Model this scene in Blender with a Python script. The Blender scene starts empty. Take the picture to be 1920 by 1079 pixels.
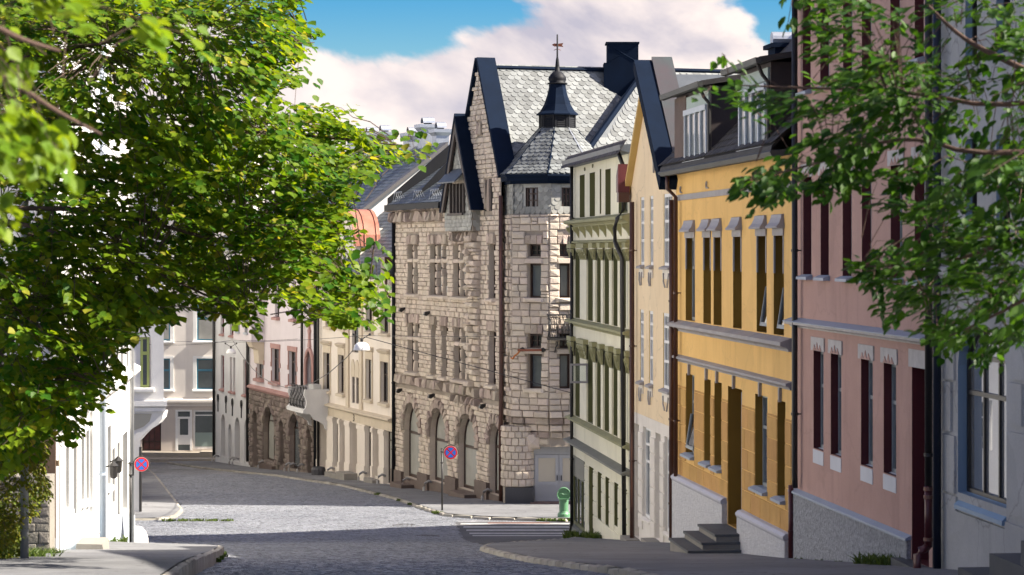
import bpy, math, random
import numpy as np
from mathutils import Vector, Matrix

random.seed(7)
rng = np.random.default_rng(7)
SC = bpy.context.scene
COL = SC.collection

# ------------------------------------------------------------------ camera, world, sun, exposure
FPX, UC, VH = 4600.0, 960.0, 470.0          # focal length and principal column / horizon row of the photograph (1920 px wide)
cam_d = bpy.data.cameras.new('camera')
cam = bpy.data.objects.new('camera', cam_d)
COL.objects.link(cam)
cam.location = (0, 0, 0)
cam.rotation_euler = (math.radians(90), 0, 0)
cam_d.sensor_width = 36.0
cam_d.lens = FPX / 1920 * 36.0
cam_d.shift_y = -(539.5 - VH) / 1920
cam_d.clip_start, cam_d.clip_end = 0.5, 6000
cam_d.dof.use_dof = True
cam_d.dof.focus_distance = 85
cam_d.dof.aperture_fstop = 4.5
SC.camera = cam

SUN_EL, SUN_AZ = math.radians(41), math.radians(84)     # azimuth measured from "towards the camera" round to the right
sun_dir = Vector((math.sin(SUN_AZ) * math.cos(SUN_EL), -math.cos(SUN_AZ) * math.cos(SUN_EL), math.sin(SUN_EL)))
sl = bpy.data.lights.new('sun', 'SUN')
sl.energy = 2.6
sl.angle = math.radians(0.53)
sl.color = (1.0, 0.91, 0.78)
so = bpy.data.objects.new('sun', sl)
COL.objects.link(so)
so.location = (60, -20, 60)
so.rotation_euler = sun_dir.to_track_quat('Z', 'Y').to_euler()

W = bpy.data.worlds.new('World')
SC.world = W
W.use_nodes = True
nt = W.node_tree
nt.nodes.clear()
def wn(t, **k):
    n = nt.nodes.new(t)
    for a, b in k.items():
        setattr(n, a, b)
    return n
def wl(a, b):
    nt.links.new(a, b)
out = wn('ShaderNodeOutputWorld')
bg = wn('ShaderNodeBackground')
bg.inputs['Strength'].default_value = 0.10
wl(bg.outputs[0], out.inputs['Surface'])
sky = wn('ShaderNodeTexSky', sky_type='NISHITA')
sky.sun_disc = False
sky.sun_elevation = SUN_EL
sky.sun_rotation = math.atan2(sun_dir.x, sun_dir.y)
sky.altitude = 0
sky.air_density = 1.0
sky.dust_density = 0.3
sky.ozone_density = 3.0
hs = wn('ShaderNodeHueSaturation')
hs.inputs['Hue'].default_value = 0.515
hs.inputs['Saturation'].default_value = 2.0
hs.inputs['Value'].default_value = 0.205
wl(sky.outputs[0], hs.inputs['Color'])
# cumulus: fractal noise on the sky direction, denser towards the horizon
tc = wn('ShaderNodeTexCoord')
def vmath(op, a, b):
    n = wn('ShaderNodeVectorMath', operation=op)
    for i, x in enumerate((a, b)):
        if hasattr(x, 'is_linked'):
            wl(x, n.inputs[i])
        else:
            n.inputs[i].default_value = x
    return n.outputs[0]
def fmath(op, a, b=0.0, c=None, clamp=False):
    n = wn('ShaderNodeMath', operation=op, use_clamp=clamp)
    for i, x in enumerate((a, b) + ((c,) if c is not None else ())):
        if hasattr(x, 'is_linked'):
            wl(x, n.inputs[i])
        else:
            n.inputs[i].default_value = x
    return n.outputs[0]
SKYOFF = (-7.6, 12.74, -0.77)
def cloud(off, det=9.0, scale=9.0):
    v = vmath('MULTIPLY', tc.outputs['Generated'], (1.0, 1.0, 1.45))
    v = vmath('ADD', v, tuple(SKYOFF[i] + off[i] for i in range(3)))
    n = wn('ShaderNodeTexNoise')
    n.inputs['Scale'].default_value = scale
    n.inputs['Detail'].default_value = det
    n.inputs['Roughness'].default_value = 0.52
    n.inputs['Distortion'].default_value = 0.25
    wl(v, n.inputs['Vector'])
    return n.outputs['Fac']
sep = wn('ShaderNodeSeparateXYZ')
wl(tc.outputs['Generated'], sep.inputs[0])
elev = sep.outputs['Z']
# cloud cover falls with height above the horizon
bias = fmath('MULTIPLY_ADD', elev, -8.0, 0.76)
bias = fmath('MINIMUM', fmath('MAXIMUM', bias, -0.03), 0.2)
c0 = fmath('ADD', cloud((0, 0, 0)), bias)
c1 = fmath('ADD', cloud((0.012, -0.005, 0.016)), bias)
mr = wn('ShaderNodeMapRange', interpolation_type='SMOOTHSTEP')
wl(c0, mr.inputs['Value'])
mr.inputs['From Min'].default_value = 0.50
mr.inputs['From Max'].default_value = 0.555
lit = fmath('MULTIPLY_ADD', fmath('SUBTRACT', c0, c1), 6.5, 0.60, clamp=True)
cr = wn('ShaderNodeMix', data_type='RGBA')
cr.inputs['A'].default_value = (0.93, 0.89, 1.05, 1)
cr.inputs['B'].default_value = (1.80, 1.57, 1.47, 1)
wl(lit, cr.inputs['Factor'])
# clouds brighter towards and away from the sun, raised out of view to fill shade
sdot = wn('ShaderNodeVectorMath', operation='DOT_PRODUCT')
wl(tc.outputs['Generated'], sdot.inputs[0])
sdot.inputs[1].default_value = sun_dir
fill_glow = fmath('MULTIPLY_ADD', fmath('MULTIPLY', sdot.outputs['Value'], sdot.outputs['Value']), 4.0, 1.0)
csc = wn('ShaderNodeVectorMath', operation='SCALE')
wl(cr.outputs['Result'], csc.inputs[0])
wl(fill_glow, csc.inputs['Scale'])
mx = wn('ShaderNodeMix', data_type='RGBA')
wl(mr.outputs[0], mx.inputs['Factor'])
wl(hs.outputs[0], mx.inputs['A'])
wl(csc.outputs[0], mx.inputs['B'])
wl(mx.outputs['Result'], bg.inputs['Color'])

SC.view_settings.view_transform = 'Standard'
SC.view_settings.look = 'None'
SC.view_settings.exposure = 2.65
SC.view_settings.gamma = 1.0
SC.view_settings.use_curve_mapping = False
SC.render.engine = 'CYCLES'
SC.cycles.max_bounces = 8
SC.cycles.diffuse_bounces = 5
SC.cycles.transmission_bounces = 6
SC.cycles.transparent_max_bounces = 8
SC.cycles.use_denoising = True

# ------------------------------------------------------------------ materials
MATS = {}
def mat(name, c1, c2=None, scale=1.5, rough=0.8, bump=0.0, bscale=20.0, rnd=0.0, streak=0.0, metal=0.0, spec=0.35, fine=0.0, coat=0.0, streak_col=None, bdist=0.02, patch=0.0, crack=0.0):
    """principled surface: two colours mixed by noise, optional rain streaks, fine grain, per-piece variation and relief"""
    if name in MATS:
        return MATS[name]
    m = bpy.data.materials.new(name)
    m.use_nodes = True
    t = m.node_tree
    b = t.nodes['Principled BSDF']
    L = t.links.new
    def N(ty, **k):
        n = t.nodes.new(ty)
        for a, v in k.items():
            setattr(n, a, v)
        return n
    c2 = c2 or tuple(x * 0.8 for x in c1)
    geo = N('ShaderNodeNewGeometry')
    oi = N('ShaderNodeObjectInfo')
    addv = N('ShaderNodeVectorMath', operation='ADD')
    L(geo.outputs['Position'], addv.inputs[0])
    mulr = N('ShaderNodeMath', operation='MULTIPLY')
    L(oi.outputs['Random'], mulr.inputs[0]); mulr.inputs[1].default_value = 3.0 if rnd else 0.0
    L(mulr.outputs[0], addv.inputs[1])
    P = addv.outputs[0]
    nz = N('ShaderNodeTexNoise')
    nz.inputs['Scale'].default_value = scale
    nz.inputs['Detail'].default_value = 6
    nz.inputs['Roughness'].default_value = 0.6
    L(P, nz.inputs['Vector'])
    ramp = N('ShaderNodeMapRange')
    ramp.inputs['From Min'].default_value = 0.3
    ramp.inputs['From Max'].default_value = 0.7
    L(nz.outputs['Fac'], ramp.inputs['Value'])
    mix = N('ShaderNodeMix', data_type='RGBA')
    mix.inputs['A'].default_value = (*c1, 1)
    mix.inputs['B'].default_value = (*c2, 1)
    L(ramp.outputs[0], mix.inputs['Factor'])
    colr = mix.outputs['Result']
    def mult(colr, fac_socket, lo, hi):
        mp = N('ShaderNodeMapRange')
        mp.inputs['To Min'].default_value = lo
        mp.inputs['To Max'].default_value = hi
        L(fac_socket, mp.inputs['Value'])
        vm = N('ShaderNodeVectorMath', operation='SCALE')
        L(colr, vm.inputs[0]); L(mp.outputs[0], vm.inputs['Scale'])
        return vm.outputs[0]
    if streak:
        sv = N('ShaderNodeVectorMath', operation='MULTIPLY')
        sv.inputs[1].default_value = (1.1, 1.1, 0.13)
        L(P, sv.inputs[0])
        ns = N('ShaderNodeTexNoise')
        ns.inputs['Scale'].default_value = 1.6
        ns.inputs['Detail'].default_value = 8
        ns.inputs['Roughness'].default_value = 0.68
        L(sv.outputs[0], ns.inputs['Vector'])
        mp = N('ShaderNodeMapRange')
        mp.inputs['From Min'].default_value = 0.52
        mp.inputs['From Max'].default_value = 0.78
        mp.inputs['To Max'].default_value = streak
        L(ns.outputs['Fac'], mp.inputs['Value'])
        mk = N('ShaderNodeMix', data_type='RGBA')
        sc = streak_col or tuple(x * 0.45 for x in c1)
        mk.inputs['B'].default_value = (*sc, 1)
        L(mp.outputs[0], mk.inputs['Factor']); L(colr, mk.inputs['A'])
        colr = mk.outputs['Result']
    if rnd:
        ad = N('ShaderNodeMath', operation='ADD')
        fr = N('ShaderNodeMath', operation='FRACT')
        L(oi.outputs['Random'], ad.inputs[0]); L(geo.outputs['Random Per Island'], ad.inputs[1])
        L(ad.outputs[0], fr.inputs[0])
        colr = mult(colr, fr.outputs[0], 1 - rnd, 1 + rnd)
        hsn = N('ShaderNodeHueSaturation')
        wn_ = N('ShaderNodeTexWhiteNoise', noise_dimensions='1D')
        L(fr.outputs[0], wn_.inputs['W'])
        mp2 = N('ShaderNodeMapRange')
        mp2.inputs['To Min'].default_value = 0.5 - 0.03 * min(1, rnd * 3)
        mp2.inputs['To Max'].default_value = 0.5 + 0.02 * min(1, rnd * 3)
        L(wn_.outputs['Value'], mp2.inputs['Value'])
        L(mp2.outputs[0], hsn.inputs['Hue']); L(colr, hsn.inputs['Color'])
        colr = hsn.outputs['Color']
    if patch or crack:
        nd = N('ShaderNodeTexNoise'); nd.inputs['Scale'].default_value = 1.1; nd.inputs['Detail'].default_value = 5
        L(P, nd.inputs['Vector'])
        pv = N('ShaderNodeVectorMath', operation='MULTIPLY_ADD'); pv.inputs[1].default_value = (1.1, 1.1, 1.1)
        L(nd.outputs['Color'], pv.inputs[0]); L(P, pv.inputs[2])
        if patch:
            vo = N('ShaderNodeTexVoronoi'); vo.inputs['Scale'].default_value = 0.55
            L(pv.outputs[0], vo.inputs['Vector'])
            colr = mult(colr, vo.outputs['Color'], 1 - patch, 1 + patch)
        if crack:
            ve = N('ShaderNodeTexVoronoi', feature='DISTANCE_TO_EDGE'); ve.inputs['Scale'].default_value = 0.45
            L(pv.outputs[0], ve.inputs['Vector'])
            mc = N('ShaderNodeMapRange'); mc.inputs['From Max'].default_value = 0.012
            mc.inputs['To Min'].default_value = 1 - crack; mc.inputs['To Max'].default_value = 1.0
            L(ve.outputs['Distance'], mc.inputs['Value'])
            vm2 = N('ShaderNodeVectorMath', operation='SCALE')
            L(colr, vm2.inputs[0]); L(mc.outputs[0], vm2.inputs['Scale'])
            colr = vm2.outputs[0]
    if fine:
        nf = N('ShaderNodeTexNoise')
        nf.inputs['Scale'].default_value = 38
        nf.inputs['Detail'].default_value = 4
        L(P, nf.inputs['Vector'])
        colr = mult(colr, nf.outputs['Fac'], 1 - fine, 1 + fine)
    L(colr, b.inputs['Base Color'])
    b.inputs['Roughness'].default_value = rough
    b.inputs['Metallic'].default_value = metal
    b.inputs['Specular IOR Level'].default_value = spec
    if coat:
        b.inputs['Coat Weight'].default_value = coat
    if bump:
        nb = N('ShaderNodeTexNoise')
        nb.inputs['Scale'].default_value = bscale
        nb.inputs['Detail'].default_value = 7
        nb.inputs['Roughness'].default_value = 0.65
        L(P, nb.inputs['Vector'])
        bp = N('ShaderNodeBump')
        bp.inputs['Strength'].default_value = bump
        bp.inputs['Distance'].default_value = bdist
        L(nb.outputs['Fac'], bp.inputs['Height'])
        L(bp.outputs[0], b.inputs['Normal'])
    MATS[name] = m
    return m

def leaf_mat(name, c1, c2, tr, k=0.4, c3=None):
    m = bpy.data.materials.new(name)
    m.use_nodes = True
    t = m.node_tree
    L = t.links.new
    b = t.nodes['Principled BSDF']
    o = t.nodes['Material Output']
    geo = t.nodes.new('ShaderNodeNewGeometry'); oi = t.nodes.new('ShaderNodeObjectInfo')
    ad = t.nodes.new('ShaderNodeMath'); fr = t.nodes.new('ShaderNodeMath'); fr.operation = 'FRACT'
    L(geo.outputs['Random Per Island'], ad.inputs[0]); L(oi.outputs['Random'], ad.inputs[1]); L(ad.outputs[0], fr.inputs[0])
    nz = t.nodes.new('ShaderNodeTexNoise'); nz.inputs['Scale'].default_value = 0.9
    L(geo.outputs['Position'], nz.inputs['Vector'])
    a2 = t.nodes.new('ShaderNodeMath'); a2.operation = 'MULTIPLY_ADD'
    L(nz.outputs['Fac'], a2.inputs[0]); a2.inputs[1].default_value = 1.3; a2.inputs[2].default_value = -0.65
    a3 = t.nodes.new('ShaderNodeMath'); a3.use_clamp = True
    L(a2.outputs[0], a3.inputs[0]); L(fr.outputs[0], a3.inputs[1])
    mx = t.nodes.new('ShaderNodeMix'); mx.data_type = 'RGBA'
    mx.inputs['A'].default_value = (*c1, 1); mx.inputs['B'].default_value = (*c2, 1)
    L(a3.outputs[0], mx.inputs['Factor'])
    if c3:
        wnz = t.nodes.new('ShaderNodeTexWhiteNoise'); wnz.noise_dimensions = '1D'
        L(fr.outputs[0], wnz.inputs['W'])
        gt = t.nodes.new('ShaderNodeMath'); gt.operation = 'GREATER_THAN'; gt.inputs[1].default_value = 0.96
        L(wnz.outputs['Value'], gt.inputs[0])
        m3 = t.nodes.new('ShaderNodeMix'); m3.data_type = 'RGBA'; m3.inputs['B'].default_value = (*c3, 1)
        L(gt.outputs[0], m3.inputs['Factor']); L(mx.outputs['Result'], m3.inputs['A'])
        mx = m3
    L(mx.outputs['Result'], b.inputs['Base Color'])
    b.inputs['Roughness'].default_value = 0.5
    b.inputs['Specular IOR Level'].default_value = 0.22
    tn = t.nodes.new('ShaderNodeBsdfTranslucent')
    sc = t.nodes.new('ShaderNodeVectorMath'); sc.operation = 'MULTIPLY'
    L(mx.outputs['Result'], sc.inputs[0]); sc.inputs[1].default_value = tr
    L(sc.outputs[0], tn.inputs['Color'])
    ms = t.nodes.new('ShaderNodeMixShader'); ms.inputs[0].default_value = k
    L(b.outputs[0], ms.inputs[1]); L(tn.outputs[0], ms.inputs[2])
    L(ms.outputs[0], o.inputs['Surface'])
    MATS[name] = m
    return m

def cobble_mat(name, c1, c2, joint, size=0.13):
    m = bpy.data.materials.new(name)
    m.use_nodes = True
    t = m.node_tree; L = t.links.new
    b = t.nodes['Principled BSDF']
    geo = t.nodes.new('ShaderNodeNewGeometry')
    n0 = t.nodes.new('ShaderNodeTexNoise'); n0.inputs['Scale'].default_value = 0.6
    L(geo.outputs['Position'], n0.inputs['Vector'])
    wv = t.nodes.new('ShaderNodeVectorMath'); wv.operation = 'MULTIPLY_ADD'
    wv.inputs[1].default_value = (0.25, 0.25, 0.0)
    L(n0.outputs['Color'], wv.inputs[0]); L(geo.outputs['Position'], wv.inputs[2])
    br = t.nodes.new('ShaderNodeTexBrick')
    br.inputs['Scale'].default_value = 1.0
    br.inputs['Brick Width'].default_value = size * 1.35
    br.inputs['Row Height'].default_value = size
    br.inputs['Mortar Size'].default_value = 0.014
    br.inputs['Mortar Smooth'].default_value = 0.6
    br.inputs['Bias'].default_value = 0.0
    br.inputs['Color1'].default_value = (*c1, 1); br.inputs['Color2'].default_value = (*c2, 1); br.inputs['Mortar'].default_value = (*joint, 1)
    L(wv.outputs[0], br.inputs['Vector'])
    n1 = t.nodes.new('ShaderNodeTexNoise'); n1.inputs['Scale'].default_value = 0.35; n1.inputs['Detail'].default_value = 5
    sv = t.nodes.new('ShaderNodeVectorMath'); sv.operation = 'MULTIPLY'; sv.inputs[1].default_value = (1.6, 0.5, 1)
    L(geo.outputs['Position'], sv.inputs[0]); L(sv.outputs[0], n1.inputs['Vector'])
    mp = t.nodes.new('ShaderNodeMapRange'); mp.inputs['From Min'].default_value = 0.3; mp.inputs['From Max'].default_value = 0.7
    mp.inputs['To Min'].default_value = 0.5; mp.inputs['To Max'].default_value = 1.45
    L(n1.outputs['Fac'], mp.inputs['Value'])
    n2 = t.nodes.new('ShaderNodeTexNoise'); n2.inputs['Scale'].default_value = 9; n2.inputs['Detail'].default_value = 3
    L(geo.outputs['Position'], n2.inputs['Vector'])
    mp2 = t.nodes.new('ShaderNodeMapRange'); mp2.inputs['To Min'].default_value = 0.35; mp2.inputs['To Max'].default_value = 1.65
    L(n2.outputs['Fac'], mp2.inputs['Value'])
    mm = t.nodes.new('ShaderNodeMath'); mm.operation = 'MULTIPLY'
    L(mp.outputs[0], mm.inputs[0]); L(mp2.outputs[0], mm.inputs[1])
    sc = t.nodes.new('ShaderNodeVectorMath'); sc.operation = 'SCALE'
    L(br.outputs['Color'], sc.inputs[0]); L(mm.outputs[0], sc.inputs['Scale'])
    L(sc.outputs[0], b.inputs['Base Color'])
    b.inputs['Roughness'].default_value = 0.6
    b.inputs['Specular IOR Level'].default_value = 0.45
    iv = t.nodes.new('ShaderNodeMath'); iv.operation = 'SUBTRACT'; iv.inputs[0].default_value = 1
    L(br.outputs['Fac'], iv.inputs[1])
    ad = t.nodes.new('ShaderNodeMath'); ad.operation = 'MULTIPLY_ADD'; ad.inputs[1].default_value = 0.5
    L(n2.outputs['Fac'], ad.inputs[0]); L(iv.outputs[0], ad.inputs[2])
    bp = t.nodes.new('ShaderNodeBump'); bp.inputs['Strength'].default_value = 0.9; bp.inputs['Distance'].default_value = 0.03
    L(ad.outputs[0], bp.inputs['Height']); L(bp.outputs[0], b.inputs['Normal'])
    MATS[name] = m
    return m

def glass(name, col, rough=0.04, spec=0.6):
    m = mat(name, col, tuple(x * 0.7 for x in col), scale=0.8, rough=rough, spec=spec)
    return m

# ------------------------------------------------------------------ mesh helpers
WLOC = {}      # world location of every object used as a parent
class MB:
    def __init__(self):
        self.v, self.f, self.sm = [], [], False
    def add(self, vs, fs):
        n = len(self.v)
        self.v.extend([tuple(p) for p in vs])
        self.f.extend([tuple(i + n for i in f) for f in fs])
    def box(self, x0, x1, y0, y1, z0, z1):
        vs = [(x0, y0, z0), (x1, y0, z0), (x1, y1, z0), (x0, y1, z0), (x0, y0, z1), (x1, y0, z1), (x1, y1, z1), (x0, y1, z1)]
        self.add(vs, [(0, 3, 2, 1), (4, 5, 6, 7), (0, 1, 5, 4), (1, 2, 6, 5), (2, 3, 7, 6), (3, 0, 4, 7)])
    def fbox(self, F, s0, s1, w0, w1, z0, z1):
        if s0 > s1: s0, s1 = s1, s0
        vs = [F.pt(s, w, z) for z in (z0, z1) for s, w in ((s0, w0), (s1, w0), (s1, w1), (s0, w1))]
        self.add(vs, [(0, 3, 2, 1), (4, 5, 6, 7), (0, 1, 5, 4), (1, 2, 6, 5), (2, 3, 7, 6), (3, 0, 4, 7)])
    def prism(self, bottom, top):
        n = len(bottom)
        self.add(list(bottom) + list(top), [tuple(reversed(range(n))), tuple(range(n, 2 * n))] + [(i, (i + 1) % n, n + (i + 1) % n, n + i) for i in range(n)])
    def fprism(self, F, poly, w0, w1):
        a = sum(poly[i][0] * poly[(i + 1) % len(poly)][1] - poly[(i + 1) % len(poly)][0] * poly[i][1] for i in range(len(poly)))
        if a > 0: poly = poly[::-1]
        self.prism([F.pt(s, w0, z) for s, z in poly], [F.pt(s, w1, z) for s, z in poly])
    def fprofile(self, F, prof, s0, s1, dz=0.0):
        """(w, z) outline swept along the facade from s0 to s1, rising by dz on the way"""
        a = sum(prof[i][0] * prof[(i + 1) % len(prof)][1] - prof[(i + 1) % len(prof)][0] * prof[i][1] for i in range(len(prof)))
        if a < 0: prof = prof[::-1]
        self.prism([F.pt(s0, w, z) for w, z in prof], [F.pt(s1, w, z + dz) for w, z in prof])
    def quad(self, a, b, c, d):
        self.add([a, b, c, d], [(0, 1, 2, 3)])
    def tube(self, pts, r, n=7, r2=None):
        pts = [Vector(p) for p in pts]
        rings = []
        for i, p in enumerate(pts):
            d = (pts[min(i + 1, len(pts) - 1)] - pts[max(i - 1, 0)]).normalized()
            up = Vector((0, 0, 1)) if abs(d.z) < 0.9 else Vector((1, 0, 0))
            x = d.cross(up).normalized(); y = d.cross(x)
            rr = r if r2 is None else r + (r2 - r) * i / max(1, len(pts) - 1)
            rings.append([p + x * math.cos(2 * math.pi * k / n) * rr + y * math.sin(2 * math.pi * k / n) * rr for k in range(n)])
        vs = [q for R in rings for q in R]
        fs = [(i * n + k, i * n + (k + 1) % n, (i + 1) * n + (k + 1) % n, (i + 1) * n + k) for i in range(len(pts) - 1) for k in range(n)]
        fs += [tuple(reversed(range(n))), tuple(range((len(pts) - 1) * n, len(pts) * n))]
        self.add(vs, fs)
    def lathe(self, c, prof, n=16, phase=0.0):
        vs = [(c[0] + r * math.cos(phase + 2 * math.pi * k / n), c[1] + r * math.sin(phase + 2 * math.pi * k / n), c[2] + z) for r, z in prof for k in range(n)]
        fs = [(i * n + k, i * n + (k + 1) % n, (i + 1) * n + (k + 1) % n, (i + 1) * n + k) for i in range(len(prof) - 1) for k in range(n)]
        fs += [tuple(reversed(range(n))), tuple(range((len(prof) - 1) * n, len(prof) * n))]
        self.add(vs, fs)

class RMB:
    """the reveals of a wall, one mesh per opening"""
    def __init__(self):
        self.parts = []

class Fac:
    """vertical plane: s runs along it (right to left seen from outside), w outwards, z up"""
    def __init__(self, ox, oy, dx, dy):
        l = math.hypot(dx, dy)
        self.o, self.d = (ox, oy), (dx / l, dy / l)
        self.n = (-self.d[1], self.d[0])
    def pt(self, s, w, z):
        return (self.o[0] + self.d[0] * s + self.n[0] * w, self.o[1] + self.d[1] * s + self.n[1] * w, z)
    def Y(self, s, w=0.0):
        return self.o[1] + self.d[1] * s + self.n[1] * w
    def S(self, u, w=0.0):
        k = (u - UC) / FPX
        return (k * (self.o[1] + self.n[1] * w) - self.o[0] - self.n[0] * w) / (self.d[0] - k * self.d[1])
    def Z(self, u, v, w=0.0):
        return (VH - v) / FPX * self.Y(self.S(u, w), w)
    def M(self, s, w, z):
        return Matrix(((self.d[0], self.n[0], 0, self.o[0] + self.d[0] * s + self.n[0] * w),
                       (self.d[1], self.n[1], 0, self.o[1] + self.d[1] * s + self.n[1] * w), (0, 0, 1, z), (0, 0, 0, 1)))

def at(u, v, Y):
    return ((u - UC) / FPX * Y, Y, (VH - v) / FPX * Y)

def link(o, parent):
    COL.objects.link(o)
    if parent is not None:
        o.parent = parent
def thing(name, label, cat, loc, group=None):
    o = bpy.data.objects.new(name, None)
    o.empty_display_size = 0.3
    o.location = loc
    COL.objects.link(o)
    o['label'] = label; o['category'] = cat
    if group: o['group'] = group
    WLOC[o.name] = Vector(loc)
    return o
def mesh_data(name, mb, m, off=(0, 0, 0)):
    me = bpy.data.meshes.new(name)
    me.from_pydata([(x - off[0], y - off[1], z - off[2]) for x, y, z in mb.v], [], mb.f)
    if m is not None:
        me.materials.append(m)
    if mb.sm:
        me.polygons.foreach_set('use_smooth', [True] * len(me.polygons))
    return me
def obj(name, mb, m, parent=None, loc=None, kind=None, label=None, cat=None, group=None):
    if isinstance(mb, RMB):
        for q in mb.parts:
            obj(name, q, m, parent)
        return None
    off = WLOC[parent.name] if parent is not None else Vector(loc or (0, 0, 0))
    o = bpy.data.objects.new(name, mesh_data(name, mb, m, off))
    link(o, parent)
    if parent is None:
        o.location = off
    WLOC[o.name] = Vector(off)
    if kind: o['kind'] = kind
    if label: o['label'] = label
    if cat: o['category'] = cat
    if group: o['group'] = group
    return o
def inst(name, me, M, parent):
    o = bpy.data.objects.new(name, me)
    link(o, parent)
    o.matrix_local = Matrix.Translation(-WLOC[parent.name]) @ M
    return o
def pieces(name, units, Ms, parent, m, limit=300, rest='rest', size=None):
    """the largest pieces one by one (shared meshes), everything past the limit joined as one part"""
    order = list(range(len(Ms)))
    if size is not None and len(Ms) > limit:
        order.sort(key=lambda i: -size[i])
    for i in order[:limit]:
        inst(name, units[i % len(units)], Ms[i], parent)
    more = order[limit:]
    if more:
        V, Fc, n = [], [], 0
        cache = [(np.array([v.co[:] for v in u.vertices]), [tuple(p.vertices) for p in u.polygons]) for u in units]
        for i in more:
            co, fs = cache[i % len(units)]
            A = np.array(Ms[i])
            V.append(co @ A[:3, :3].T + A[:3, 3] - np.array(WLOC[parent.name]))
            Fc.extend([tuple(j + n for j in f) for f in fs])
            n += len(co)
        me = bpy.data.meshes.new(rest)
        me.from_pydata(np.concatenate(V).tolist(), [], Fc)
        me.materials.append(m)
        o = bpy.data.objects.new(rest, me)
        link(o, parent)
        o['kind'] = 'stuff'
        WLOC[o.name] = Vector(WLOC[parent.name])

# ------------------------------------------------------------------ facade helpers
def row(F, spans, A, B, w=0.0, **k):
    """openings of one storey from photograph columns (left, right); A and B = (u, v top, v bottom) read at the two ends"""
    zt = (F.Z(A[0], A[1], w) + F.Z(B[0], B[1], w)) / 2
    zb = (F.Z(A[0], A[2], w) + F.Z(B[0], B[2], w)) / 2
    return [dict(sa=F.S(b, w), sb=F.S(a, w), za=zb, zb=zt, **k) for a, b in spans]
def arch_pts(o, n=10):
    sa, sb, zb, r = o['sa'], o['sb'], o['zb'], o['arch']
    c, a = (sa + sb) / 2, (sb - sa) / 2
    return [(c - a * math.cos(math.pi * i / n), zb - r + r * math.sin(math.pi * i / n)) for i in range(n + 1)]
def wall(mb, rb, F, s0, s1, z0, z1, ops, depth, w=0.0):
    """flat wall with recessed openings; the reveals go into rb"""
    rset = rb
    ss = sorted({s0, s1, *[max(s0, min(s1, x)) for o in ops for x in (o['sa'], o['sb'])]})
    zs = sorted({z0, z1, *[max(z0, min(z1, x)) for o in ops for x in (o['za'], o['zb'])]})
    for i in range(len(ss) - 1):
        run = None
        for j in range(len(zs) - 1):
            cs, cz = (ss[i] + ss[i + 1]) / 2, (zs[j] + zs[j + 1]) / 2
            hole = any(o['sa'] < cs < o['sb'] and o['za'] < cz < o['zb'] for o in ops)
            if not hole:
                run = (run[0], zs[j + 1]) if run else (zs[j], zs[j + 1])
            if run and (hole or j == len(zs) - 2):
                a, b = ss[i], ss[i + 1]
                mb.quad(F.pt(a, w, run[0]), F.pt(a, w, run[1]), F.pt(b, w, run[1]), F.pt(b, w, run[0]))
                run = None
    for o in ops:
        rset, rb = rb if isinstance(rb, RMB) else rset, MB()
        rset.parts.append(rb)
        sa, sb, za, zb, d = o['sa'], o['sb'], o['za'], o['zb'], o.get('depth', depth)
        zt = zb - o.get('arch', 0)
        rb.quad(F.pt(sa, w, za), F.pt(sa, w - d, za), F.pt(sa, w - d, zt), F.pt(sa, w, zt))
        rb.quad(F.pt(sb, w - d, za), F.pt(sb, w, za), F.pt(sb, w, zt), F.pt(sb, w - d, zt))
        rb.quad(F.pt(sa, w, za), F.pt(sb, w, za), F.pt(sb, w - d, za), F.pt(sa, w - d, za))
        if o.get('arch'):
            ap = arch_pts(o)
            for (a, b), (c, e) in zip(ap, ap[1:]):
                mb.quad(F.pt(a, w, b), F.pt(a, w, zb), F.pt(c, w, zb), F.pt(c, w, e))
                rb.quad(F.pt(a, w, b), F.pt(c, w, e), F.pt(c, w - d, e), F.pt(a, w - d, b))
        else:
            rb.quad(F.pt(sa, w, zb), F.pt(sa, w - d, zb), F.pt(sb, w - d, zb), F.pt(sb, w, zb))
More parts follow.
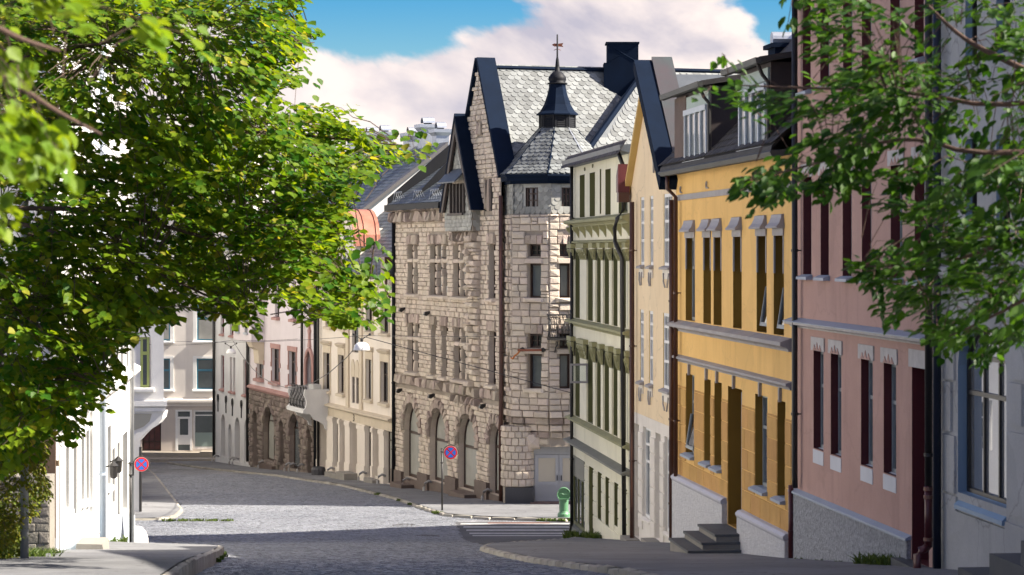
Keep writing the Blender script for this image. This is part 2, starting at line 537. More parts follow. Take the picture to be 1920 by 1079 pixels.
def win(parent, F, o, depth, fm, gm, cols=2, rows=(0.62,), ft=0.06, mt=0.045, w=0.0, name='window', bottom=0.0, sash=True):
    """frame with mullions and transoms, one pane per light"""
    if isinstance(gm, (list, tuple)):
        gm = random.choice(gm)
    sa, sb, za, zb = o['sa'], o['sb'], o['za'], o['zb']
    d = w - o.get('depth', depth)
    mb = MB()
    if o.get('arch'):
        ap = arch_pts(o)
        zs = zb - o['arch']
        c = (sa + sb) / 2
        inn = [(c + (s - c) * (1 - ft * 2 / (sb - sa)), zs + (z - zs) * (1 - ft / o['arch'])) for s, z in ap]
        for i in range(len(ap) - 1):
            mb.fprism(F, [ap[i], ap[i + 1], inn[i + 1], inn[i]], d, d + 0.07)
        mb.fbox(F, sa, sa + ft, d, d + 0.07, za, zs); mb.fbox(F, sb - ft, sb, d, d + 0.07, za, zs)
    else:
        zs = zb
        mb.fbox(F, sa, sa + ft, d, d + 0.07, za, zb); mb.fbox(F, sb - ft, sb, d, d + 0.07, za, zb)
        mb.fbox(F, sa + ft, sb - ft, d, d + 0.07, zb - ft, zb)
    mb.fbox(F, sa + ft, sb - ft, d, d + 0.07, za, za + ft + bottom)
    zc = [za + ft + bottom] + [za + (zb - za) * r for r in rows] + [zb - (ft if not o.get('arch') else 0)]
    sc = [sa + ft + (sb - sa - 2 * ft) * i / cols for i in range(cols + 1)]
    ell = lambda s: zs + o['arch'] * math.sqrt(max(0, 1 - ((s - (sa + sb) / 2) / ((sb - sa) / 2)) ** 2)) - ft * 0.6 if o.get('arch') else 1e9
    for r in zc[1:-1]:
        mb.fbox(F, sa + ft, sb - ft, d, d + 0.065, r - mt * 0.7, r + mt * 0.7)
    for s in sc[1:-1]:
        mb.fbox(F, s - mt / 2, s + mt / 2, d, d + 0.06, zc[0], min(zc[-1], ell(s)))
    fr = obj(name, mb, fm, parent)
    for i in range(cols):
        for j in range(len(zc) - 1):
            p = MB()
            a, b = sc[i], sc[i + 1]
            if o.get('arch') and j == len(zc) - 2:
                n = 5
                top = [(a + (b - a) * k / n, max(zc[j], ell(a + (b - a) * k / n))) for k in range(n + 1)]
                p.fprism(F, [(a, zc[j])] + top + [(b, zc[j])], d + 0.01, d + 0.025)
            else:
                p.fbox(F, a, b, d + 0.01, d + 0.025, zc[j], zc[j + 1])
            obj('pane', p, gm, fr)
    return fr
def sill(parent, F, o, m, out=0.1, th=0.09, ext=0.06, w=0.0, name='sill', drop=0.04, depth=0.15):
    mb = MB()
    za = o['za']
    mb.fprofile(F, [(w - depth, za + 0.004), (w + 0.0, za + 0.004), (w + out, za - drop), (w + out, za - drop - th), (w + 0.003, za - drop - th), (w + 0.003, za - 0.003), (w - depth, za - 0.003)], o['sa'] - ext if ext > 0 else o['sa'] + 0.004, o['sb'] + ext if ext > 0 else o['sb'] - 0.004)
    return obj(name, mb, m, parent)
def band(parent, F, s0, s1, z0, z1, out, m, name='cornice', w=0.002, slope=0.35, dz=0.0, steps=True):
    """moulded horizontal band: sloping weathering on top, stepped soffit below"""
    h = z1 - z0
    mb = MB()
    pr = [(w, z1), (w + out, z1 - out * slope), (w + out, z1 - out * slope - h * 0.28)]
    if steps:
        pr += [(w + out * 0.72, z1 - out * slope - h * 0.36), (w + out * 0.5, z0 + h * 0.3), (w + out * 0.3, z0 + h * 0.12), (w + out * 0.3, z0)]
    else:
        pr += [(w + out, z0)]
    pr += [(w, z0)]
    mb.fprofile(F, pr, s0, s1, dz)
    return obj(name, mb, m, parent)
def block_units(name, m, inset=0.06, n=1, rough=0.0, seed=1):
    """unit blocks (1 x 1 x 1, front at w = 1) with chamfered, optionally rock-faced fronts"""
    r = random.Random(seed)
    us = []
    for k in range(n):
        mb = MB()
        j = lambda a: r.uniform(-a, a) * rough
        base = [(-0.5, -0.5), (0.5, -0.5), (0.5, 0.5), (-0.5, 0.5)]
        vs = [(s, 0, z) for s, z in base]
        vs += [(s + j(0.04), 0.55 + j(0.25), z + j(0.05)) for s, z in base]
        vs += [(s * (1 - 2 * inset * (1.0 + j(0.9))), 0.9 + j(0.35), z * (1 - 2 * inset * (1.3 + j(1.2)))) for s, z in base]
        fs = [(i, (i + 1) % 4, 4 + (i + 1) % 4, 4 + i) for i in range(4)] + [(4 + i, 4 + (i + 1) % 4, 8 + (i + 1) % 4, 8 + i) for i in range(4)]
        if rough:
            vs.append((j(0.2), 1.0 + j(0.25), j(0.2)))
            fs += [(8 + i, 8 + (i + 1) % 4, 12) for i in range(4)]
        else:
            fs.append((8, 9, 10, 11))
        mb.add(vs, fs)
        mb.f = [tuple(reversed(f)) for f in mb.f]
        us.append(mesh_data(name, mb, m))
    return us
def blocked(o, s0, s1, z0, z1):
    return o['sa'] < s1 and o['sb'] > s0 and o['za'] < z1 and o['zb'] > z0
def fill(F, s0, s1, z0, z1, ops, hrow, lrow, joint, proud, mask=None, r=None, jit=0.0, w=0.0, pad=0.0):
    """courses of blocks between s0..s1, z0..z1 cut back at the openings; returns matrices and sizes"""
    r = r or random.Random(3)
    Ms, size = [], []
    z, k = z0, 0
    while z < z1 - 0.04:
        h = hrow * (1 + r.uniform(-jit, jit))
        zt = min(z + h, z1)
        free = [(s0, s1)]
        for o in ops:
            if not blocked(o, s0, s1, z + 0.02, zt - 0.02): continue
            a, b = o['sa'] - pad, o['sb'] + pad
            if o.get('arch') and (z + zt) / 2 > o['zb'] - o['arch']:
                q = min(1, ((z + zt) / 2 - (o['zb'] - o['arch'])) / o['arch'])
                c, hw = (a + b) / 2, (b - a) / 2 * math.sqrt(max(0, 1 - q * q))
                a, b = c - hw, c + hw
            free = [p for x, y in free for p in ((x, min(y, a)), (max(x, b), y)) if p[1] - p[0] > 0.03]
        for x, y in free:
            n = max(1, round((y - x) / lrow))
            cuts = [x + (y - x) * i / n + (r.uniform(-0.3, 0.3) * lrow * min(1, jit * 4) if 0 < i < n else 0) for i in range(n + 1)]
            if not jit and n > 1 and k % 2:
                st = (y - x) / n
                cuts = [x] + [x + st * (i + 0.5) for i in range(n)] + [y]
            for a, b in zip(cuts, cuts[1:]):
                if b - a < 0.05: continue
                if mask and not mask((a + b) / 2, (z + zt) / 2): continue
                sub = [(z, zt)]
                if jit and zt - z > hrow * 0.85 and r.random() < 0.14 and b - a < lrow * 0.9:
                    zm = z + (zt - z) * r.uniform(0.4, 0.6); sub = [(z, zm), (zm, zt)]
                for c, e in sub:
                    p = proud * (1 + r.uniform(-0.5, 0.5) * (1 if jit else 0.0))
                    Ms.append(F.M((a + b) / 2, w, (c + e) / 2) @ Matrix.Diagonal((b - a - joint, p, e - c - joint, 1)))
                    size.append((b - a) * (e - c) / F.Y((a + b) / 2) ** 2)
        z = zt; k += 1
    return Ms, size
def pipe(parent, F, s, w, z0, z1, m, r=0.06, foot=None, head=None, name='downpipe', clips=None, clip_m=None):
    mb = MB()
    pts = []
    if head: pts += [F.pt(s + head[0], w + head[1], z1 + head[2]), F.pt(s + head[0] * 0.9, w + head[1], z1 + head[2] * 0.4)]
    pts += [F.pt(s, w, z1), F.pt(s, w, z0)]
    if foot: pts += [F.pt(s + foot[0] * 0.5, w + foot[1] * 0.5, z0 - foot[2] * 0.5), F.pt(s + foot[0], w + foot[1], z0 - foot[2])]
    mb.tube(pts, r, 10)
    mb.sm = True
    p = obj(name, mb, m, parent)
    for zc in clips or ():
        c = MB()
        c.tube([F.pt(s, w, zc - 0.025), F.pt(s, w, zc + 0.025)], r * 1.25, 10)
        c.fbox(F, s - 0.012, s + 0.012, 0.0, w, zc - 0.012, zc + 0.012)
        obj('clip', c, clip_m or m, p)
    return p
def shell(parent, F, s0, s1, z0, z1, back, m, roof_z=None, name='side_wall'):
    """side and back walls of a house behind its facade"""
    mb = MB()
    a, b = s0 + 0.02, s1 - 0.02
    mb.quad(F.pt(a, -0.01, z0), F.pt(a, -back, z0), F.pt(a, -back, z1), F.pt(a, -0.01, z1))
    mb.quad(F.pt(b, -back, z0), F.pt(b, -0.01, z0), F.pt(b, -0.01, z1), F.pt(b, -back, z1))
    mb.quad(F.pt(a, -back, z0), F.pt(b, -back, z0), F.pt(b, -back, z1), F.pt(a, -back, z1))
    if roof_z is not None:
        for s in (a, b):
            mb.add([F.pt(s, -0.01, z1), F.pt(s, -back, z1), F.pt(s, -back / 2, roof_z)], [(0, 1, 2)])
    return obj(name, mb, m, parent)
def slate_mesh(name, m, w=0.36, l=0.40):
    mb = MB()
    t = 0.012
    pts = [(-w / 2, l), (w / 2, l), (w / 2, l * 0.36), (w * 0.42, l * 0.17), (w * 0.24, l * 0.04), (0, 0), (-w * 0.24, l * 0.04), (-w * 0.42, l * 0.17), (-w / 2, l * 0.36)]
    n = len(pts)
    f = lambda y, up: t * up + (1 - y / l) * 0.03
    vs = [(x * 0.985, y, f(y, 1)) for x, y in pts] + [(x * 0.985, y, f(y, 0)) for x, y in pts]
    mb.add(vs, [tuple(reversed(range(n)))] + [(i, (i + 1) % n, n + (i + 1) % n, n + i) for i in range(n)])
    mb.f[0] = tuple(reversed(mb.f[0]))
    return mesh_data(name, mb, m)
def slates(parent, O, A, B, la, lb, inside, m, w=0.36, ex=0.24, limit=300, lift=0.01, name='slate', rest='slates', out=None):
    """overlapping round-ended slates on the plane O + a*A + b*B (A along the eave, B up the slope)"""
    A, B = Vector(A).normalized(), Vector(B).normalized()
    Nn = A.cross(B).normalized()
    if (Nn.z < 0 if out is None else Nn.dot(Vector((out[0], out[1], 0))) < 0): Nn = -Nn
    A2 = B.cross(Nn)
    O = Vector(O)
    us = [slate_mesh(name, m, w, ex * 1.75) for _ in range(1)]
    Ms, b, k = [], 0.0, 0
    while b < lb:
        a = -w / 2 * (k % 2)
        while a < la + w / 2:
            sgn = 1 if A2.dot(A) > 0 else -1
            if inside(a, b + ex * 0.5):
                P = O + A * a + B * b + Nn * (lift + random.uniform(0, 0.006))
                R = Matrix(((A2.x, B.x, Nn.x, P.x), (A2.y, B.y, Nn.y, P.y), (A2.z, B.z, Nn.z, P.z), (0, 0, 0, 1)))
                Ms.append(R @ Matrix.Rotation(random.uniform(-0.025, 0.025), 4, 'Z') @ Matrix.Rotation(random.uniform(-0.02, 0.02), 4, 'Y'))
            a += w
        b += ex; k += 1
    pieces(name, us, Ms, parent, m, limit=limit, rest=rest)

# ------------------------------------------------------------------ palette
m_asph = mat('asphalt', (0.085, 0.085, 0.09), (0.06, 0.06, 0.062), scale=0.5, rough=0.85, bump=0.4, bscale=60, fine=0.25)
m_pave = mat('pavement_asphalt', (0.175, 0.178, 0.185), (0.12, 0.123, 0.13), scale=0.4, rough=0.85, bump=0.4, bscale=50, fine=0.25, streak=0.5, streak_col=(0.05, 0.05, 0.05), patch=0.14, crack=0.5)
m_cob = cobble_mat('cobbles', (0.24, 0.245, 0.26), (0.125, 0.13, 0.145), (0.05, 0.05, 0.05), 0.15)
m_cobble = mat('cobble_granite', (0.20, 0.21, 0.232), (0.142, 0.15, 0.17), scale=0.7, rough=0.55, spec=0.5, rnd=0.24, bump=0.4, bscale=40)
m_kerb = mat('kerb_granite', (0.34, 0.32, 0.28), (0.22, 0.205, 0.17), scale=1.2, rough=0.85, bump=0.5, bscale=25, rnd=0.15)
m_soil = mat('soil', (0.07, 0.06, 0.04), (0.05, 0.07, 0.03), scale=0.8, rough=0.95, bump=0.6, bscale=12)
m_paint = mat('road_paint', (0.40, 0.40, 0.39), (0.22, 0.22, 0.22), scale=6, rough=0.7)
m_iron = mat('black_iron', (0.012, 0.012, 0.013), (0.02, 0.018, 0.016), rough=0.45, spec=0.5)
m_brownp = mat('brown_pipe', (0.085, 0.035, 0.022), (0.06, 0.025, 0.018), rough=0.4, spec=0.5, streak=0.4)
m_redp = mat('red_pipe', (0.10, 0.015, 0.018), (0.07, 0.012, 0.014), rough=0.35, spec=0.5)
m_zinc = mat('zinc', (0.45, 0.47, 0.50), (0.36, 0.39, 0.43), rough=0.38, metal=0.75, scale=3)
m_navy = mat('navy_sheet_metal', (0.006, 0.013, 0.030), (0.005, 0.010, 0.022), rough=0.8, spec=0.06, scale=1.5)
m_blackm = mat('black_sheet_metal', (0.007, 0.008, 0.011), (0.010, 0.011, 0.014), rough=0.6, spec=0.2, scale=1.5)
m_slate = mat('light_slate', (0.165, 0.175, 0.172), (0.118, 0.128, 0.13), scale=1.2, rough=0.5, rnd=0.38, bump=0.25, bscale=30, spec=0.45)
m_slate_d = mat('dark_slate', (0.11, 0.125, 0.14), (0.075, 0.09, 0.105), scale=2.5, rough=0.5, rnd=0.28, bump=0.25, bscale=30, spec=0.45)
m_slate_m = mat('mid_slate', (0.31, 0.31, 0.275), (0.235, 0.24, 0.22), scale=2.5, rough=0.55, rnd=0.28, bump=0.25, bscale=30)
m_stone = mat('rock_faced_stone', (0.58, 0.50, 0.405), (0.48, 0.41, 0.33), scale=1.3, rough=0.9, rnd=0.13, bump=0.6, bscale=16, fine=0.22, bdist=0.03)
m_stone_b = mat('brown_stone', (0.42, 0.35, 0.285), (0.31, 0.255, 0.205), scale=1.3, rough=0.9, rnd=0.25, bump=0.9, bscale=14, fine=0.25, bdist=0.04)
m_stone_d = mat('dark_rubble', (0.25, 0.205, 0.17), (0.165, 0.135, 0.115), scale=1.3, rough=0.9, rnd=0.25, bump=0.9, bscale=14, fine=0.25, bdist=0.04)
m_mortar = mat('mortar', (0.34, 0.295, 0.245), (0.25, 0.215, 0.175), rough=0.95, bump=0.6, bscale=20)
m_granite = mat('brown_granite', (0.145, 0.105, 0.085), (0.10, 0.075, 0.062), rough=0.6, scale=2, fine=0.3)
m_white = mat('white_paint', (0.66, 0.655, 0.64), (0.57, 0.565, 0.55), scale=0.7, rough=0.8, bump=0.3, bscale=25, fine=0.1, streak=0.4, streak_col=(0.5, 0.48, 0.45))
m_whitew = mat('white_woodwork', (0.74, 0.74, 0.73), (0.66, 0.66, 0.65), rough=0.5)
m_dgl = glass('window_glass', (0.022, 0.026, 0.03))
m_pgl = glass('curtained_glass', (0.44, 0.44, 0.39), rough=0.06)
m_ggl = glass('grey_glass', (0.13, 0.15, 0.155), rough=0.05)
m_cgl = glass('net_curtain_glass', (0.34, 0.34, 0.32), rough=0.08)
GL = [m_dgl, m_dgl, m_ggl, m_cgl]
m_brownw = mat('brown_woodwork', (0.05, 0.028, 0.02), (0.035, 0.02, 0.015), rough=0.5)
m_grass = leaf_mat('grass', (0.05, 0.09, 0.015), (0.10, 0.13, 0.03), (1.3, 1.4, 0.8), 0.3)

# ------------------------------------------------------------------ ground, road, pavements
GZ = np.array([(-80, 4.5), (-40, 1.5), (0, -1.7), (20, -3.25), (35, -4.68), (38, -5.0), (46.3, -5.92), (52, -6.5), (58.5, -7.1), (65.4, -7.85), (70, -8.35), (76.8, -9.06), (80, -9.24), (84, -9.32), (92, -9.80),
               (97, -10.05), (111.5, -10.79), (125, -11.5), (140, -12.47), (149, -12.95), (153.5, -13.2), (200, -15), (300, -17), (6000, -17)])
def zg(y):
    return float(np.interp(y, GZ[:, 0], GZ[:, 1]))
def ys(a, b, step=1.0):
    n = max(1, int((b - a) / step))
    return sorted(set([a + (b - a) * i / n for i in range(n + 1)]))
def strip(mb, a, b, xl, xr, dz, step=1.0, nx=1):
    Y = ys(a, b, step)
    vs, fs = [], []
    for y in Y:
        l, r = xl(y), xr(y)
        vs += [(l + (r - l) * i / nx, y, zg(y) + dz) for i in range(nx + 1)]
    k = nx + 1
    for j in range(len(Y) - 1):
        fs += [(j * k + i, j * k + i + 1, (j + 1) * k + i + 1, (j + 1) * k + i) for i in range(nx)]
    mb.add(vs, fs)
def lin(*pts):
    P = sorted(pts)
    return lambda y: float(np.interp(y, [p[0] for p in P], [p[1] for p in P]))

FR = Fac(7.4375, 25.0, -0.1065, 1.0)                 # right-hand row
RX = lambda y: 10.1 - 0.1065 * y
L1X = lambda y: -8.51 - 0.0874 * (y - 45)
F6 = Fac((940 - UC) / FPX * 97, 97.0, -0.339, 1.0)    # stone house and the row beyond it
X6 = lambda y: F6.o[0] - 0.339 * (y - 97)
L2X = lambda y: -13.56 - 0.18 * (y - 89.5)

g = MB()
strip(g, -80, 300, lambda y: -900, lambda y: 900, -0.09, 4.0, 4)
g.add([(-5000, 300, -17.09), (5000, 300, -17.09), (5000, 5800, -17.09), (-5000, 5800, -17.09)], [(0, 1, 2, 3)])
obj('ground', g, m_soil, kind='structure')
g = MB()
strip(g, -10, 158, lambda y: -48, lambda y: 22, 0.0, 0.5, 30)
ROAD = obj('road', g, m_cob, kind='structure')

def cobblestones(parent, x0, x1, y0, y1):
    r = np.random.default_rng(4)
    V, Fc, n = [], [], 0
    singles = []
    y, k = y0, 0
    while y < y1:
        d = 0.115 + r.uniform(-0.01, 0.012)
        xs = x0(y) + r.uniform(0, 0.15)
        xe = x1(y)
        while xs < xe:
            w = r.uniform(0.12, 0.19)
            h = 0.012 + r.uniform(-0.007, 0.008)
            bow = 0.03 * math.sin(xs * 0.9 + y * 0.15)
            cx, cy, z = xs + w / 2, y + bow, zg(y)
            tl, tx = r.normal(0, 0.05), r.normal(0, 0.04)
            a, b = w / 2 - 0.008, d / 2 - 0.007
            base = [(cx - a, cy - b, z - 0.01), (cx + a, cy - b, z - 0.01), (cx + a, cy + b, z - 0.01), (cx - a, cy + b, z - 0.01)]
            ia, ib = a - 0.018, b - 0.016
            sl = (zg(y + 0.5) - zg(y - 0.5))
            topv = [(cx + sx * ia, cy + sy * ib, z + h + sl * sy * ib + tl * sy * ib + tx * sx * ia) for sx, sy in ((-1, -1), (1, -1), (1, 1), (-1, 1))]
            fs = [(4, 5, 6, 7), (0, 1, 5, 4), (1, 2, 6, 5), (2, 3, 7, 6), (3, 0, 4, 7)]
            if 34.6 < y < 35.9 and -4.3 < cx < 1.4 and len(singles) < 300:
                singles.append((cx, cy, z + h, w, d, tl, tx))
            else:
                V += base + topv; Fc += [tuple(i + n for i in f) for f in fs]; n += 8
            xs += w
        y += d
    q = MB(); q.v, q.f = V, Fc
    obj('cobblestones', q, m_cobble, parent, kind='stuff')
    u = MB()
    u.add([(-0.5, -0.5, -1), (0.5, -0.5, -1), (0.5, 0.5, -1), (-0.5, 0.5, -1), (-0.36, -0.36, 0), (0.36, -0.36, 0), (0.36, 0.36, 0), (-0.36, 0.36, 0)], [(4, 5, 6, 7), (0, 1, 5, 4), (1, 2, 6, 5), (2, 3, 7, 6), (3, 0, 4, 7)])
    me = mesh_data('cobblestone', u, m_cobble)
    for cx, cy, z, w, d, tl, tx in singles:
        inst('cobblestone', me, Matrix.Translation((cx, cy, z)) @ Matrix.Rotation(-0.09 + tl, 4, 'X') @ Matrix.Rotation(tx, 4, 'Y') @ Matrix.Diagonal((w - 0.015, d - 0.014, 0.022, 1)), parent)
KR = lin((-10, 1.75 + 45 * 0.115), (35, 1.75), (56, -0.66), (58, -0.55), (64, 0.5), (77.2, 2.45))   # kerb of the near right-hand pavement
KL = lin((-10, -4.68 + 45 * 0.087), (35, -4.68), (51.5, -6.1), (52.5, -6.4), (55.6, -9.55))
KF = lin((84.2, 9), (84.4, 1.9), (86, -0.9), (88, -2.3), (101, -4.83), (113, -7.84), (147.5, -20.4), (150, -21.3))
KB = lin((84.5, -14.5), (85.5, -12.4), (87, -12.0), (92, -12.4), (152, -23.0))
cobblestones(ROAD, lambda y: KL(y) + 0.05 if y < 55.6 else (L1X(y) + 0.05 if y < 68 else -14), lambda y: KR(y) - 0.05 if y < 56 else min(KR(y), lin((57, -0.45), (84.3, -2.0))(y)) - 0.02, 33.5, 84.2)
cobblestones(ROAD, lambda y: KB(y) + 0.08 if y > 84.5 else -14, lambda y: KF(y) - 0.1 if y > 86 else -2.0, 84.2, 128)
def kerbs(parent, line, y0, y1, h, width=0.16, length=0.95, side=1):
    """row of granite kerb stones following the line x(y)"""
    pts = [(line(y), y) for y in ys(y0, y1, 0.25)]
    us = block_units('kerb_stone', m_kerb, inset=0.05, n=3, rough=0.12, seed=5)
    Ms, acc, start = [], 0.0, pts[0]
    for p, q in zip(pts, pts[1:]):
        acc += math.dist(p, q)
        if acc >= length:
            d = Vector((q[0] - start[0], q[1] - start[1], zg(q[1]) - zg(start[1])))
            L = d.length; d.normalize()
            s = Vector((-d.y, d.x, 0)).normalized() * -side
            n = d.cross(s) if side < 0 else s.cross(d)
            if n.z < 0: n = -n
            c = Vector(((start[0] + q[0]) / 2, (start[1] + q[1]) / 2, (zg(start[1]) + zg(q[1])) / 2 - 0.1)) + s * 0 
            X, Yv, Zv = d * (L - 0.02), n * (h + 0.1 + random.uniform(-0.012, 0.012)), d.cross(n) * width
            Ms.append(Matrix(((X.x, Yv.x, Zv.x, c.x), (X.y, Yv.y, Zv.y, c.y), (X.z, Yv.z, Zv.z, c.z), (0, 0, 0, 1))))
            acc, start = 0.0, q
    pieces('kerb_stone', us, Ms, parent, m_kerb, limit=200, rest='kerb_stones')
g = MB(); strip(g, -10, 77.2, lambda y: KR(y) + 0.04, lambda y: RX(y) + 0.35, 0.125, 0.5, 6)
p = obj('pavement', g, m_pave, kind='structure'); kerbs(p, KR, 15, 77, 0.13)
g = MB(); strip(g, -10, 55.6, KL and (lambda y: L1X(y) - 0.3 if y > 45 else -10.2), lambda y: KL(y) - 0.04, 0.25, 0.5, 6)
p = obj('pavement', g, m_pave, kind='structure'); kerbs(p, KL, 15, 55.5, 0.255)
g = MB(); strip(g, 84.3, 150, lambda y: KF(y) + 0.04, lambda y: 22 if y < 97 else X6(y) + 0.4, 0.125, 0.5, 6)
p = obj('pavement', g, m_pave, kind='structure'); kerbs(p, KF, 84.4, 149, 0.12)
g = MB(); strip(g, 84.6, 152, lambda y: -40 if y < 89.3 else L2X(y) - 0.3, lambda y: KB(y) - 0.04, 0.10, 0.5, 3)
p = obj('pavement', g, m_pave, kind='structure'); kerbs(p, KB, 85, 151, 0.10)
g = MB(); strip(g, 57, 84.3, lambda y: max(lin((57, -0.45), (84.3, -2.0))(y), KR(y) - 4 if y < 64 else -9), lambda y: 22, 0.006, 0.5, 4)
obj('side_street', g, m_asph, kind='structure')
g = MB()
for i in range(5):
    y = 78.6 + i * 1.15
    x0 = -1.75 + 0.2 * (4 - i) * 0.6
    vs = [(x0, y), (5.5, y), (5.5, y + 0.52), (x0, y + 0.52)]
    mbs = MB(); strip(mbs, y, y + 0.52, lambda q: x0, lambda q: 6.0, 0.011, 0.26, 6)
    g.add(mbs.v, mbs.f)
obj('crosswalk_marking', g, m_paint, kind='structure')
for (u, v, r, lab) in ((800, 995, 0.42, 'dark round manhole cover in the shaded cobbles before the crosswalk'), (757, 984, 0.4, 'round manhole cover in the sunlit cobbles left of the crosswalk')):
    y = 78.5 if v > 990 else 83.0
    x = (u - UC) / FPX * y
    g = MB(); g.lathe((x, y, zg(y) - 0.02), [(r, 0), (r, 0.034), (r * 0.86, 0.036), (r * 0.84, 0.028), (0.01, 0.028)], 24)
    obj('manhole_cover', g, mat('cast_iron', (0.03, 0.03, 0.032), (0.045, 0.042, 0.04), rough=0.5, bump=0.5, bscale=30), loc=(x, y, zg(y)), label=lab, cat='manhole cover', group='manhole covers in the street')
g = MB()
xx, yy = (970 - UC) / FPX * 83.6, 83.6
g.box(xx - 1.0, xx + 1.1, yy - 0.35, yy + 0.35, zg(yy) - 0.02, zg(yy) + 0.012)
obj('drain_cover', g, mat('rusty_iron', (0.16, 0.07, 0.05), (0.10, 0.06, 0.05), rough=0.7, bump=0.4, bscale=30), loc=(xx, yy, zg(yy)), label='rusty red drain plate in the asphalt beside the crosswalk', cat='drain cover')

# ------------------------------------------------------------------ R1 grey house, nearest on the right
def house(name, label, F, s, group='houses along the street', cat='house'):
    return thing(name, label, cat, F.pt(s, 0, zg(F.Y(s))), group)
m_grey = mat('grey_render', (0.44, 0.44, 0.43), (0.36, 0.36, 0.355), scale=1.0, rough=0.85, bump=0.3, bscale=22, streak=0.55, fine=0.15, patch=0.1, crack=0.3)
m_greyb = mat('blue_grey_reveal', (0.19, 0.27, 0.36), (0.16, 0.24, 0.33), rough=0.6)
SA, SB = FR.S(2300), FR.S(1749)
SA = 2.0
R1 = house('grey_house', 'grey rendered house with a tall arched window, nearest on the right', FR, (SA + SB) / 2)
zb1, zt1 = -7.0, 5.5
o1 = dict(sa=FR.S(1887), sb=FR.S(1796), za=-3.45, zb=-1.02, arch=0.62, depth=0.2)
ups = row(FR, [(1810, 1832), (1868, 1894)], (1810, 262, 462), (1890, 250, 462), depth=0.17)
ups2 = row(FR, [(1810, 1832), (1868, 1894)], (1810, -150, 110), (1890, -170, 105), depth=0.17)
mb, rb = MB(), RMB()
wall(mb, rb, FR, SA, SB, zb1, zt1, [o1] + ups + ups2, 0.2)
obj('wall', mb, m_grey, R1); obj('reveal', rb, m_greyb, R1)
m_mirror = mat('reflecting_glass', (0.6, 0.61, 0.62), (0.55, 0.56, 0.57), rough=0.015, metal=0.75)
win(R1, FR, o1, 0.2, m_iron, m_mirror, cols=3, rows=(0.59, 0.8), ft=0.07)
for o in ups + ups2:
    win(R1, FR, o, 0.17, m_iron, m_dgl, cols=2, rows=(0.6,))
mb = MB(); mb.fprofile(FR, [(-0.2, -3.44), (-0.12, -3.44), (0.06, -3.62), (0.06, -3.68), (0.004, -3.68), (-0.2, -3.5)], o1['sa'] + 0.01, o1['sb'] - 0.01)
obj('sill', mb, mat('blue_sill', (0.22, 0.33, 0.45), (0.18, 0.28, 0.4), rough=0.5), R1)
for (a, b, c, d, w_) in ((SA, o1['sa'] - 0.02, -3.62, zb1, 0.03), (o1['sa'] - 0.02, o1['sb'] + 0.02, -3.72, zb1, 0.03), (o1['sb'] + 0.02, SB - 0.18, -3.52, zb1, 0.03)):
    mb = MB(); mb.fbox(FR, a, b, 0.002, w_, d, c); obj('plinth', mb, m_grey, R1)
for (a, b, z0, z1) in ((1768, 1793, -3.48, -2.66), (1768, 1786, -2.6, -1.9), (1772, 1792, -1.86, -1.0), (1895, 1919, -2.3, -1.75), (1895, 1990, -3.5, -2.4), (1900, 1925, -1.7, -0.9)):
    mb = MB(); mb.fbox(FR, FR.S(b), FR.S(a), 0.002, 0.035, z0, z1); obj('wall_panel', mb, m_grey, R1)
band(R1, FR, SA, SB, -0.55, -0.2, 0.14, m_grey)
mb = MB()
for k, (u, zt) in enumerate(((1790, -4.03), (1849, -3.70), (1908, -3.41), (1975, -3.1))):
    st = MB(); st.fbox(FR, 3.2 - 0.02 * k, FR.S(u + 6, 1.1 - 0.03 * k), 0.03, 1.1 - 0.03 * k, zt - 0.5, zt)
    obj('step', st, mat('dark_step_stone', (0.075, 0.08, 0.085), (0.055, 0.06, 0.065), rough=0.7, bump=0.3, bscale=30), R1)
shell(R1, FR, SA, SB, zb1, zt1, 9, m_grey, zt1 + 3)
mb = MB(); mb.fprofile(FR, [(0.35, zt1 - 0.1), (0.35, zt1 + 0.05), (-4.5, zt1 + 3.2), (-9.3, zt1 + 0.05), (-9.3, zt1 - 0.1), (-4.5, zt1 + 3.0)], SA, SB)
obj('roof', mb, m_slate_d, R1)
pipe(R1, FR, FR.S(1757, 0.12), 0.12, zg(FR.Y(SB)), zt1, mat('dark_blue_pipe', (0.012, 0.018, 0.035), rough=0.4), r=0.06)

# ------------------------------------------------------------------ R2 pink house
m_gframe = mat('grey_woodwork', (0.30, 0.33, 0.34), (0.24, 0.27, 0.28), rough=0.5)
m_pink = mat('pink_render', (0.50, 0.315, 0.265), (0.435, 0.27, 0.225), scale=0.8, rough=0.85, bump=0.12, bscale=40, streak=0.55, fine=0.1, streak_col=(0.25, 0.15, 0.13), patch=0.07, crack=0.1)
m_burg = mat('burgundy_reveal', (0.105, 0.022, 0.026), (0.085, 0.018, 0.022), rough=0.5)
m_orn = mat('lintel_plaster', (0.58, 0.55, 0.53), (0.45, 0.43, 0.41), scale=5, rough=0.85, streak=0.3)
m_rough = mat('grey_roughcast', (0.68, 0.69, 0.71), (0.30, 0.31, 0.33), scale=17, rough=0.95, bump=1.0, bscale=15, fine=0.3, bdist=0.15)
m_sillb = mat('blue_grey_sheet', (0.33, 0.38, 0.46), (0.28, 0.33, 0.40), rough=0.5)
SA, SB = FR.S(1749) + 0.02, FR.S(1487)
R2 = house('pink_house', 'dusty pink house with dark red window reveals and roughcast grey plinth', FR, (SA + SB) / 2)
zb2, zt2 = -7.2, 5.4
lo = row(FR, [(1525.4, 1544), (1557.8, 1577.3), (1614.4, 1636.5), (1657, 1680.3)], (1525.4, 657, 839.5), (1657, 680, 887), depth=0.2)
dr = dict(sa=FR.S(1742), sb=FR.S(1710), za=-4.72, zb=FR.Z(1710, 688), depth=0.3)
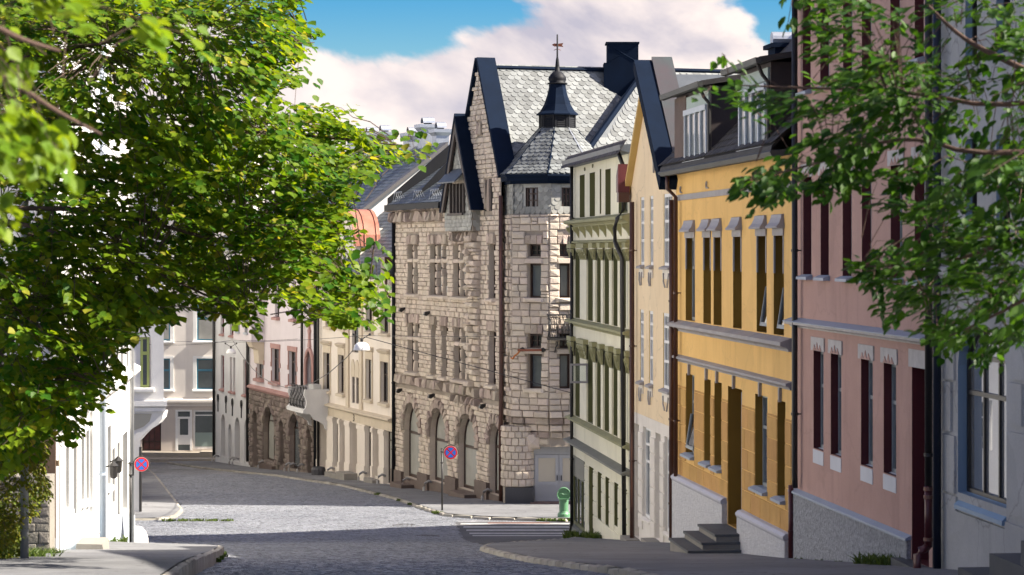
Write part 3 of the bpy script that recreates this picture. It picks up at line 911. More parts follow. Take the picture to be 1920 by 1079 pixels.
mid = row(FR, [(1506, 1521.5), (1538.7, 1554), (1580, 1597), (1616, 1634), (1670, 1692), (1715, 1734.5)], (1506, 335, 516), (1715, 304, 523), depth=0.22)
top = row(FR, [(1505, 1520), (1538, 1555), (1580.7, 1598.6), (1616, 1634), (1669.4, 1687.6), (1715, 1732)], (1505, -55, 165), (1715, -150, 118), depth=0.22)
mb, rb = MB(), RMB()
wall(mb, rb, FR, SA, SB, zb2, zt2, lo + [dr] + mid + top, 0.14)
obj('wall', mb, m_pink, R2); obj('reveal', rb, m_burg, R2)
for o in lo + mid + top:
    win(R2, FR, o, 0.2, m_gframe, m_ggl, cols=2, rows=(0.64,), ft=0.07)
for o in lo:
    mb = MB(); mb.fprofile(FR, [(-0.12, o['za'] + 0.01), (0.010, o['za'] - 0.02), (0.010, o['za'] - 0.26), (0.003, o['za'] - 0.26), (-0.12, o['za'] - 0.02)], o['sa'] - 0.01, o['sb'] + 0.01)
    obj('sill', mb, mat('white_sill', (0.62, 0.64, 0.68), (0.52, 0.54, 0.58), rough=0.6), R2)
for o in mid + top:
    sill(R2, FR, o, m_sillb, out=0.12, th=0.05, ext=0.08, depth=0.13)
for o in lo + mid + [dr]:
    mb = MB(); h = 0.24 if o is not dr else 0.27
    mb.fbox(FR, o['sa'] - 0.1, o['sb'] + 0.13, 0.002, 0.022, o['zb'], o['zb'] + h)
    lt = obj('lintel', mb, m_orn, R2)
    if o is dr: continue
    mb = MB()
    c, hw = (o['sa'] + o['sb']) / 2, (o['sb'] - o['sa']) * 0.42
    for k in (-1, 0, 1):
        x = c + k * hw * 0.66
        hh = 0.15 if k == 0 else 0.11
        mb.fprism(FR, [(x - hw * 0.36, o['zb'] + 0.004), (x - hw * 0.13, o['zb'] + hh * 0.55), (x, o['zb'] + hh), (x + hw * 0.13, o['zb'] + hh * 0.55), (x + hw * 0.36, o['zb'] + 0.004)], 0.02, 0.034)
    obj('ornament', mb, m_pink, lt)
mb = MB(); mb.fbox(FR, dr['sa'], dr['sb'], -0.3, -0.26, dr['za'], dr['zb']); d_ = obj('door', mb, m_burg, R2)
zz = FR.Z(1490, 597)
band(R2, FR, SA, SB + 0.05, FR.Z(1490, 613), zz, 0.16, m_orn, name='belt_course')
mb = MB(); mb.fprofile(FR, [(0.003, zz + 0.02), (0.19, zz - 0.045), (0.19, zz - 0.06), (0.003, zz + 0.004)], SA, SB + 0.06); obj('flashing', mb, m_sillb, R2)
# sloping roughcast plinth and its cap
pa, pb = (FR.S(1708), FR.Z(1707, 1012)), (SB, FR.Z(1487, 920))
mb = MB(); mb.fprism(FR, [(pa[0], zb2), (pa[0], pa[1]), (pb[0], pb[1]), (pb[0], zb2)], 0.002, 0.07); obj('plinth', mb, m_rough, R2)
mb = MB(); mb.fprofile(FR, [(0.003, pa[1] + 0.07), (0.10, pa[1] + 0.02), (0.10, pa[1] - 0.02), (0.003, pa[1] + 0.003)], pa[0] - 0.03, pb[0], pb[1] - pa[1]); obj('plinth_cap', mb, m_sillb, R2)
for k, (zt, w_) in enumerate(((-4.72, 0.25), (-4.86, 0.6))):
    st = MB(); st.fbox(FR, FR.S(1746), FR.S(1700 - 8 * k), -0.28 + 0.3 * k, w_, zt - 0.5, zt - 0.003); obj('step', st, MATS['dark_step_stone'], R2)
pipe(R2, FR, FR.S(1490, 0.12), 0.12, FR.Z(1487, 880), zt2, m_iron, r=0.055, foot=(0.06, -0.02, 0.28), clips=[-3, 0, 3])
pipe(R2, FR, FR.S(1483, 0.10), 0.10, zg(FR.Y(SB)) + 0.1, FR.Z(1487, 880) - 0.27, m_redp, r=0.05, clips=[-5.2])
pipe(R2, FR, FR.S(1741, 0.15), 0.15, FR.Z(1740, 905), zt2, m_iron, r=0.055, clips=[-3, 0])
pp = pipe(R2, FR, FR.S(1741, 0.15), 0.15, FR.Z(1740, 1018), FR.Z(1740, 905), m_redp, r=0.058, clips=[FR.Z(1740, 910), FR.Z(1740, 925), FR.Z(1740, 1003)], clip_m=mat('copper_clip', (0.22, 0.12, 0.09), rough=0.4, metal=0.5))
mb = MB(); z_ = FR.Z(1740, 1018); s_ = FR.S(1741, 0.15); mb.tube([FR.pt(s_, 0.15, z_ + 0.02), FR.pt(s_, 0.22, z_ - 0.03), FR.pt(s_, 0.28, z_ - 0.04), FR.pt(s_, 0.32, z_ - 0.1), FR.pt(s_, 0.33, z_ - 0.6)], 0.058, 10); mb.sm = True
obj('pipe_elbow', mb, m_redp, R2)
shell(R2, FR, SA, SB, zb2, zt2, 10, m_pink, zt2 + 2.5)
mb = MB(); mb.fprofile(FR, [(0.4, zt2 - 0.12), (0.4, zt2 + 0.05), (-5, zt2 + 2.6), (-10.3, zt2 + 0.05), (-10.3, zt2 - 0.1), (-5, zt2 + 2.4)], SA, SB)
obj('roof', mb, m_slate_d, R2)

# ------------------------------------------------------------------ R3 orange house
m_orange = mat('ochre_orange_render', (0.78, 0.50, 0.175), (0.71, 0.445, 0.15), scale=0.7, rough=0.85, bump=0.1, bscale=40, streak=0.42, fine=0.08, streak_col=(0.44, 0.25, 0.075), patch=0.06, crack=0.1)
m_orangew = mat('weathered_ochre_blocks', (0.58, 0.345, 0.115), (0.45, 0.26, 0.085), scale=1.2, rough=0.9, bump=0.35, bscale=30, streak=0.45, fine=0.15, rnd=0.06, streak_col=(0.24, 0.14, 0.05))
m_shaded_ochre = mat('shaded_ochre_reveal', (0.30, 0.165, 0.022), (0.25, 0.135, 0.018), rough=0.7)  # wall ochre darkened: the shade inside the window reveals is put into the colour
m_trim = mat('grey_trim', (0.36, 0.345, 0.35), (0.30, 0.285, 0.28), scale=2, rough=0.75, streak=0.3)
m_hood = mat('grey_hood_sheet', (0.33, 0.32, 0.34), (0.28, 0.27, 0.29), rough=0.55)
m_roughw = mat('white_roughcast', (0.78, 0.78, 0.79), (0.62, 0.62, 0.64), scale=9, rough=0.95, bump=1.0, bscale=16, fine=0.12, bdist=0.1)
SA, SB = FR.S(1487) + 0.1, FR.S(1268)
R3 = house('orange_house', 'ochre orange house with grey window hoods and two roof dormers', FR, (SA + SB) / 2)
zb3, zt3 = -8.2, 1.80
up = row(FR, [(1285.6, 1303), (1318.8, 1333), (1338, 1353), (1374.6, 1390.7), (1418.7, 1437.4), (1450.7, 1470)], (1285.6, 445, 600.7), (1450.7, 445, 626.6), depth=0.29)
gw = row(FR, [(1286.3, 1302), (1320.6, 1332.6), (1339.6, 1353.3)], (1286.3, 700, 847.7), (1339.6, 715, 873.7), depth=0.29)
gw2 = row(FR, [(1416, 1439), (1457.7, 1472.7)], (1416, 737, 908.7), (1457.7, 751.6, 932), depth=0.29)
dr = dict(sa=FR.S(1391.5), sb=FR.S(1365), za=FR.Z(1366, 983), zb=FR.Z(1365, 724), depth=0.36)
zj = FR.Z(1276, 679)
mb, rb = MB(), RMB()
wall(mb, rb, FR, SA, SB, zb3, zt3, up + gw + gw2 + [dr], 0.17)
obj('wall', mb, m_orange, R3); obj('reveal', rb, m_shaded_ochre, R3)
for i, o in enumerate(up + gw + gw2):
    d = o['depth'] - (0.07 if i in (0, 6, 9) else 0)
    o['depth'] = d
    fr = win(R3, FR, o, d, m_gframe, m_ggl if i % 2 else m_dgl, cols=2, rows=(0.64,), ft=0.07)
def tilted_sash(parent, F, o, h, depth, m, mg, out=0.2):
    """bottom-hung-out sash: hinged at its head, pushed out at the foot"""
    mb, pn = MB(), MB()
    sa, sb, z1 = o['sa'] + 0.08, o['sb'] - 0.08, o['za'] + 0.1 + h
    z0 = o['za'] + 0.12
    for a, b in ((sa, sa + 0.06), (sb - 0.06, sb)):
        mb.fprofile(F, [(-depth + 0.08, z1), (-depth + 0.13, z1), (-depth + out + 0.05, z0), (-depth + out, z0)], a, b)
    mb.fprofile(F, [(-depth + out, z0), (-depth + out + 0.05, z0), (-depth + out + 0.035, z0 + 0.07), (-depth + out - 0.015, z0 + 0.07)], sa + 0.06, sb - 0.06)
    s_ = obj('open_sash', mb, m, parent)
    pn.fprofile(F, [(-depth + 0.09, z1), (-depth + 0.1, z1), (-depth + out + 0.01, z0 + 0.07), (-depth + out, z0 + 0.07)], sa + 0.062, sb - 0.062)
    obj('pane', pn, mg, s_)
for o in (up[4], up[5], gw[0]):
    tilted_sash(R3, FR, o, 0.8, o['depth'], m_gframe, m_dgl)
for o in up:
    c = (o['sa'] + o['sb']) / 2
    hw = (o['sb'] - o['sa']) / 2
    mb = MB(); mb.fbox(FR, o['sa'] - 0.02, o['sb'] + 0.02, 0.003, 0.03, o['zb'] + 0.002, o['zb'] + 0.14); lt = obj('lintel', mb, m_trim, R3)
    mb = MB()
    z0 = o['zb'] + 0.142
    prof = [(0.003, z0), (0.15, z0), (0.16, z0 + 0.03), (0.10, z0 + 0.10), (0.06, z0 + 0.20), (0.05, z0 + 0.26), (0.003, z0 + 0.27)]
    # flared hood: narrower at the head than at the drip
    sl_, sr_ = o['sa'] - 0.06, o['sb'] + 0.06
    L = [FR.pt(sl_ + (z - z0) * 0.28, w, z) for w, z in prof]; R = [FR.pt(sr_ - (z - z0) * 0.28, w, z) for w, z in prof]
    mb.prism(L, R)
    obj('hood', mb, m_hood, R3)
    for sx in (o['sa'] + 0.004, o['sb'] - 0.064):
        j = MB(); j.fbox(FR, sx, sx + 0.06, -0.02, 0.012, o['za'] + (o['zb'] - o['za']) * 0.62, o['zb'] - 0.002); obj('jamb_trim', j, m_trim, R3)
for o in gw + gw2:
    sill(R3, FR, o, m_sillb, out=0.13, th=0.05, ext=0.08, depth=0.14)
for (va, vb, vc, vd, out) in ((601, 622, 633, 658, 0.22), (666, 680, 714, 729, 0.12)):
    z1 = (FR.Z(1276, va) + FR.Z(1480, vc)) / 2; z0 = (FR.Z(1276, vb) + FR.Z(1480, vd)) / 2
    band(R3, FR, SA, SB + 0.05, z0, z1, out, m_trim, name='belt_course')
    if out > 0.2: zbelt2 = z0
zk = (FR.Z(1276, 680) + FR.Z(1480, 729)) / 2
for o in gw + gw2 + [dr]:
    c = (o['sa'] + o['sb']) / 2
    mb = MB(); mb.fprism(FR, [(c - 0.03, o['zb'] - 0.02), (c + 0.03, o['zb'] - 0.02), (c + 0.06, zk - 0.002), (c - 0.06, zk - 0.002)], 0.003, 0.06); obj('keystone', mb, m_trim, R3)
zt_ = FR.Z(1273, 372)
mb = MB(); mb.fbox(FR, SA, SB, 0.003, 0.04, zt_ - 0.06, zt_ + 0.07); obj('frieze_trim', mb, m_trim, R3)
for u, v in ((1327, 347), (1475, 325), (1278, 356), (1392, 338)):
    mb = MB(); c = FR.pt(FR.S(u), 0.03, FR.Z(u, v))
    mb.tube([(c[0] + FR.d[0] * 0.07 * math.cos(a), c[1] + FR.d[1] * 0.07 * math.cos(a), c[2] + 0.07 * math.sin(a)) for a in [i * math.pi / 6 for i in range(13)]], 0.014, 6)
    mb.fbox(FR, FR.S(u) - 0.2, FR.S(u) - 0.07, 0.02, 0.04, c[2] - 0.085, c[2] - 0.06)
    obj('wall_anchor', mb, m_trim, R3)
# rusticated blocks of the ground storey, above the sloping plinth
pl = lambda s: np.interp(s, [FR.S(1479.5), FR.S(1385), FR.S(1364.8), FR.S(1270)], [FR.Z(1479.5, 1011), FR.Z(1385, 963.5), FR.Z(1364.8, 945), FR.Z(1270, 898)])
us = block_units('block', m_orangew, inset=0.02, n=1)
Ms, sz = fill(FR, SA + 0.02, SB - 0.02, -7.0, zk - 0.55, gw + gw2 + [dr], 0.42, 0.85, 0.022, 0.018, mask=lambda s, z: z > pl(s) + 0.16, w=0.002, pad=0.005)
pieces('block', us, Ms, R3, m_orangew, limit=300, size=sz, rest='blocks')
for a, b in ((SA + 0.1, FR.S(1392)), (FR.S(1364), SB)):
    za_, zb_ = float(pl(a)), float(pl(b))
    mb = MB(); mb.fprism(FR, [(a, zb3), (a, za_), (b, zb_), (b, zb3)], 0.003, 0.12); obj('plinth', mb, m_roughw, R3)
    mb = MB(); mb.fprofile(FR, [(0.004, za_ + 0.13), (0.10, za_ + 0.11), (0.15, za_ + 0.06), (0.15, za_ + 0.02), (0.123, za_ - 0.03), (0.004, za_ + 0.004)], a, b, zb_ - za_); obj('plinth_cap', mb, mat('lavender_sheet', (0.50, 0.50, 0.56), (0.44, 0.44, 0.5), rough=0.5), R3)
mb = MB(); mb.fbox(FR, dr['sa'], dr['sb'], -0.36, -0.31, dr['za'], dr['zb']); d_ = obj('door', mb, m_brownw, R3)
mb = MB(); mb.fbox(FR, dr['sa'] + 0.02, dr['sa'] + 0.09, -0.12, 0.0, dr['za'], dr['zb'] - 0.05); obj('door_frame', mb, m_trim, R3)
m_step = mat('step_slate', (0.10, 0.105, 0.11), (0.075, 0.08, 0.085), rough=0.65, bump=0.3, bscale=30, fine=0.2)
zl = dr['za'] - 0.01
for k, (w1, u0, u1) in enumerate(((0.60, 1397, 1363), (0.90, 1399, 1362), (1.20, 1401, 1361))):
    st = MB(); zt = zl - k * 0.15
    st.fbox(FR, FR.S(u0, 0), FR.S(u1, 0), 0.125 if k else -0.3, w1, zt - (0.6 if k < 2 else 0.5), zt - 0.05)
    s_ = obj('step', st, mat('step_concrete', (0.27, 0.25, 0.22), (0.2, 0.19, 0.17), rough=0.85, bump=0.3, bscale=25), R3)
    st = MB(); st.fbox(FR, FR.S(u0, 0) - 0.02, FR.S(u1, 0) + 0.02, 0.125 if k else -0.3, w1 + 0.03, zt - 0.049, zt)
    obj('tread', st, m_step, s_)
# gutter, roof and dormers
mb = MB(); n_ = 12
zE = zt3 + 0.04
mb.fprofile(FR, [(0.02, zE - 0.05), (0.30, zE - 0.10), (0.40, zE - 0.09), (0.44, zE), (0.41, zE + 0.03), (0.02, zE + 0.06)], SA - 0.1, SB + 0.06)
obj('gutter', mb, mat('grey_green_gutter', (0.07, 0.072, 0.064), (0.05, 0.052, 0.046), rough=0.55), R3)
rise = 1.45
mb = MB(); mb.fprofile(FR, [(0.40, zE + 0.035), (0.38, zE + 0.12), (-3.6, zE + 4.1), (-9, zE + 0.1), (-9, zE), (-3.6, zE + 3.95)], SA, SB)
m_oldtile = mat('old_dark_tile', (0.055, 0.05, 0.048), (0.035, 0.033, 0.032), rough=0.7, rnd=0.3, bump=0.3)
RF3 = obj('roof', mb, m_oldtile, R3)
bdir = Vector((FR.n[0] * -3.98, FR.n[1] * -3.98, 3.98))
slates(R3, FR.pt(SA, 0.385, zE + 0.125), (FR.d[0], FR.d[1], 0), bdir, SB - SA, 1.6, lambda a, b: True, m_oldtile, w=0.3, ex=0.22, limit=120)
m_dcheek = mat('dormer_cheek_sheet', (0.05, 0.038, 0.036), (0.035, 0.028, 0.028), rough=0.6, scale=2)
m_brick = mat('brown_cladding', (0.13, 0.09, 0.075), (0.09, 0.065, 0.055), rough=0.8, scale=3, bump=0.4, bscale=20)
m_mint = mat('pale_mint_board', (0.40, 0.48, 0.45), (0.33, 0.41, 0.38), rough=0.6, streak=0.2)
def dormer(u_far, u_near, ztop, uw0, uw1, wall_m, nwin):
    s0, s1 = FR.S(u_near, 0.1), FR.S(u_far, 0.1)
    zb = zE + 0.10
    zt = ztop
    mb = MB(); mb.fbox(FR, s0, s1, -3.2, 0.22, zb - 0.1, zt); D = obj('dormer', mb, m_dcheek, R3)
    mb = MB(); mb.fprofile(FR, [(0.45, zt - 0.02), (0.48, zt + 0.08), (-3.6, zt + 0.75), (-3.6, zt + 0.6)], s0 - 0.25, s1 + 0.25); obj('dormer_roof', mb, m_oldtile, D)
    mb = MB(); mb.fprofile(FR, [(0.46, zt - 0.06), (0.56, zt - 0.05), (0.58, zt + 0.06), (0.46, zt + 0.05)], s0 - 0.28, s1 + 0.28); obj('dormer_gutter', mb, MATS['grey_green_gutter'], D)
    mb = MB(); mb.fbox(FR, FR.S(uw1, 0.1), FR.S(uw0, 0.1), 0.222, 0.26, zb + 0.02, zt - 0.1); obj('dormer_front', mb, m_mint, D)
    a, b = FR.S(uw1, 0.1) + 0.05, FR.S(uw0, 0.1) - 0.05
    n = nwin
    fr = MB()
    for k in range(n + 1):
        x = a + (b - a) * k / n
        fr.fbox(FR, x - 0.05, x + 0.05, 0.262, 0.32, zb + 0.02, zt - 0.42)
    fr.fbox(FR, a - 0.05, b + 0.05, 0.322, 0.34, zt - 0.52, zt - 0.4); fr.fbox(FR, a - 0.08, b + 0.08, 0.322, 0.36, zb + 0.0, zb + 0.05)
    W_ = obj('dormer_window', fr, mat('grey_white_woodwork', (0.52, 0.56, 0.60), (0.45, 0.49, 0.53), rough=0.5), D)
    for k in range(n):
        x0, x1 = a + (b - a) * k / n + 0.055, a + (b - a) * (k + 1) / n - 0.055
        p = MB(); p.fbox(FR, x0, x1, 0.27, 0.285, zb + 0.07, zt - 0.525); COLP = obj('dormer_pane', p, m_ggl, D)
    if u_far - uw0 < -8:
        c = MB(); c.fbox(FR, b + 0.08, s1 - 0.02, 0.223, 0.27, zb, zt - 0.05); obj('dormer_cladding', c, wall_m, D)
    mb = MB(); mb.tube([FR.pt(s0 - 0.1, 0.52, zt), FR.pt(s0 - 0.06, 0.4, zt - 0.25), FR.pt(s0 - 0.06, 0.28, zt - 0.4), FR.pt(s0 - 0.06, 0.28, zb + 0.1)], 0.04, 8); obj('dormer_downpipe', mb, m_iron, D)
    return D
dormer(1278, 1344, FR.Z(1335, 166), 1300, 1342, m_brick, 4)
dormer(1399, 1457, FR.Z(1450, 122), 1404, 1455, m_brick, 4)
mb = MB(); 
q_ = FR.S(1470, -2.5); mb.fbox(FR, q_ - 0.4, q_ + 0.4, -2.9, -2.2, 3.0, FR.Z(1470, 92, -2.5)); mb.fbox(FR, q_ - 0.5, q_ + 0.5, -3.0, -2.1, FR.Z(1470, 92, -2.5), FR.Z(1470, 84, -2.5)); ch = obj('chimney', mb, m_navy, R3)
mb = MB(); zc = FR.Z(1470, 84, -2.5); mb.tube([FR.pt(q_, -2.9, zc + 0.12), FR.pt(q_, -2.2, zc + 0.12)], 0.18, 14); obj('cowl', mb, m_zinc, ch)
shell(R3, FR, SA, SB, zb3, zt3, 8.9, m_orange, zt3 + 3.6)
pipe(R3, FR, FR.S(1267, 0.12), 0.12, FR.Z(1270, 890), zt3 - 0.55, m_brownp, r=0.05, head=(-0.12, 0.22, 0.5), clips=[-1, -4])

# ------------------------------------------------------------------ R4 pale yellow gabled house
m_yel = mat('pale_yellow_render', (0.78, 0.63, 0.42), (0.72, 0.57, 0.37), scale=0.6, rough=0.85, bump=0.08, bscale=40, streak=0.38, fine=0.06, streak_col=(0.5, 0.38, 0.22), patch=0.05, crack=0.2)
m_ochre = mat('ochre_soffit', (0.55, 0.38, 0.14), (0.50, 0.34, 0.12), rough=0.7)
m_bwhite = mat('off_white_render', (0.74, 0.70, 0.64), (0.64, 0.60, 0.54), scale=0.9, rough=0.85, bump=0.2, bscale=30, streak=0.4, fine=0.06, streak_col=(0.4, 0.35, 0.28))
SA, SB = FR.S(1268) + 0.02, FR.S(1183)
R4 = house('yellow_gable_house', 'narrow pale yellow house with a steep street gable and white ground floor', FR, (SA + SB) / 2)
zb4 = -9.6
f3 = row(FR, [(1201, 1208), (1218.5, 1225), (1244.5, 1260.5)], (1201, 370, 497), (1244.5, 364.6, 499), depth=0.09)
f2 = row(FR, [(1200, 1207), (1217.5, 1224.5), (1243.5, 1260)], (1200, 581, 713), (1243.5, 586, 728), depth=0.09)
gf = row(FR, [(1205.7, 1220), (1246, 1260)], (1205.7, 799, 968), (1246, 818, 996), depth=0.14)
ga = dict(sa=FR.S(1198), sb=FR.S(1189), za=zg(64.5) + 0.25, zb=FR.Z(1189, 793), depth=0.4)
gd = dict(sa=FR.S(1238.6), sb=FR.S(1229), za=zg(61) + 0.2, zb=FR.Z(1229, 811), depth=0.3)
zw = (FR.Z(1188, 773) + FR.Z(1259, 800)) / 2
apex = (FR.S(1219), FR.Z(1219, 138)); lef = (SB, FR.Z(1185, 352)); rig = (FR.S(1250), FR.Z(1248, 305))
rig = (SA, rig[1] - 1.2 * (apex[1] - rig[1]) / (apex[0] - rig[0]) * max(0.0, rig[0] - SA) * 0.3)
zsp = min(lef[1], rig[1])
mb, rb = MB(), RMB()
wall(mb, rb, FR, SA, SB, zw, zsp, f3 + f2, 0.09)
mb.add([FR.pt(SA, 0, zsp), FR.pt(SA, 0, rig[1]), FR.pt(apex[0], 0, apex[1]), FR.pt(SB, 0, lef[1]), FR.pt(SB, 0, zsp)], [(0, 1, 2, 3, 4)])
obj('wall', mb, m_yel, R4)
obj('reveal', rb, m_ochre, R4)
mb, rb = MB(), RMB()
wall(mb, rb, FR, SA, SB, zb4, zw - 0.002, gf + [ga, gd], 0.2)
obj('ground_floor_wall', mb, m_bwhite, R4); obj('reveal', rb, m_bwhite, R4)
for o in f3 + f2:
    big = o['sb'] - o['sa'] > 0.9
    win(R4, FR, o, 0.09, m_whitew, m_ggl, cols=3 if big else 2, rows=(0.36, 0.62, 0.82), ft=0.08, mt=0.05)
    sill(R4, FR, o, m_trim, out=0.12, th=0.05, ext=0.05, depth=0.08)
    c, hw = (o['sa'] + o['sb']) / 2, (o['sb'] - o['sa']) / 2
    mb = MB()
    z = o['za'] - 0.1
    mb.fbox(FR, c - hw, c + hw, 0.003, 0.035, z - 0.22, z)
    ap = obj('apron', mb, m_bwhite, R4)
    for k in (-1, 1):
        mb = MB(); mb.tube([FR.pt(c + k * hw * 0.6, 0.05, z - 0.08), FR.pt(c + k * hw * 0.5, 0.06, z - 0.28), FR.pt(c + k * hw * 0.25, 0.05, z - 0.42)], 0.022, 5); obj('scroll', mb, m_trim, ap)
for o in gf:
    win(R4, FR, o, 0.12, m_whitew, m_ggl, cols=2, rows=(0.62, 0.81), ft=0.08)
    sill(R4, FR, o, m_bwhite, out=0.06, th=0.05, ext=0.04, depth=0.1)
for o in (ga, gd):
    mb = MB(); mb.fbox(FR, o['sa'], o['sb'], -o['depth'], -o['depth'] + 0.05, o['za'], o['zb']); d_ = obj('door', mb, m_whitew, R4)
    mb = MB(); mb.fbox(FR, o['sa'] + 0.08, o['sa'] + 0.12, -o['depth'] + 0.05, -o['depth'] + 0.1, o['za'] + 1.0, o['za'] + 1.14); obj('handle', mb, m_iron, d_)
    st = MB(); st.fbox(FR, o['sa'] - 0.15, o['sb'] + 0.15, -0.3, 0.35, o['za'] - 0.5, o['za'] - 0.01); obj('step', st, MATS['step_concrete'], R4)
us = block_units('block', m_bwhite, inset=0.03, n=1)
gops = gf + [ga, gd]
Ms, sz = fill(FR, SA + 0.02, SB - 0.02, zg(64) + 0.5, FR.Z(1189, 793) - 0.1, gops, 0.42, 0.9, 0.03, 0.035, w=0.002, pad=0.01)
pieces('block', us, Ms, R4, m_bwhite, limit=200, size=sz)
# verge, oval, roof
def rake(parent, F, a, b, w0, w1, t, m, name):
    dx, dz = b[0] - a[0], b[1] - a[1]
    l = math.hypot(dx, dz); nx, nz = -dz / l * t, dx / l * t
    if nz < 0: nx, nz = -nx, -nz
    mb = MB(); mb.fprism(F, [a, b, (b[0] + nx, b[1] + nz), (a[0] + nx, a[1] + nz)], w0, w1)
    return obj(name, mb, m, parent)
lx = (SB + 0.16, lef[1] - 0.2)
rake(R4, FR, apex, lx, 0.003, 0.17, 0.12, m_ochre, 'verge_board')
m_patina = mat('patina_sheet', (0.065, 0.05, 0.056), (0.045, 0.07, 0.07), scale=0.7, rough=0.5, metal=0.2, streak=0.3)
rx = (SA - 0.05, rig[1] - 0.25)
rake(R4, FR, (apex[0] + 0.12, apex[1] + 0.1), rx, -0.02, 0.42, 0.30, m_navy, 'verge_flashing')
dx, dz = rx[0] - apex[0], rx[1] - apex[1]
l = math.hypot(dx, dz)
mb = MB(); nx, nz = -abs(dz) / l * 0.31, abs(dx) / l * 0.31
mb.fprism(FR, [(apex[0], apex[1] + 0.02), (rx[0], rx[1]), (rx[0] + nx, rx[1] + nz), (apex[0] + nx * 0.2, apex[1] + 0.42)], -0.55, -0.03); obj('parapet_cover', mb, m_patina, R4)
mb = MB(); mb.fprism(FR, [(SA, rig[1] - 0.3), (apex[0], apex[1] - 0.02), (SB, lef[1] - 0.05), (SB, lef[1] - 0.3), (apex[0], apex[1] - 0.3), (SA, rig[1] - 0.5)], -9.5, -0.56); obj('roof', mb, m_slate_d, R4)
mb = MB(); c = (FR.S(1227.5), FR.Z(1227.5, 261)); ov = [(c[0] + 0.33 * math.cos(a), c[1] + 0.5 * math.sin(a)) for a in [i * math.pi / 10 for i in range(20)]]
mb.fprism(FR, ov, 0.002, 0.05); O_ = obj('oval_medallion', mb, m_bwhite, R4)
mb = MB(); mb.fprism(FR, [(c[0] + (s - c[0]) * 0.6, c[1] + (z - c[1]) * 0.7) for s, z in ov], 0.05, 0.075); mb.fprism(FR, [(c[0] - 0.08, c[1] - 0.48), (c[0] + 0.08, c[1] - 0.48), (c[0], c[1] - 0.85)], 0.003, 0.05); obj('relief', mb, m_trim, O_)
m_maroon = mat('maroon_sheet', (0.11, 0.025, 0.03), (0.08, 0.02, 0.025), rough=0.45)
mb = MB(); ze = FR.Z(1178, 362); mb.fprism(FR, [(SB - 0.1, ze + 0.75), (SB + 0.25, ze + 0.45), (SB + 0.25, ze), (SB - 0.1, ze)], 0.05, 0.36); obj('eave_box', mb, m_maroon, R4)
mb = MB(); mb.fbox(FR, SB - 0.12, SB + 0.2, 0.05, 0.35, ze - 0.26, ze - 0.003); obj('hopper', mb, m_brownp, R4)
pipe(R4, FR, FR.S(1185, 0.13), 0.13, zg(FR.Y(SB)) + 0.15, ze - 0.27, m_brownp, r=0.065, clips=[0.0, -2.5, -5.5], foot=(0, 0.05, 0.1))
pipe(R4, FR, FR.S(1259, 0.12), 0.12, zg(FR.Y(SA)) + 0.2, 1.2, m_brownp, r=0.06, clips=[-1.2, -4.0, -6.0])
shell(R4, FR, SA, SB, zb4, zsp - 0.4, 9.5, m_yel)

# ------------------------------------------------------------------ R5 green and cream house on the corner
m_cream = mat('cream_render', (0.80, 0.765, 0.58), (0.72, 0.685, 0.515), scale=0.6, rough=0.8, bump=0.1, bscale=40, streak=0.45, fine=0.05, streak_col=(0.40, 0.38, 0.25), patch=0.06)
m_olive = mat('olive_trim', (0.33, 0.32, 0.17), (0.27, 0.26, 0.13), scale=1.5, rough=0.75, streak=0.35, streak_col=(0.1, 0.1, 0.05))
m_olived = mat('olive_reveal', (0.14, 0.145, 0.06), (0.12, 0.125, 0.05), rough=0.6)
SA, SB = FR.S(1183) + 0.02, FR.S(1072)
R5 = house('green_house', 'narrow cream house with olive green pilasters and cornices on the side street corner', FR, (SA + SB) / 2)
zb5, zt5 = -10.6, (FR.Z(1072, 308) + FR.Z(1178, 281)) / 2
t4 = row(FR, [(1087, 1096.3), (1105.6, 1115.6), (1135, 1145), (1160, 1177)], (1087, 331, 411), (1160, 311, 398), depth=0.22)
slit = dict(sa=FR.S(1127.4), sb=FR.S(1124.5), za=t4[0]['za'] + 0.05, zb=t4[0]['zb'] + 0.05, depth=0.1)
cols3 = [(1079, 1090), (1102.7, 1114.5), (1119.6, 1129.4), (1133.9, 1145), (1150.5, 1161), (1165.7, 1177)]
t3 = row(FR, cols3, (1079, 470, 597), (1165.7, 470, 613), depth=0.3)
t2 = row(FR, cols3, (1079, 642, 778), (1165.7, 662, 825), depth=0.3)
gr = row(FR, [(1121, 1128.4), (1135.5, 1142.7), (1152, 1159.5), (1167.6, 1175.7)], (1121, 884, 990), (1167.6, 914, 989), depth=0.22)
zh = gr[0]['zb']
gdoor = dict(sa=FR.S(1113), sb=FR.S(1104.6), za=zg(74.5) + 0.1, zb=zh, depth=0.3)
shop = dict(sa=FR.S(1096.5), sb=FR.S(1073.2), za=(FR.Z(1071, 978) + FR.Z(1096, 1001)) / 2, zb=(FR.Z(1072, 852) + FR.Z(1096, 865)) / 2, depth=0.1)
for o in gr: o['za'] = max(o['za'], zg(FR.Y(o['sa'])) + 0.45)
mb, rb = MB(), RMB()
wall(mb, rb, FR, SA, SB, zb5, zt5, t4 + [slit] + t3 + t2 + gr + [gdoor, shop], 0.2)
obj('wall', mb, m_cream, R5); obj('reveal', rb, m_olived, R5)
for o in t4: win(R5, FR, o, 0.2, m_olived, m_ggl, cols=2, rows=(0.64,), ft=0.06)
mb = MB(); mb.fbox(FR, slit['sa'], slit['sb'], -0.09, -0.06, slit['za'], slit['zb']); obj('panel', mb, mat('dark_red_panel', (0.12, 0.04, 0.035), rough=0.6), R5)
for o in t3 + t2 + gr: win(R5, FR, o, o['depth'] - 0.02, m_olived, m_dgl, cols=2, rows=(0.64,), ft=0.06)
mb = MB(); mb.fbox(FR, gdoor['sa'], gdoor['sb'], -0.3, -0.24, gdoor['za'], gdoor['zb']); obj('door', mb, m_olived, R5)
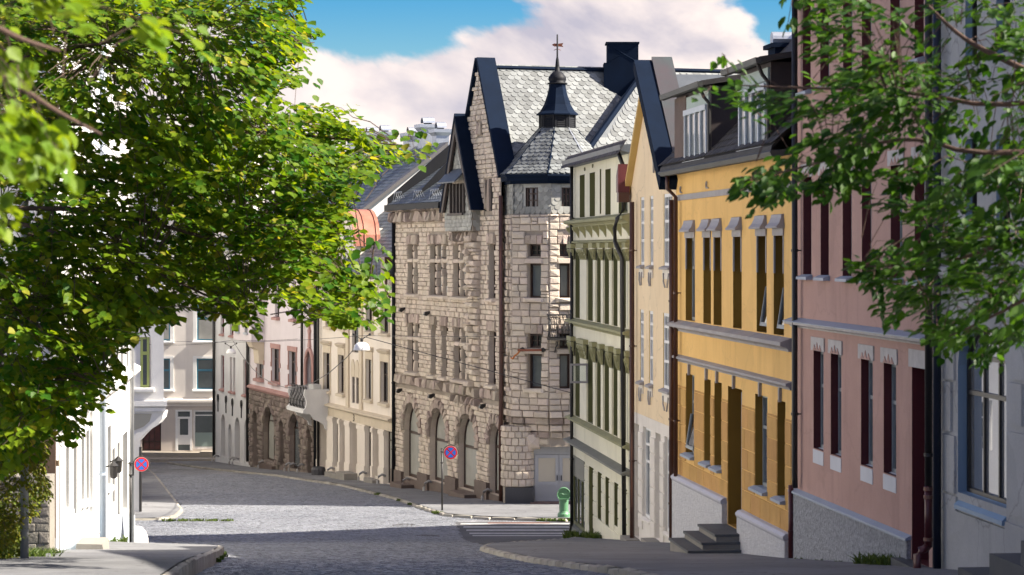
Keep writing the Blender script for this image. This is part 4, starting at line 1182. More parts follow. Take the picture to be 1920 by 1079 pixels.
fr = win(R5, FR, shop, 0.1, m_olived, m_ggl, cols=3, rows=(), ft=0.1, name='shop_window')
mb = MB(); mb.fbox(FR, shop['sa'], shop['sb'], -0.095, 0.03, shop['zb'] - 0.62, shop['zb']); obj('fascia', mb, m_trim if False else mat('grey_olive_board', (0.2, 0.2, 0.16), (0.16, 0.16, 0.13), rough=0.6), R5)
sill(R5, FR, shop, MATS['grey_olive_board'], out=0.1, th=0.1, ext=0.03, depth=0.09)
# open casement on the second storey
mb = MB(); oo = t2[0]; z0, z1 = FR.Z(1091, 714), FR.Z(1091, 678)
so_, wo = FR.S(1096, 0.1), 0.55
s_ = FR.S(1091, 0.2)
for a, b, c, d in ((0.02, 0.07, z0, z1), (wo - 0.05, wo, z0, z1), (0.07, wo - 0.05, z0, z0 + 0.06), (0.07, wo - 0.05, z1 - 0.06, z1)):
    mb.fbox(FR, s_, s_ + 0.05, a, b, c, d)
s5 = obj('open_casement', mb, m_trim, R5)
m_clear = mat('clear_glass', (0.9, 0.95, 0.95), (0.9, 0.95, 0.95), rough=0.0)
m_clear.node_tree.nodes['Principled BSDF'].inputs['Transmission Weight'].default_value = 0.95
m_clear.node_tree.nodes['Principled BSDF'].inputs['IOR'].default_value = 1.02
mb = MB(); mb.fbox(FR, s_ + 0.02, s_ + 0.03, 0.07, wo - 0.05, z0 + 0.06, z1 - 0.06); obj('pane', mb, m_clear, s5)
# cornices and sill bands
def zz2(a, b): return (FR.Z(1073, a) + FR.Z(1177, b)) / 2
band(R5, FR, SA, SB + 0.15, zz2(427, 419), zz2(412, 398), 0.24, m_olive, name='cornice')
band(R5, FR, SA, SB + 0.1, zz2(462, 452), zz2(455, 444), 0.12, m_olive, name='moulding')
band(R5, FR, SA, SB + 0.15, zz2(612, 631), zz2(598, 614.5), 0.2, m_olive, name='sill_band')
band(R5, FR, SA, SB + 0.15, zz2(788, 842), zz2(779, 828), 0.2, m_olive, name='sill_band')
band(R5, FR, SA - 0.02, SB + 0.12, zz2(829, 891), zz2(818, 879), 0.26, MATS['grey_olive_board'], name='shopfront_ledge', steps=True)
zc = zz2(427, 419)
for k in range(9):
    s = SA + 0.25 + (SB - SA - 0.5) * k / 8
    mb = MB(); mb.fprofile(FR, [(0.003, zc - 0.003), (0.22, zc - 0.003), (0.19, zc - 0.1), (0.08, zc - 0.2), (0.003, zc - 0.34)], s - 0.09, s + 0.09); obj('bracket', mb, m_olive, R5)
# pilasters with carved capitals
for T, va, vb in ((t3, (462, 487), (450, 490)), (t2, (634, 668), (653, 697))):
    zt_, zb_ = zz2(va[0], vb[0]), zz2(va[1], vb[1])
    edges = [SB] + sorted([x for o in T for x in (o['sb'], o['sa'])], reverse=True) + [SA]
    piers = [(edges[i], edges[i + 1]) for i in range(0, len(edges), 2)]
    for a, b in piers:
        lo_, hi_ = min(a, b), max(a, b)
        if hi_ - lo_ < 0.12: lo_ = hi_ - 0.2
        mb = MB(); mb.fbox(FR, lo_ + 0.02, hi_ - 0.02, 0.003, 0.05, T[0]['za'] + 0.01, zb_); P_ = obj('pilaster', mb, m_cream, R5)
        mb = MB()
        mb.fbox(FR, lo_ - 0.05, hi_ + 0.05, 0.003, 0.16, zt_ - 0.14, zt_)
        h = zt_ - 0.16 - zb_
        for f0, f1, w_ in ((0.0, 0.3, 0.07), (0.3, 0.62, 0.11), (0.62, 1.0, 0.16)):
            x = 0.03 * f1
            mb.fprofile(FR, [(0.052, zb_ + h * f0), (w_ - 0.03, zb_ + h * f0 + 0.01), (w_, zb_ + h * (f0 + f1) / 2), (w_ - 0.015, zb_ + h * f1), (0.052, zb_ + h * f1)], lo_ - x, hi_ + x)
        for q in (0.25, 0.5, 0.75):
            xq = lo_ + (hi_ - lo_) * q
            mb.fprofile(FR, [(0.06, zb_), (0.11, zb_ + h * 0.2), (0.14, zb_ + h * 0.5), (0.19, zb_ + h * 0.9), (0.06, zb_ + h * 0.95)], xq - 0.025, xq + 0.025)
        obj('capital', mb, m_olive, P_)
us = block_units('block', m_cream, inset=0.03, n=1)
Ms, sz = fill(FR, SA + 0.02, shop['sa'] - 0.05, zg(70) + 0.15, zh - 0.02, gr + [gdoor], 0.42, 0.8, 0.03, 0.03, w=0.002, pad=0.01)
pieces('block', us, Ms, R5, m_cream, limit=200, size=sz)
# eave with slate fringe
m_fringe = mat('weathered_eave_tile', (0.085, 0.07, 0.065), (0.055, 0.048, 0.045), rough=0.7, rnd=0.3)
mb = MB(); mb.fprofile(FR, [(0.003, zt5 - 0.12), (0.28, zt5 - 0.05), (0.32, zt5 + 0.10), (-8.0, zt5 + 0.62), (-8.0, zt5 + 0.4), (0.003, zt5 + 0.0)], SA - 0.05, SB + 0.12); obj('roof', mb, m_slate_d, R5)
n = int((SB - SA) / 0.2)
us = [slate_mesh('eave_tile', m_fringe, 0.26, 0.36)]
Ms = []
for k in range(n + 1):
    for j_, (w_, z_) in enumerate(((0.36, zt5 - 0.06), (0.30, zt5 + 0.02))):
        s = SA + (SB - SA) * (k + 0.5 * j_) / n
        up_ = Vector((FR.n[0] * -0.45, FR.n[1] * -0.45, 0.9)).normalized()
        sd = Vector((FR.d[0], FR.d[1], 0)); N3 = sd.cross(up_)
        if N3.x * FR.n[0] + N3.y * FR.n[1] < 0: N3 = -N3
        sd = up_.cross(N3)
        P = FR.pt(s, w_ - 0.04, z_ - 0.1)
        Ms.append(Matrix(((sd.x, up_.x, N3.x, P[0]), (sd.y, up_.y, N3.y, P[1]), (sd.z, up_.z, N3.z, P[2]), (0, 0, 0, 1))) @ Matrix.Rotation(0.18, 4, 'Z'))
pieces('eave_tile', us, Ms, R5, m_fringe, limit=200)
pipe(R5, FR, FR.S(1072, 0.1), 0.1, zg(FR.Y(SB)) + 0.55, zt5 - 0.1, m_iron, r=0.055, clips=[1, -2, -4.5, -6.5], foot=(0.22, 0.1, 0.45))
mb = MB(); z0 = FR.Z(1178, 372)
P0 = [FR.pt(SA + 0.32, 0.3, zt5 - 0.05), FR.pt(SA + 0.32, 0.16, zt5 - 0.45), FR.pt(SA + 0.32, 0.14, z0 - 0.3), FR.pt(SA + 0.45, 0.3, z0 - 0.55), FR.pt(SA + 0.62, 0.34, z0 - 0.8), FR.pt(SA + 0.55, 0.34, z0 - 1.15), FR.pt(SA + 0.32, 0.3, z0 - 1.35), FR.pt(SA + 0.24, 0.2, z0 - 1.6), FR.pt(SA + 0.22, 0.14, zg(70) + 0.3)]
mb.tube(P0, 0.06, 10); mb.sm = True; obj('downpipe', mb, m_iron, R5)
for u, v in ((1098, 317.5), (1113, 311.5)):
    mb = MB(); c = FR.pt(FR.S(u), 0.03, FR.Z(u, v))
    mb.tube([(c[0] + FR.d[0] * 0.09 * math.cos(a), c[1] + FR.d[1] * 0.09 * math.cos(a), c[2] + 0.05 * math.sin(a)) for a in [i * math.pi / 6 for i in range(13)]], 0.012, 6); obj('wall_anchor', mb, m_olived, R5)
mb = MB()
a, b, bk = SA + 0.02, SB - 0.02, -12
mb.quad(FR.pt(a, -0.01, zb5), FR.pt(a, bk, zb5), FR.pt(a, bk, zt5), FR.pt(a, -0.01, zt5))
mb.quad(FR.pt(b + 3.6, bk, zb5), FR.pt(b, -0.01, zb5), FR.pt(b, -0.01, zt5), FR.pt(b + 3.6, bk, zt5))
mb.quad(FR.pt(a, bk, zb5), FR.pt(b + 3.6, bk, zb5), FR.pt(b + 3.6, bk, zt5), FR.pt(a, bk, zt5))
mb.quad(FR.pt(a, -8, zt5 + 0.3), FR.pt(a, bk, zt5), FR.pt(b + 3.6, bk, zt5), FR.pt(b + 2.4, -8, zt5 + 0.3))
obj('side_wall', mb, m_cream, R5)
mb = MB(); s_ = FR.S(1190, -1.2); zc_ = FR.Z(1190, 268, -1.2)
mb.fbox(FR, SA + 0.1, SA + 0.9, -1.6, -0.8, zt5 + 0.05, FR.Z(1190, 248, -1.2)); obj('roof_box', mb, m_blackm, R5)

# ------------------------------------------------------------------ R6 stone corner house
SEND = F6.S(738)
R6 = house('stone_house', 'large rock-faced stone house with slate roofs, dark verges and a corner tower', F6, SEND / 2)
stone_r = random.Random(11)
us_stone = block_units('stone', m_stone, inset=0.07, n=8, rough=0.5, seed=21)
us_brown = block_units('stone', m_stone_b, inset=0.07, n=8, rough=0.9, seed=22)
zb6 = -12.5
z_eave = F6.Z(740, 393)
s_ap, z_ap = F6.S(899), F6.Z(899, 112)
z_r = F6.Z(938, 330)
slope = (z_ap - z_r) / s_ap
w3 = [dict(o) for o in row(F6, [(765.6, 785.6), (807.4, 840), (851, 884), (918, 930)], (765.6, 459, 551), (918, 458, 558), depth=0.42)]
w2a = row(F6, [(765.6, 786.6)], (765.6, 606, 696), (786, 607, 697), depth=0.42) + row(F6, [(809.6, 819.5), (829.6, 840)], (809.6, 610, 703), (840, 611, 708), depth=0.42) + row(F6, [(852.8, 886)], (852.8, 615, 714), (886, 617, 715), depth=0.42) + row(F6, [(918, 931)], (918, 621, 719), (931, 622, 720), depth=0.42)
for a, b in ((3, 3),):
    pass
zl2 = sum(o['za'] for o in w2a) / len(w2a); zh2 = sum(o['zb'] for o in w2a) / len(w2a)
for o in w2a: o['za'], o['zb'] = zl2, zh2
ar = []
for (u0, u1, vt, vs, vb) in ((758, 788, 753, 793, 893), (806.7, 840, 762.7, 809, 900), (860, 895.7, 773.4, 818, 914), (918.6, 944, 792.3, 838, 925)):
    sa, sb = F6.S(u1), F6.S(u0)
    za, zb = F6.Z(u0, vb), F6.Z(u0, vt)
    ar.append(dict(sa=sa, sb=sb, za=za, zb=zb, arch=(sb - sa) / 2 * 1.0, depth=0.3))
za_m = sum(o['zb'] - o['za'] for o in ar) / 4
gw_ = [dict(sa=s_ap - 0.55, sb=s_ap + 0.15, za=F6.Z(899, 254), zb=F6.Z(899, 232), depth=0.2),
       dict(sa=F6.S(926), sb=F6.S(909), za=F6.Z(918, 396), zb=F6.Z(918, 337), depth=0.3)]
allops = w3 + w2a + ar + gw_
gab = lambda s: z_ap - slope * abs(s - s_ap)
mb, rb = MB(), RMB()
for o in w3 + w2a: o['depth'] = 0.25
wall(mb, rb, F6, 0.0, SEND, zb6, z_eave, [o for o in allops if o['zb'] < z_eave + 0.1], 0.25)
# gable field above the eaves, with the attic openings
s_l = s_ap + (z_ap - z_eave) / slope
mb.add([F6.pt(max(0, s_ap - (z_ap - z_eave) / slope), -0.001, z_eave), F6.pt(0, -0.001, gab(0)), F6.pt(s_ap, -0.001, z_ap), F6.pt(s_l, -0.001, z_eave)], [(0, 1, 2, 3)])
obj('wall', mb, m_mortar, R6)
obj('reveal', rb, m_stone, R6)
for o in gw_:
    n = 3 if o['sb'] - o['sa'] < 1.0 and o['zb'] > 4 else 2
    mb = MB(); mb.fbox(F6, o['sa'], o['sb'], 0.003, 0.012, o['za'], o['zb']); pn = obj('dark_opening', mb, mat('dark_opening', (0.02, 0.018, 0.016), rough=0.8), R6)
    for k in range(1, n + 1):
        x = o['sa'] + (o['sb'] - o['sa']) * k / (n + 1)
        Mx = F6.M(x, 0.0, (o['za'] + o['zb']) / 2) @ Matrix.Diagonal((0.13, 0.16, o['zb'] - o['za'], 1)); inst('mullion', us_brown[k], Mx, R6)
# stone coursing, left bare around the lintels and arches that get their own stones
def lint(o, h, n, F=F6, w=0.0, pr=0.13, us=us_brown, ext=0.12, parent=R6):
    L = o['sb'] - o['sa'] + 2 * ext
    for k in range(n):
        a = o['sa'] - ext + L * k / n; b = o['sa'] - ext + L * (k + 1) / n
        inst('lintel_stone', us[k % len(us)], F.M((a + b) / 2, w, o['zb'] + h / 2) @ Matrix.Diagonal((b - a - 0.02, pr * random.uniform(0.8, 1.2), h, 1)), parent)
lops = [dict(sa=o['sa'] - 0.12, sb=o['sb'] + 0.12, za=o['zb'] - 0.01, zb=o['zb'] + 0.42) for o in w3 + w2a]
def vouss(o, F, n, t, parent, us, pr=0.16, w=0.0):
    c, a, zs, r = (o['sa'] + o['sb']) / 2, (o['sb'] - o['sa']) / 2, o['zb'] - o['arch'], o['arch']
    for k in range(n):
        th = math.pi * (k + 0.5) / n
        rr = t / 2
        cs, cz = c - (a + rr) * math.cos(th), zs + (r + rr) * math.sin(th)
        wd = math.pi * (a + rr) / n - 0.015
        M_ = F.M(cs, w, cz) @ Matrix.Rotation(math.pi / 2 - th, 4, 'Y').inverted() @ Matrix.Diagonal((wd, pr * random.uniform(0.8, 1.25), t, 1))
        inst('voussoir', us[k % len(us)], M_, parent)
vops = [dict(sa=o['sa'] - 0.4, sb=o['sb'] + 0.4, za=o['zb'] - o['arch'], zb=o['zb'] + 0.4, arch=o['arch'] + 0.4) for o in ar]
zband = (F6.Z(745, 703) + F6.Z(900, 722)) / 2 - 0.02
Ms, sz = [], []
ground_line = lambda s: zg(F6.Y(s)) + 0.62
s_or0, s_or1 = F6.S(890, 0.0), F6.S(834, 0.0)
z_or0 = F6.Z(860, 436)
bops = allops + lops + vops + [dict(sa=0.0, sb=SEND, za=zband - 0.42, zb=zband)]
A_, B_ = fill(F6, 0.06, SEND - 0.02, -11.2, z_eave - 0.02, bops, 0.205, 0.35, 0.02, 0.075, mask=lambda s, z: z > ground_line(s), r=stone_r, jit=0.22)
Ms += A_; sz += B_
A_, B_ = fill(F6, 0.0, s_l, z_eave, z_ap, gw_, 0.205, 0.35, 0.02, 0.075, mask=lambda s, z: z < gab(s) - 0.28, r=stone_r, jit=0.22)
Ms += A_; sz += B_
# the pier strip between bays stands proud
ps0, ps1 = F6.S(904), F6.S(886.5)
A_, B_ = fill(F6, ps0, ps1, zband, F6.Z(895, 440), [], 0.25, 0.8, 0.02, 0.34, r=stone_r, jit=0.1)
Ms += A_; sz += [x * 2 for x in B_]
pieces('stone', us_stone, Ms, R6, m_stone, limit=300, rest='stonework', size=sz)
# string course of brown stones and the corbels under it
A_, B_ = fill(F6, 0.0, SEND - 0.02, zband - 0.41, zband, [], 0.42, 0.5, 0.02, 0.22, r=stone_r, jit=0.04)
pieces('string_course_stone', us_brown, A_, R6, m_stone_b, limit=80, size=B_)
for k in range(6):
    x = F6.S(858 + k * 9)
    inst('corbel', us_brown[k], F6.M(x, 0.0, zband - 0.6) @ Matrix.Diagonal((0.22, 0.32, 0.3, 1)), R6)
# corbel table below the eaves on the left
A_, B_ = fill(F6, s_or1 + 0.05, SEND - 0.02, F6.Z(745, 419), z_eave - 0.03, [], 0.5, 0.34, 0.02, 0.3, r=stone_r, jit=0.05)
pieces('corbel_table_stone', us_brown, A_, R6, m_stone_b, limit=80, size=B_)
for o in w3: lint(o, 0.42, max(2, round((o['sb'] - o['sa'] + 0.24) / 0.36)))
for o in w2a: lint(o, 0.40, max(2, round((o['sb'] - o['sa'] + 0.24) / 0.36)))
for o in ar: vouss(o, F6, 17, 0.40, R6, us_brown, pr=0.13)
# stone mullions and transoms, windows behind
def mullions(o, n, zt, parent=R6, F=F6):
    for k in range(1, n):
        x = o['sa'] + (o['sb'] - o['sa']) * k / n
        z = o['za']
        while z < o['zb'] - 0.05:
            h = min(stone_r.uniform(0.3, 0.5), o['zb'] - z)
            inst('mullion_stone', us_stone[stone_r.randrange(8)], F.M(x, -0.17, z + h / 2) @ Matrix.Diagonal((0.21, 0.20, h - 0.015, 1)), parent)
            z += h
    if zt is not None:
        for k in range(n):
            a, b = o['sa'] + (o['sb'] - o['sa']) * k / n, o['sa'] + (o['sb'] - o['sa']) * (k + 1) / n
            inst('transom_stone', us_stone[k], F.M((a + b) / 2, -0.17, zt) @ Matrix.Diagonal((b - a, 0.25, 0.17, 1)), parent)
zt3_ = (F6.Z(766, 488) + F6.Z(885, 491)) / 2
zt2_ = (F6.Z(766, 636) + F6.Z(885, 646)) / 2
for o, n, zt in ((w3[0], 2, zt3_), (w3[1], 3, zt3_), (w3[2], 3, zt3_), (w2a[0], 2, zt2_), (w2a[3], 3, zt2_)):
    mullions(o, n, zt)
for o in w3 + w2a:
    win(R6, F6, o, 0.25, m_brownw, [m_dgl, m_dgl, m_ggl], cols=1 if o['sb'] - o['sa'] < 1.3 else 2, rows=(0.7,), ft=0.07)
    inst('sill_stone', us_stone[1], F6.M((o['sa'] + o['sb']) / 2, -0.1, o['za'] - 0.09) @ Matrix.Diagonal((o['sb'] - o['sa'] + 0.3, 0.34, 0.15, 1)), R6)
for o in ar:
    win(R6, F6, o, 0.28, m_brownw, m_pgl, cols=1, rows=((o['zb'] - o['arch'] - 0.1 - o['za']) / (o['zb'] - o['za']),), ft=0.08, mt=0.08, bottom=0.05)
    mb = MB(); mb.fbox(F6, o['sa'] + 0.01, o['sb'] - 0.01, -0.3, 0.06, o['za'] - 0.9, o['za'] - 0.02); obj('stall_riser', mb, m_granite, R6)
edges = [SEND] + [x for o in ar for x in (o['sb'], o['sa'])]
edges = edges + [0.0]
for i in range(0, len(edges), 2):
    a, b = edges[i + 1], edges[i]
    if b - a < 0.2: continue
    gz = zg(F6.Y((a + b) / 2)) + 0.12
    mb = MB(); mb.fbox(F6, a + 0.01, b - 0.01, 0.004, 0.16, gz - 0.6, gz + 0.72); obj('granite_base', mb, m_granite, R6)
for (u, wd) in ((768, 0.9), (884, 1.1)):
    s = F6.S(u); gz = zg(F6.Y(s)) + 0.12
    st = MB(); st.fbox(F6, s - wd, s + wd, 0.07, 0.65, gz - 0.4, gz + 0.2); obj('step', st, m_granite, R6)
def guard(parent, F, u, m=m_zinc):
    """bent iron wheel guard, its ends let into wall and pavement"""
    s = F.S(u); gz = zg(F.Y(s, 0.3)) + 0.1
    mb = MB(); mb.tube([F.pt(s, 0.02, gz + 0.38), F.pt(s, 0.2, gz + 0.46), F.pt(s, 0.36, gz + 0.36), F.pt(s, 0.42, gz + 0.18), F.pt(s, 0.42, gz - 0.1)], 0.055, 8); mb.sm = True
    obj('wheel_guard', mb, m, parent)
m_guard = mat('painted_iron_guard', (0.42, 0.41, 0.40), (0.28, 0.27, 0.26), rough=0.6)
for u in (771, 812, 923): guard(R6, F6, u, m_guard)
for u, v in ((751, 579), (798, 586), (746, 731), (806, 741), (902, 760)):
    s, z = F6.S(u, 0.25), F6.Z(u, v, 0.25)
    mb = MB(); mb.fprofile(F6, [(0.05, z + 0.06), (0.3, z + 0.02), (0.34, z - 0.12), (0.22, z - 0.16), (0.05, z - 0.02)], s - 0.09, s + 0.09); obj('floodlight', mb, m_iron, R6)
pipe(R6, F6, F6.S(739.5, 0.1), 0.14, zg(F6.Y(SEND)) + 0.2, z_eave - 0.1, m_blackm, r=0.085, clips=[-2, -6, -9])
pipe(R6, F6, F6.S(940, 0.2), 0.22, zg(F6.Y(0)) + 0.2, z_r - 0.8, m_brownp, r=0.085, clips=[0, -4, -8])
# verges of the big gable (sheet metal covered parapets)
rake(R6, F6, (s_ap, z_ap), (-0.05, gab(-0.05)), -0.62, 0.16, 0.16, m_navy, 'verge_flashing')
rake(R6, F6, (s_ap, z_ap), (s_l, z_eave), -0.62, 0.16, 0.16, m_navy, 'verge_flashing')
# ridge direction goes back from the facade: t = -w ; "toward us" = -s
DEPTH = 19.0
def R6P(s, t, z): return F6.pt(s, -t, z)
ridge_z = F6.Z(905, 131, -0.6) - 0.05
mb = MB()
def slab(mb, pts, th=0.12):
    a, b, c = (Vector(p) for p in pts[:3]); n = (b - a).cross(c - a).normalized()
    if n.z < 0: n = -n
    bot = [tuple(Vector(p) - n * th) for p in pts]
    mb.prism(bot if (b - a).cross(c - a).z > 0 else bot[::-1], pts if (b - a).cross(c - a).z > 0 else pts[::-1])
s_e = -0.9
z_e = ridge_z - slope * (s_ap - s_e)
slab(mb, [R6P(s_e, 0.25, z_e), R6P(s_e, DEPTH, z_e), R6P(s_ap, DEPTH, ridge_z), R6P(s_ap, 0.25, ridge_z)])
s_f = s_ap + (ridge_z - 1.0) / slope
slab(mb, [R6P(s_f, 0.25, 1.0), R6P(s_ap, 0.25, ridge_z), R6P(s_ap, DEPTH, ridge_z), R6P(s_f, DEPTH, 1.0)])
main_roof = obj('roof', mb, m_slate_d, R6)
Bv = Vector(R6P(s_ap, 1, ridge_z)) - Vector(R6P(s_e, 1, z_e))
Av = Vector(R6P(0, 1, 0)) - Vector(R6P(0, 0, 0))
slates(main_roof, R6P(s_e, 0.25, z_e), Av, Bv, 8.2, Bv.length - 0.12, lambda a, b: a > 0.35 and not (a + 0.25 > 7.4 - 0 and b < Bv.length - 0.5 - (a - 7.1) * 2), m_slate, w=0.29, ex=0.205, limit=300)
mb = MB(); mb.tube([R6P(s_ap, 0.3, ridge_z + 0.03), R6P(s_ap, 8.0, ridge_z + 0.03)], 0.11, 6); obj('ridge_cap', mb, m_navy, R6)
# cross wing behind with its hip
w_h = lambda w_, z: (s_ap - w_, z)
H0, H1 = R6P(s_ap - 0.8, 6.9, ridge_z + 0.02), R6P(s_ap - 2.85, 3.6, ridge_z - slope * 2.02)
zlow = ridge_z - slope * 6.2
mb = MB()
slab(mb, [R6P(s_ap - 7.0, 1.2 + 2.0, zlow), R6P(s_ap - 7.0, DEPTH, zlow), R6P(s_ap - 0.8, DEPTH, ridge_z + 0.02), H0, H1][0:5])
wing = obj('wing_roof', mb, m_slate_d, R6)
Bw = Vector(R6P(s_ap - 0.8, 0, ridge_z)) - Vector(R6P(s_ap - 7.0, 0, zlow))
def in_wing(a, b):
    t = 3.2 + a
    f = b / Bw.length
    s_off = 7.0 - 6.2 * f
    if s_off < 2.85: lim = 3.6 + (2.85 - s_off) / (2.85 - 0.8) * 3.3
    else: lim = 3.3
    return t > lim + 0.35
slates(wing, R6P(s_ap - 7.0, 3.2, zlow), Av, Bw, DEPTH - 3.4, Bw.length - 0.1, in_wing, m_slate, w=0.29, ex=0.205, limit=300)
mb = MB(); mb.tube([H0, tuple((Vector(H0) + Vector(H1)) / 2), H1], 0.12, 6); obj('hip_cap', mb, m_navy, R6)
mb = MB(); mb.tube([R6P(s_ap - 0.8, 6.9, ridge_z + 0.04), R6P(s_ap - 0.8, DEPTH, ridge_z + 0.04)], 0.11, 6); obj('ridge_cap', mb, m_navy, R6)
V0, V1 = R6P(s_ap - 0.05, 6.9, ridge_z - 0.05), R6P(s_ap - 2.1, 3.6, ridge_z - slope * 2.1 + 0.04)
mb = MB(); mb.add([H0, V0, V1, H1], [(0, 1, 2, 3)]); hf = obj('hip_face', mb, m_slate_d, R6)
mb = MB(); mb.quad(R6P(s_ap - 7.0, 3.2, zlow - 0.1), R6P(s_ap - 7.0, DEPTH, zlow - 0.1), R6P(s_ap - 6.6, DEPTH, zb6), R6P(s_ap - 6.6, 5.0, zb6)); obj('wing_wall', mb, m_stone, R6)
# square chimney clad in sheet metal
mb = MB(); c0_, c1_ = F6.S(1131, -7.6), F6.S(1199, -7.6)
cx, cy = (1165 - UC) / FPX * 101.5, 101.5
mb.box(cx - 0.74, cx + 0.74, cy - 0.6, cy + 0.6, ridge_z - 1.2, (VH - 120) / FPX * cy); CH = obj('chimney', mb, m_navy, R6)
mb = MB(); mb.box(cx - 0.60, cx + 0.68, cy - 0.55, cy + 0.55, (VH - 120) / FPX * cy + 0.003, (VH - 84) / FPX * cy); mb.box(cx - 0.66, cx + 0.72, cy - 0.6, cy + 0.6, (VH - 84) / FPX * cy, (VH - 81) / FPX * cy)
zc0, zc1 = (VH - 119) / FPX * cy, (VH - 86) / FPX * cy
for a, b in (((cx - 0.58, zc0), (cx + 0.66, zc1)), ((cx - 0.58, zc1), (cx + 0.66, zc0))):
    mb.tube([(a[0], cy - 0.552, a[1]), (b[0], cy - 0.552, b[1])], 0.012, 4)
obj('chimney_cap', mb, m_navy, CH)
# slate-hung oriel gable with overhanging sheet-metal roof
W0, W1 = 0.37, 0.60
oa, ob = F6.S(886.5, W0), F6.S(836, W0)
ozb, ozt = F6.Z(860, 434, W0), F6.Z(880, 392, W1)
oc, oz = F6.S(851.5, W1), F6.Z(851.5, 217, W1)
ra, rbb = F6.S(882, W1), F6.S(825, W1)
mb = MB()
wo = dict(sa=F6.S(873, W0), sb=F6.S(848, W0), za=F6.Z(860, 400, W0), zb=F6.Z(860, 345, W0), depth=0.2)
ow = [(oa, ozb), (oa, ozt), (oc, oz - 0.3), (ob, ozt), (ob, ozb)]
mb.fprism(F6, ow, 0.0, W0)
OR = obj('oriel_gable', mb, m_mortar, R6)
osl = lambda s: oz - 0.35 - (oz - ozt) * abs(s - oc) / (((oc - oa) if s < oc else (ob - oc)) + 0.01)
slates(OR, F6.pt(oa, W0 + 0.0, ozb), (F6.d[0], F6.d[1], 0), (0, 0, 1), ob - oa, oz - ozb, lambda a, b: b + ozb < osl(oa + a) and 0.05 < a < ob - oa - 0.05 and not (wo['sa'] - 0.12 < oa + a < wo['sb'] + 0.12 and wo['za'] - 0.1 < ozb + b < wo['zb'] + 0.12), m_slate_m, w=0.22, ex=0.16, limit=300, out=F6.n)
Fs = Fac(*F6.pt(oa, 0, 0)[:2], -F6.n[0], -F6.n[1])
slates(OR, F6.pt(oa, W0, ozb), (-F6.n[0], -F6.n[1], 0), (0, 0, 1), W0, ozt - ozb + 0.3, lambda a, b: 0.05 < a < W0 - 0.02, m_slate_m, w=0.22, ex=0.16, limit=40, out=(-F6.d[0], -F6.d[1]))
mb = MB()
n = 4
mb.fbox(F6, wo['sa'], wo['sb'], W0 + 0.004, W0 + 0.012, wo['za'], wo['zb'])
obj('dark_opening', mb, MATS['dark_opening'], OR)
mb = MB()
for k in range(n + 1):
    x = wo['sa'] + (wo['sb'] - wo['sa']) * k / n
    mb.fbox(F6, x - 0.05, x + 0.05, W0 + 0.014, W0 + 0.12, wo['za'], wo['zb'])
mb.fbox(F6, wo['sa'] - 0.1, wo['sb'] + 0.1, W0 + 0.122, W0 + 0.2, wo['za'] - 0.1, wo['za'])
obj('louvre_frame', mb, mat('grey_brown_wood', (0.09, 0.075, 0.065), (0.06, 0.05, 0.045), rough=0.7), OR)
mb = MB(); z = wo['zb'] + 0.02; mb.fprofile(F6, [(W0 + 0.02, z + 0.62), (W0 + 0.55, z + 0.05), (W0 + 0.55, z), (W0 + 0.02, z + 0.5)], wo['sa'] - 0.2, wo['sb'] + 0.3); obj('canopy', mb, m_slate_d, OR)
def gable_roof(a, b, c, w0, w1, th, m, name, parent):
    (sa, za), (sb, zb), (sc, zc) = a, b, c
    mb = MB()
    mb.fprism(F6, [(sa, za), (sc, zc), (sc, zc + th * 1.8), (sa - th, za)], w0, w1); r1 = obj(name, mb, m, parent)
    mb = MB(); mb.fprism(F6, [(sb, zb), (sc, zc), (sc, zc + th * 1.8), (sb + th, zb)], w0, w1); obj(name, mb, m, parent)
gable_roof((ra, ozt - 0.05), (rbb, ozt - 0.1), (oc, oz - 0.2), -1.5, W1, 0.16, m_navy, 'oriel_roof', R6)
m_barge = mat('brown_bargeboard', (0.06, 0.045, 0.04), (0.045, 0.035, 0.03), rough=0.6)
for e in ((ra, ozt - 0.05), (rbb, ozt - 0.1)):
    dx, dz = e[0] - oc, e[1] - (oz - 0.2); l = math.hypot(dx, dz)
    nx, nz = -dz / l * 0.3 * (1 if dx > 0 else -1), -abs(dx) / l * 0.3
    mb = MB(); mb.fprism(F6, [(oc, oz - 0.2), e, (e[0] - (0.26 if dx > 0 else -0.26), e[1]), (oc, oz - 0.75)], W1 - 0.12, W1 - 0.02); obj('bargeboard', mb, m_barge, R6)
for k in range(7):
    s = oa + (ob - oa) * (k + 0.5) / 7
    inst('corbel', us_brown[k], F6.M(s, 0.0, ozb - 0.22) @ Matrix.Diagonal((0.24, W0 - 0.03, 0.4, 1)), R6)
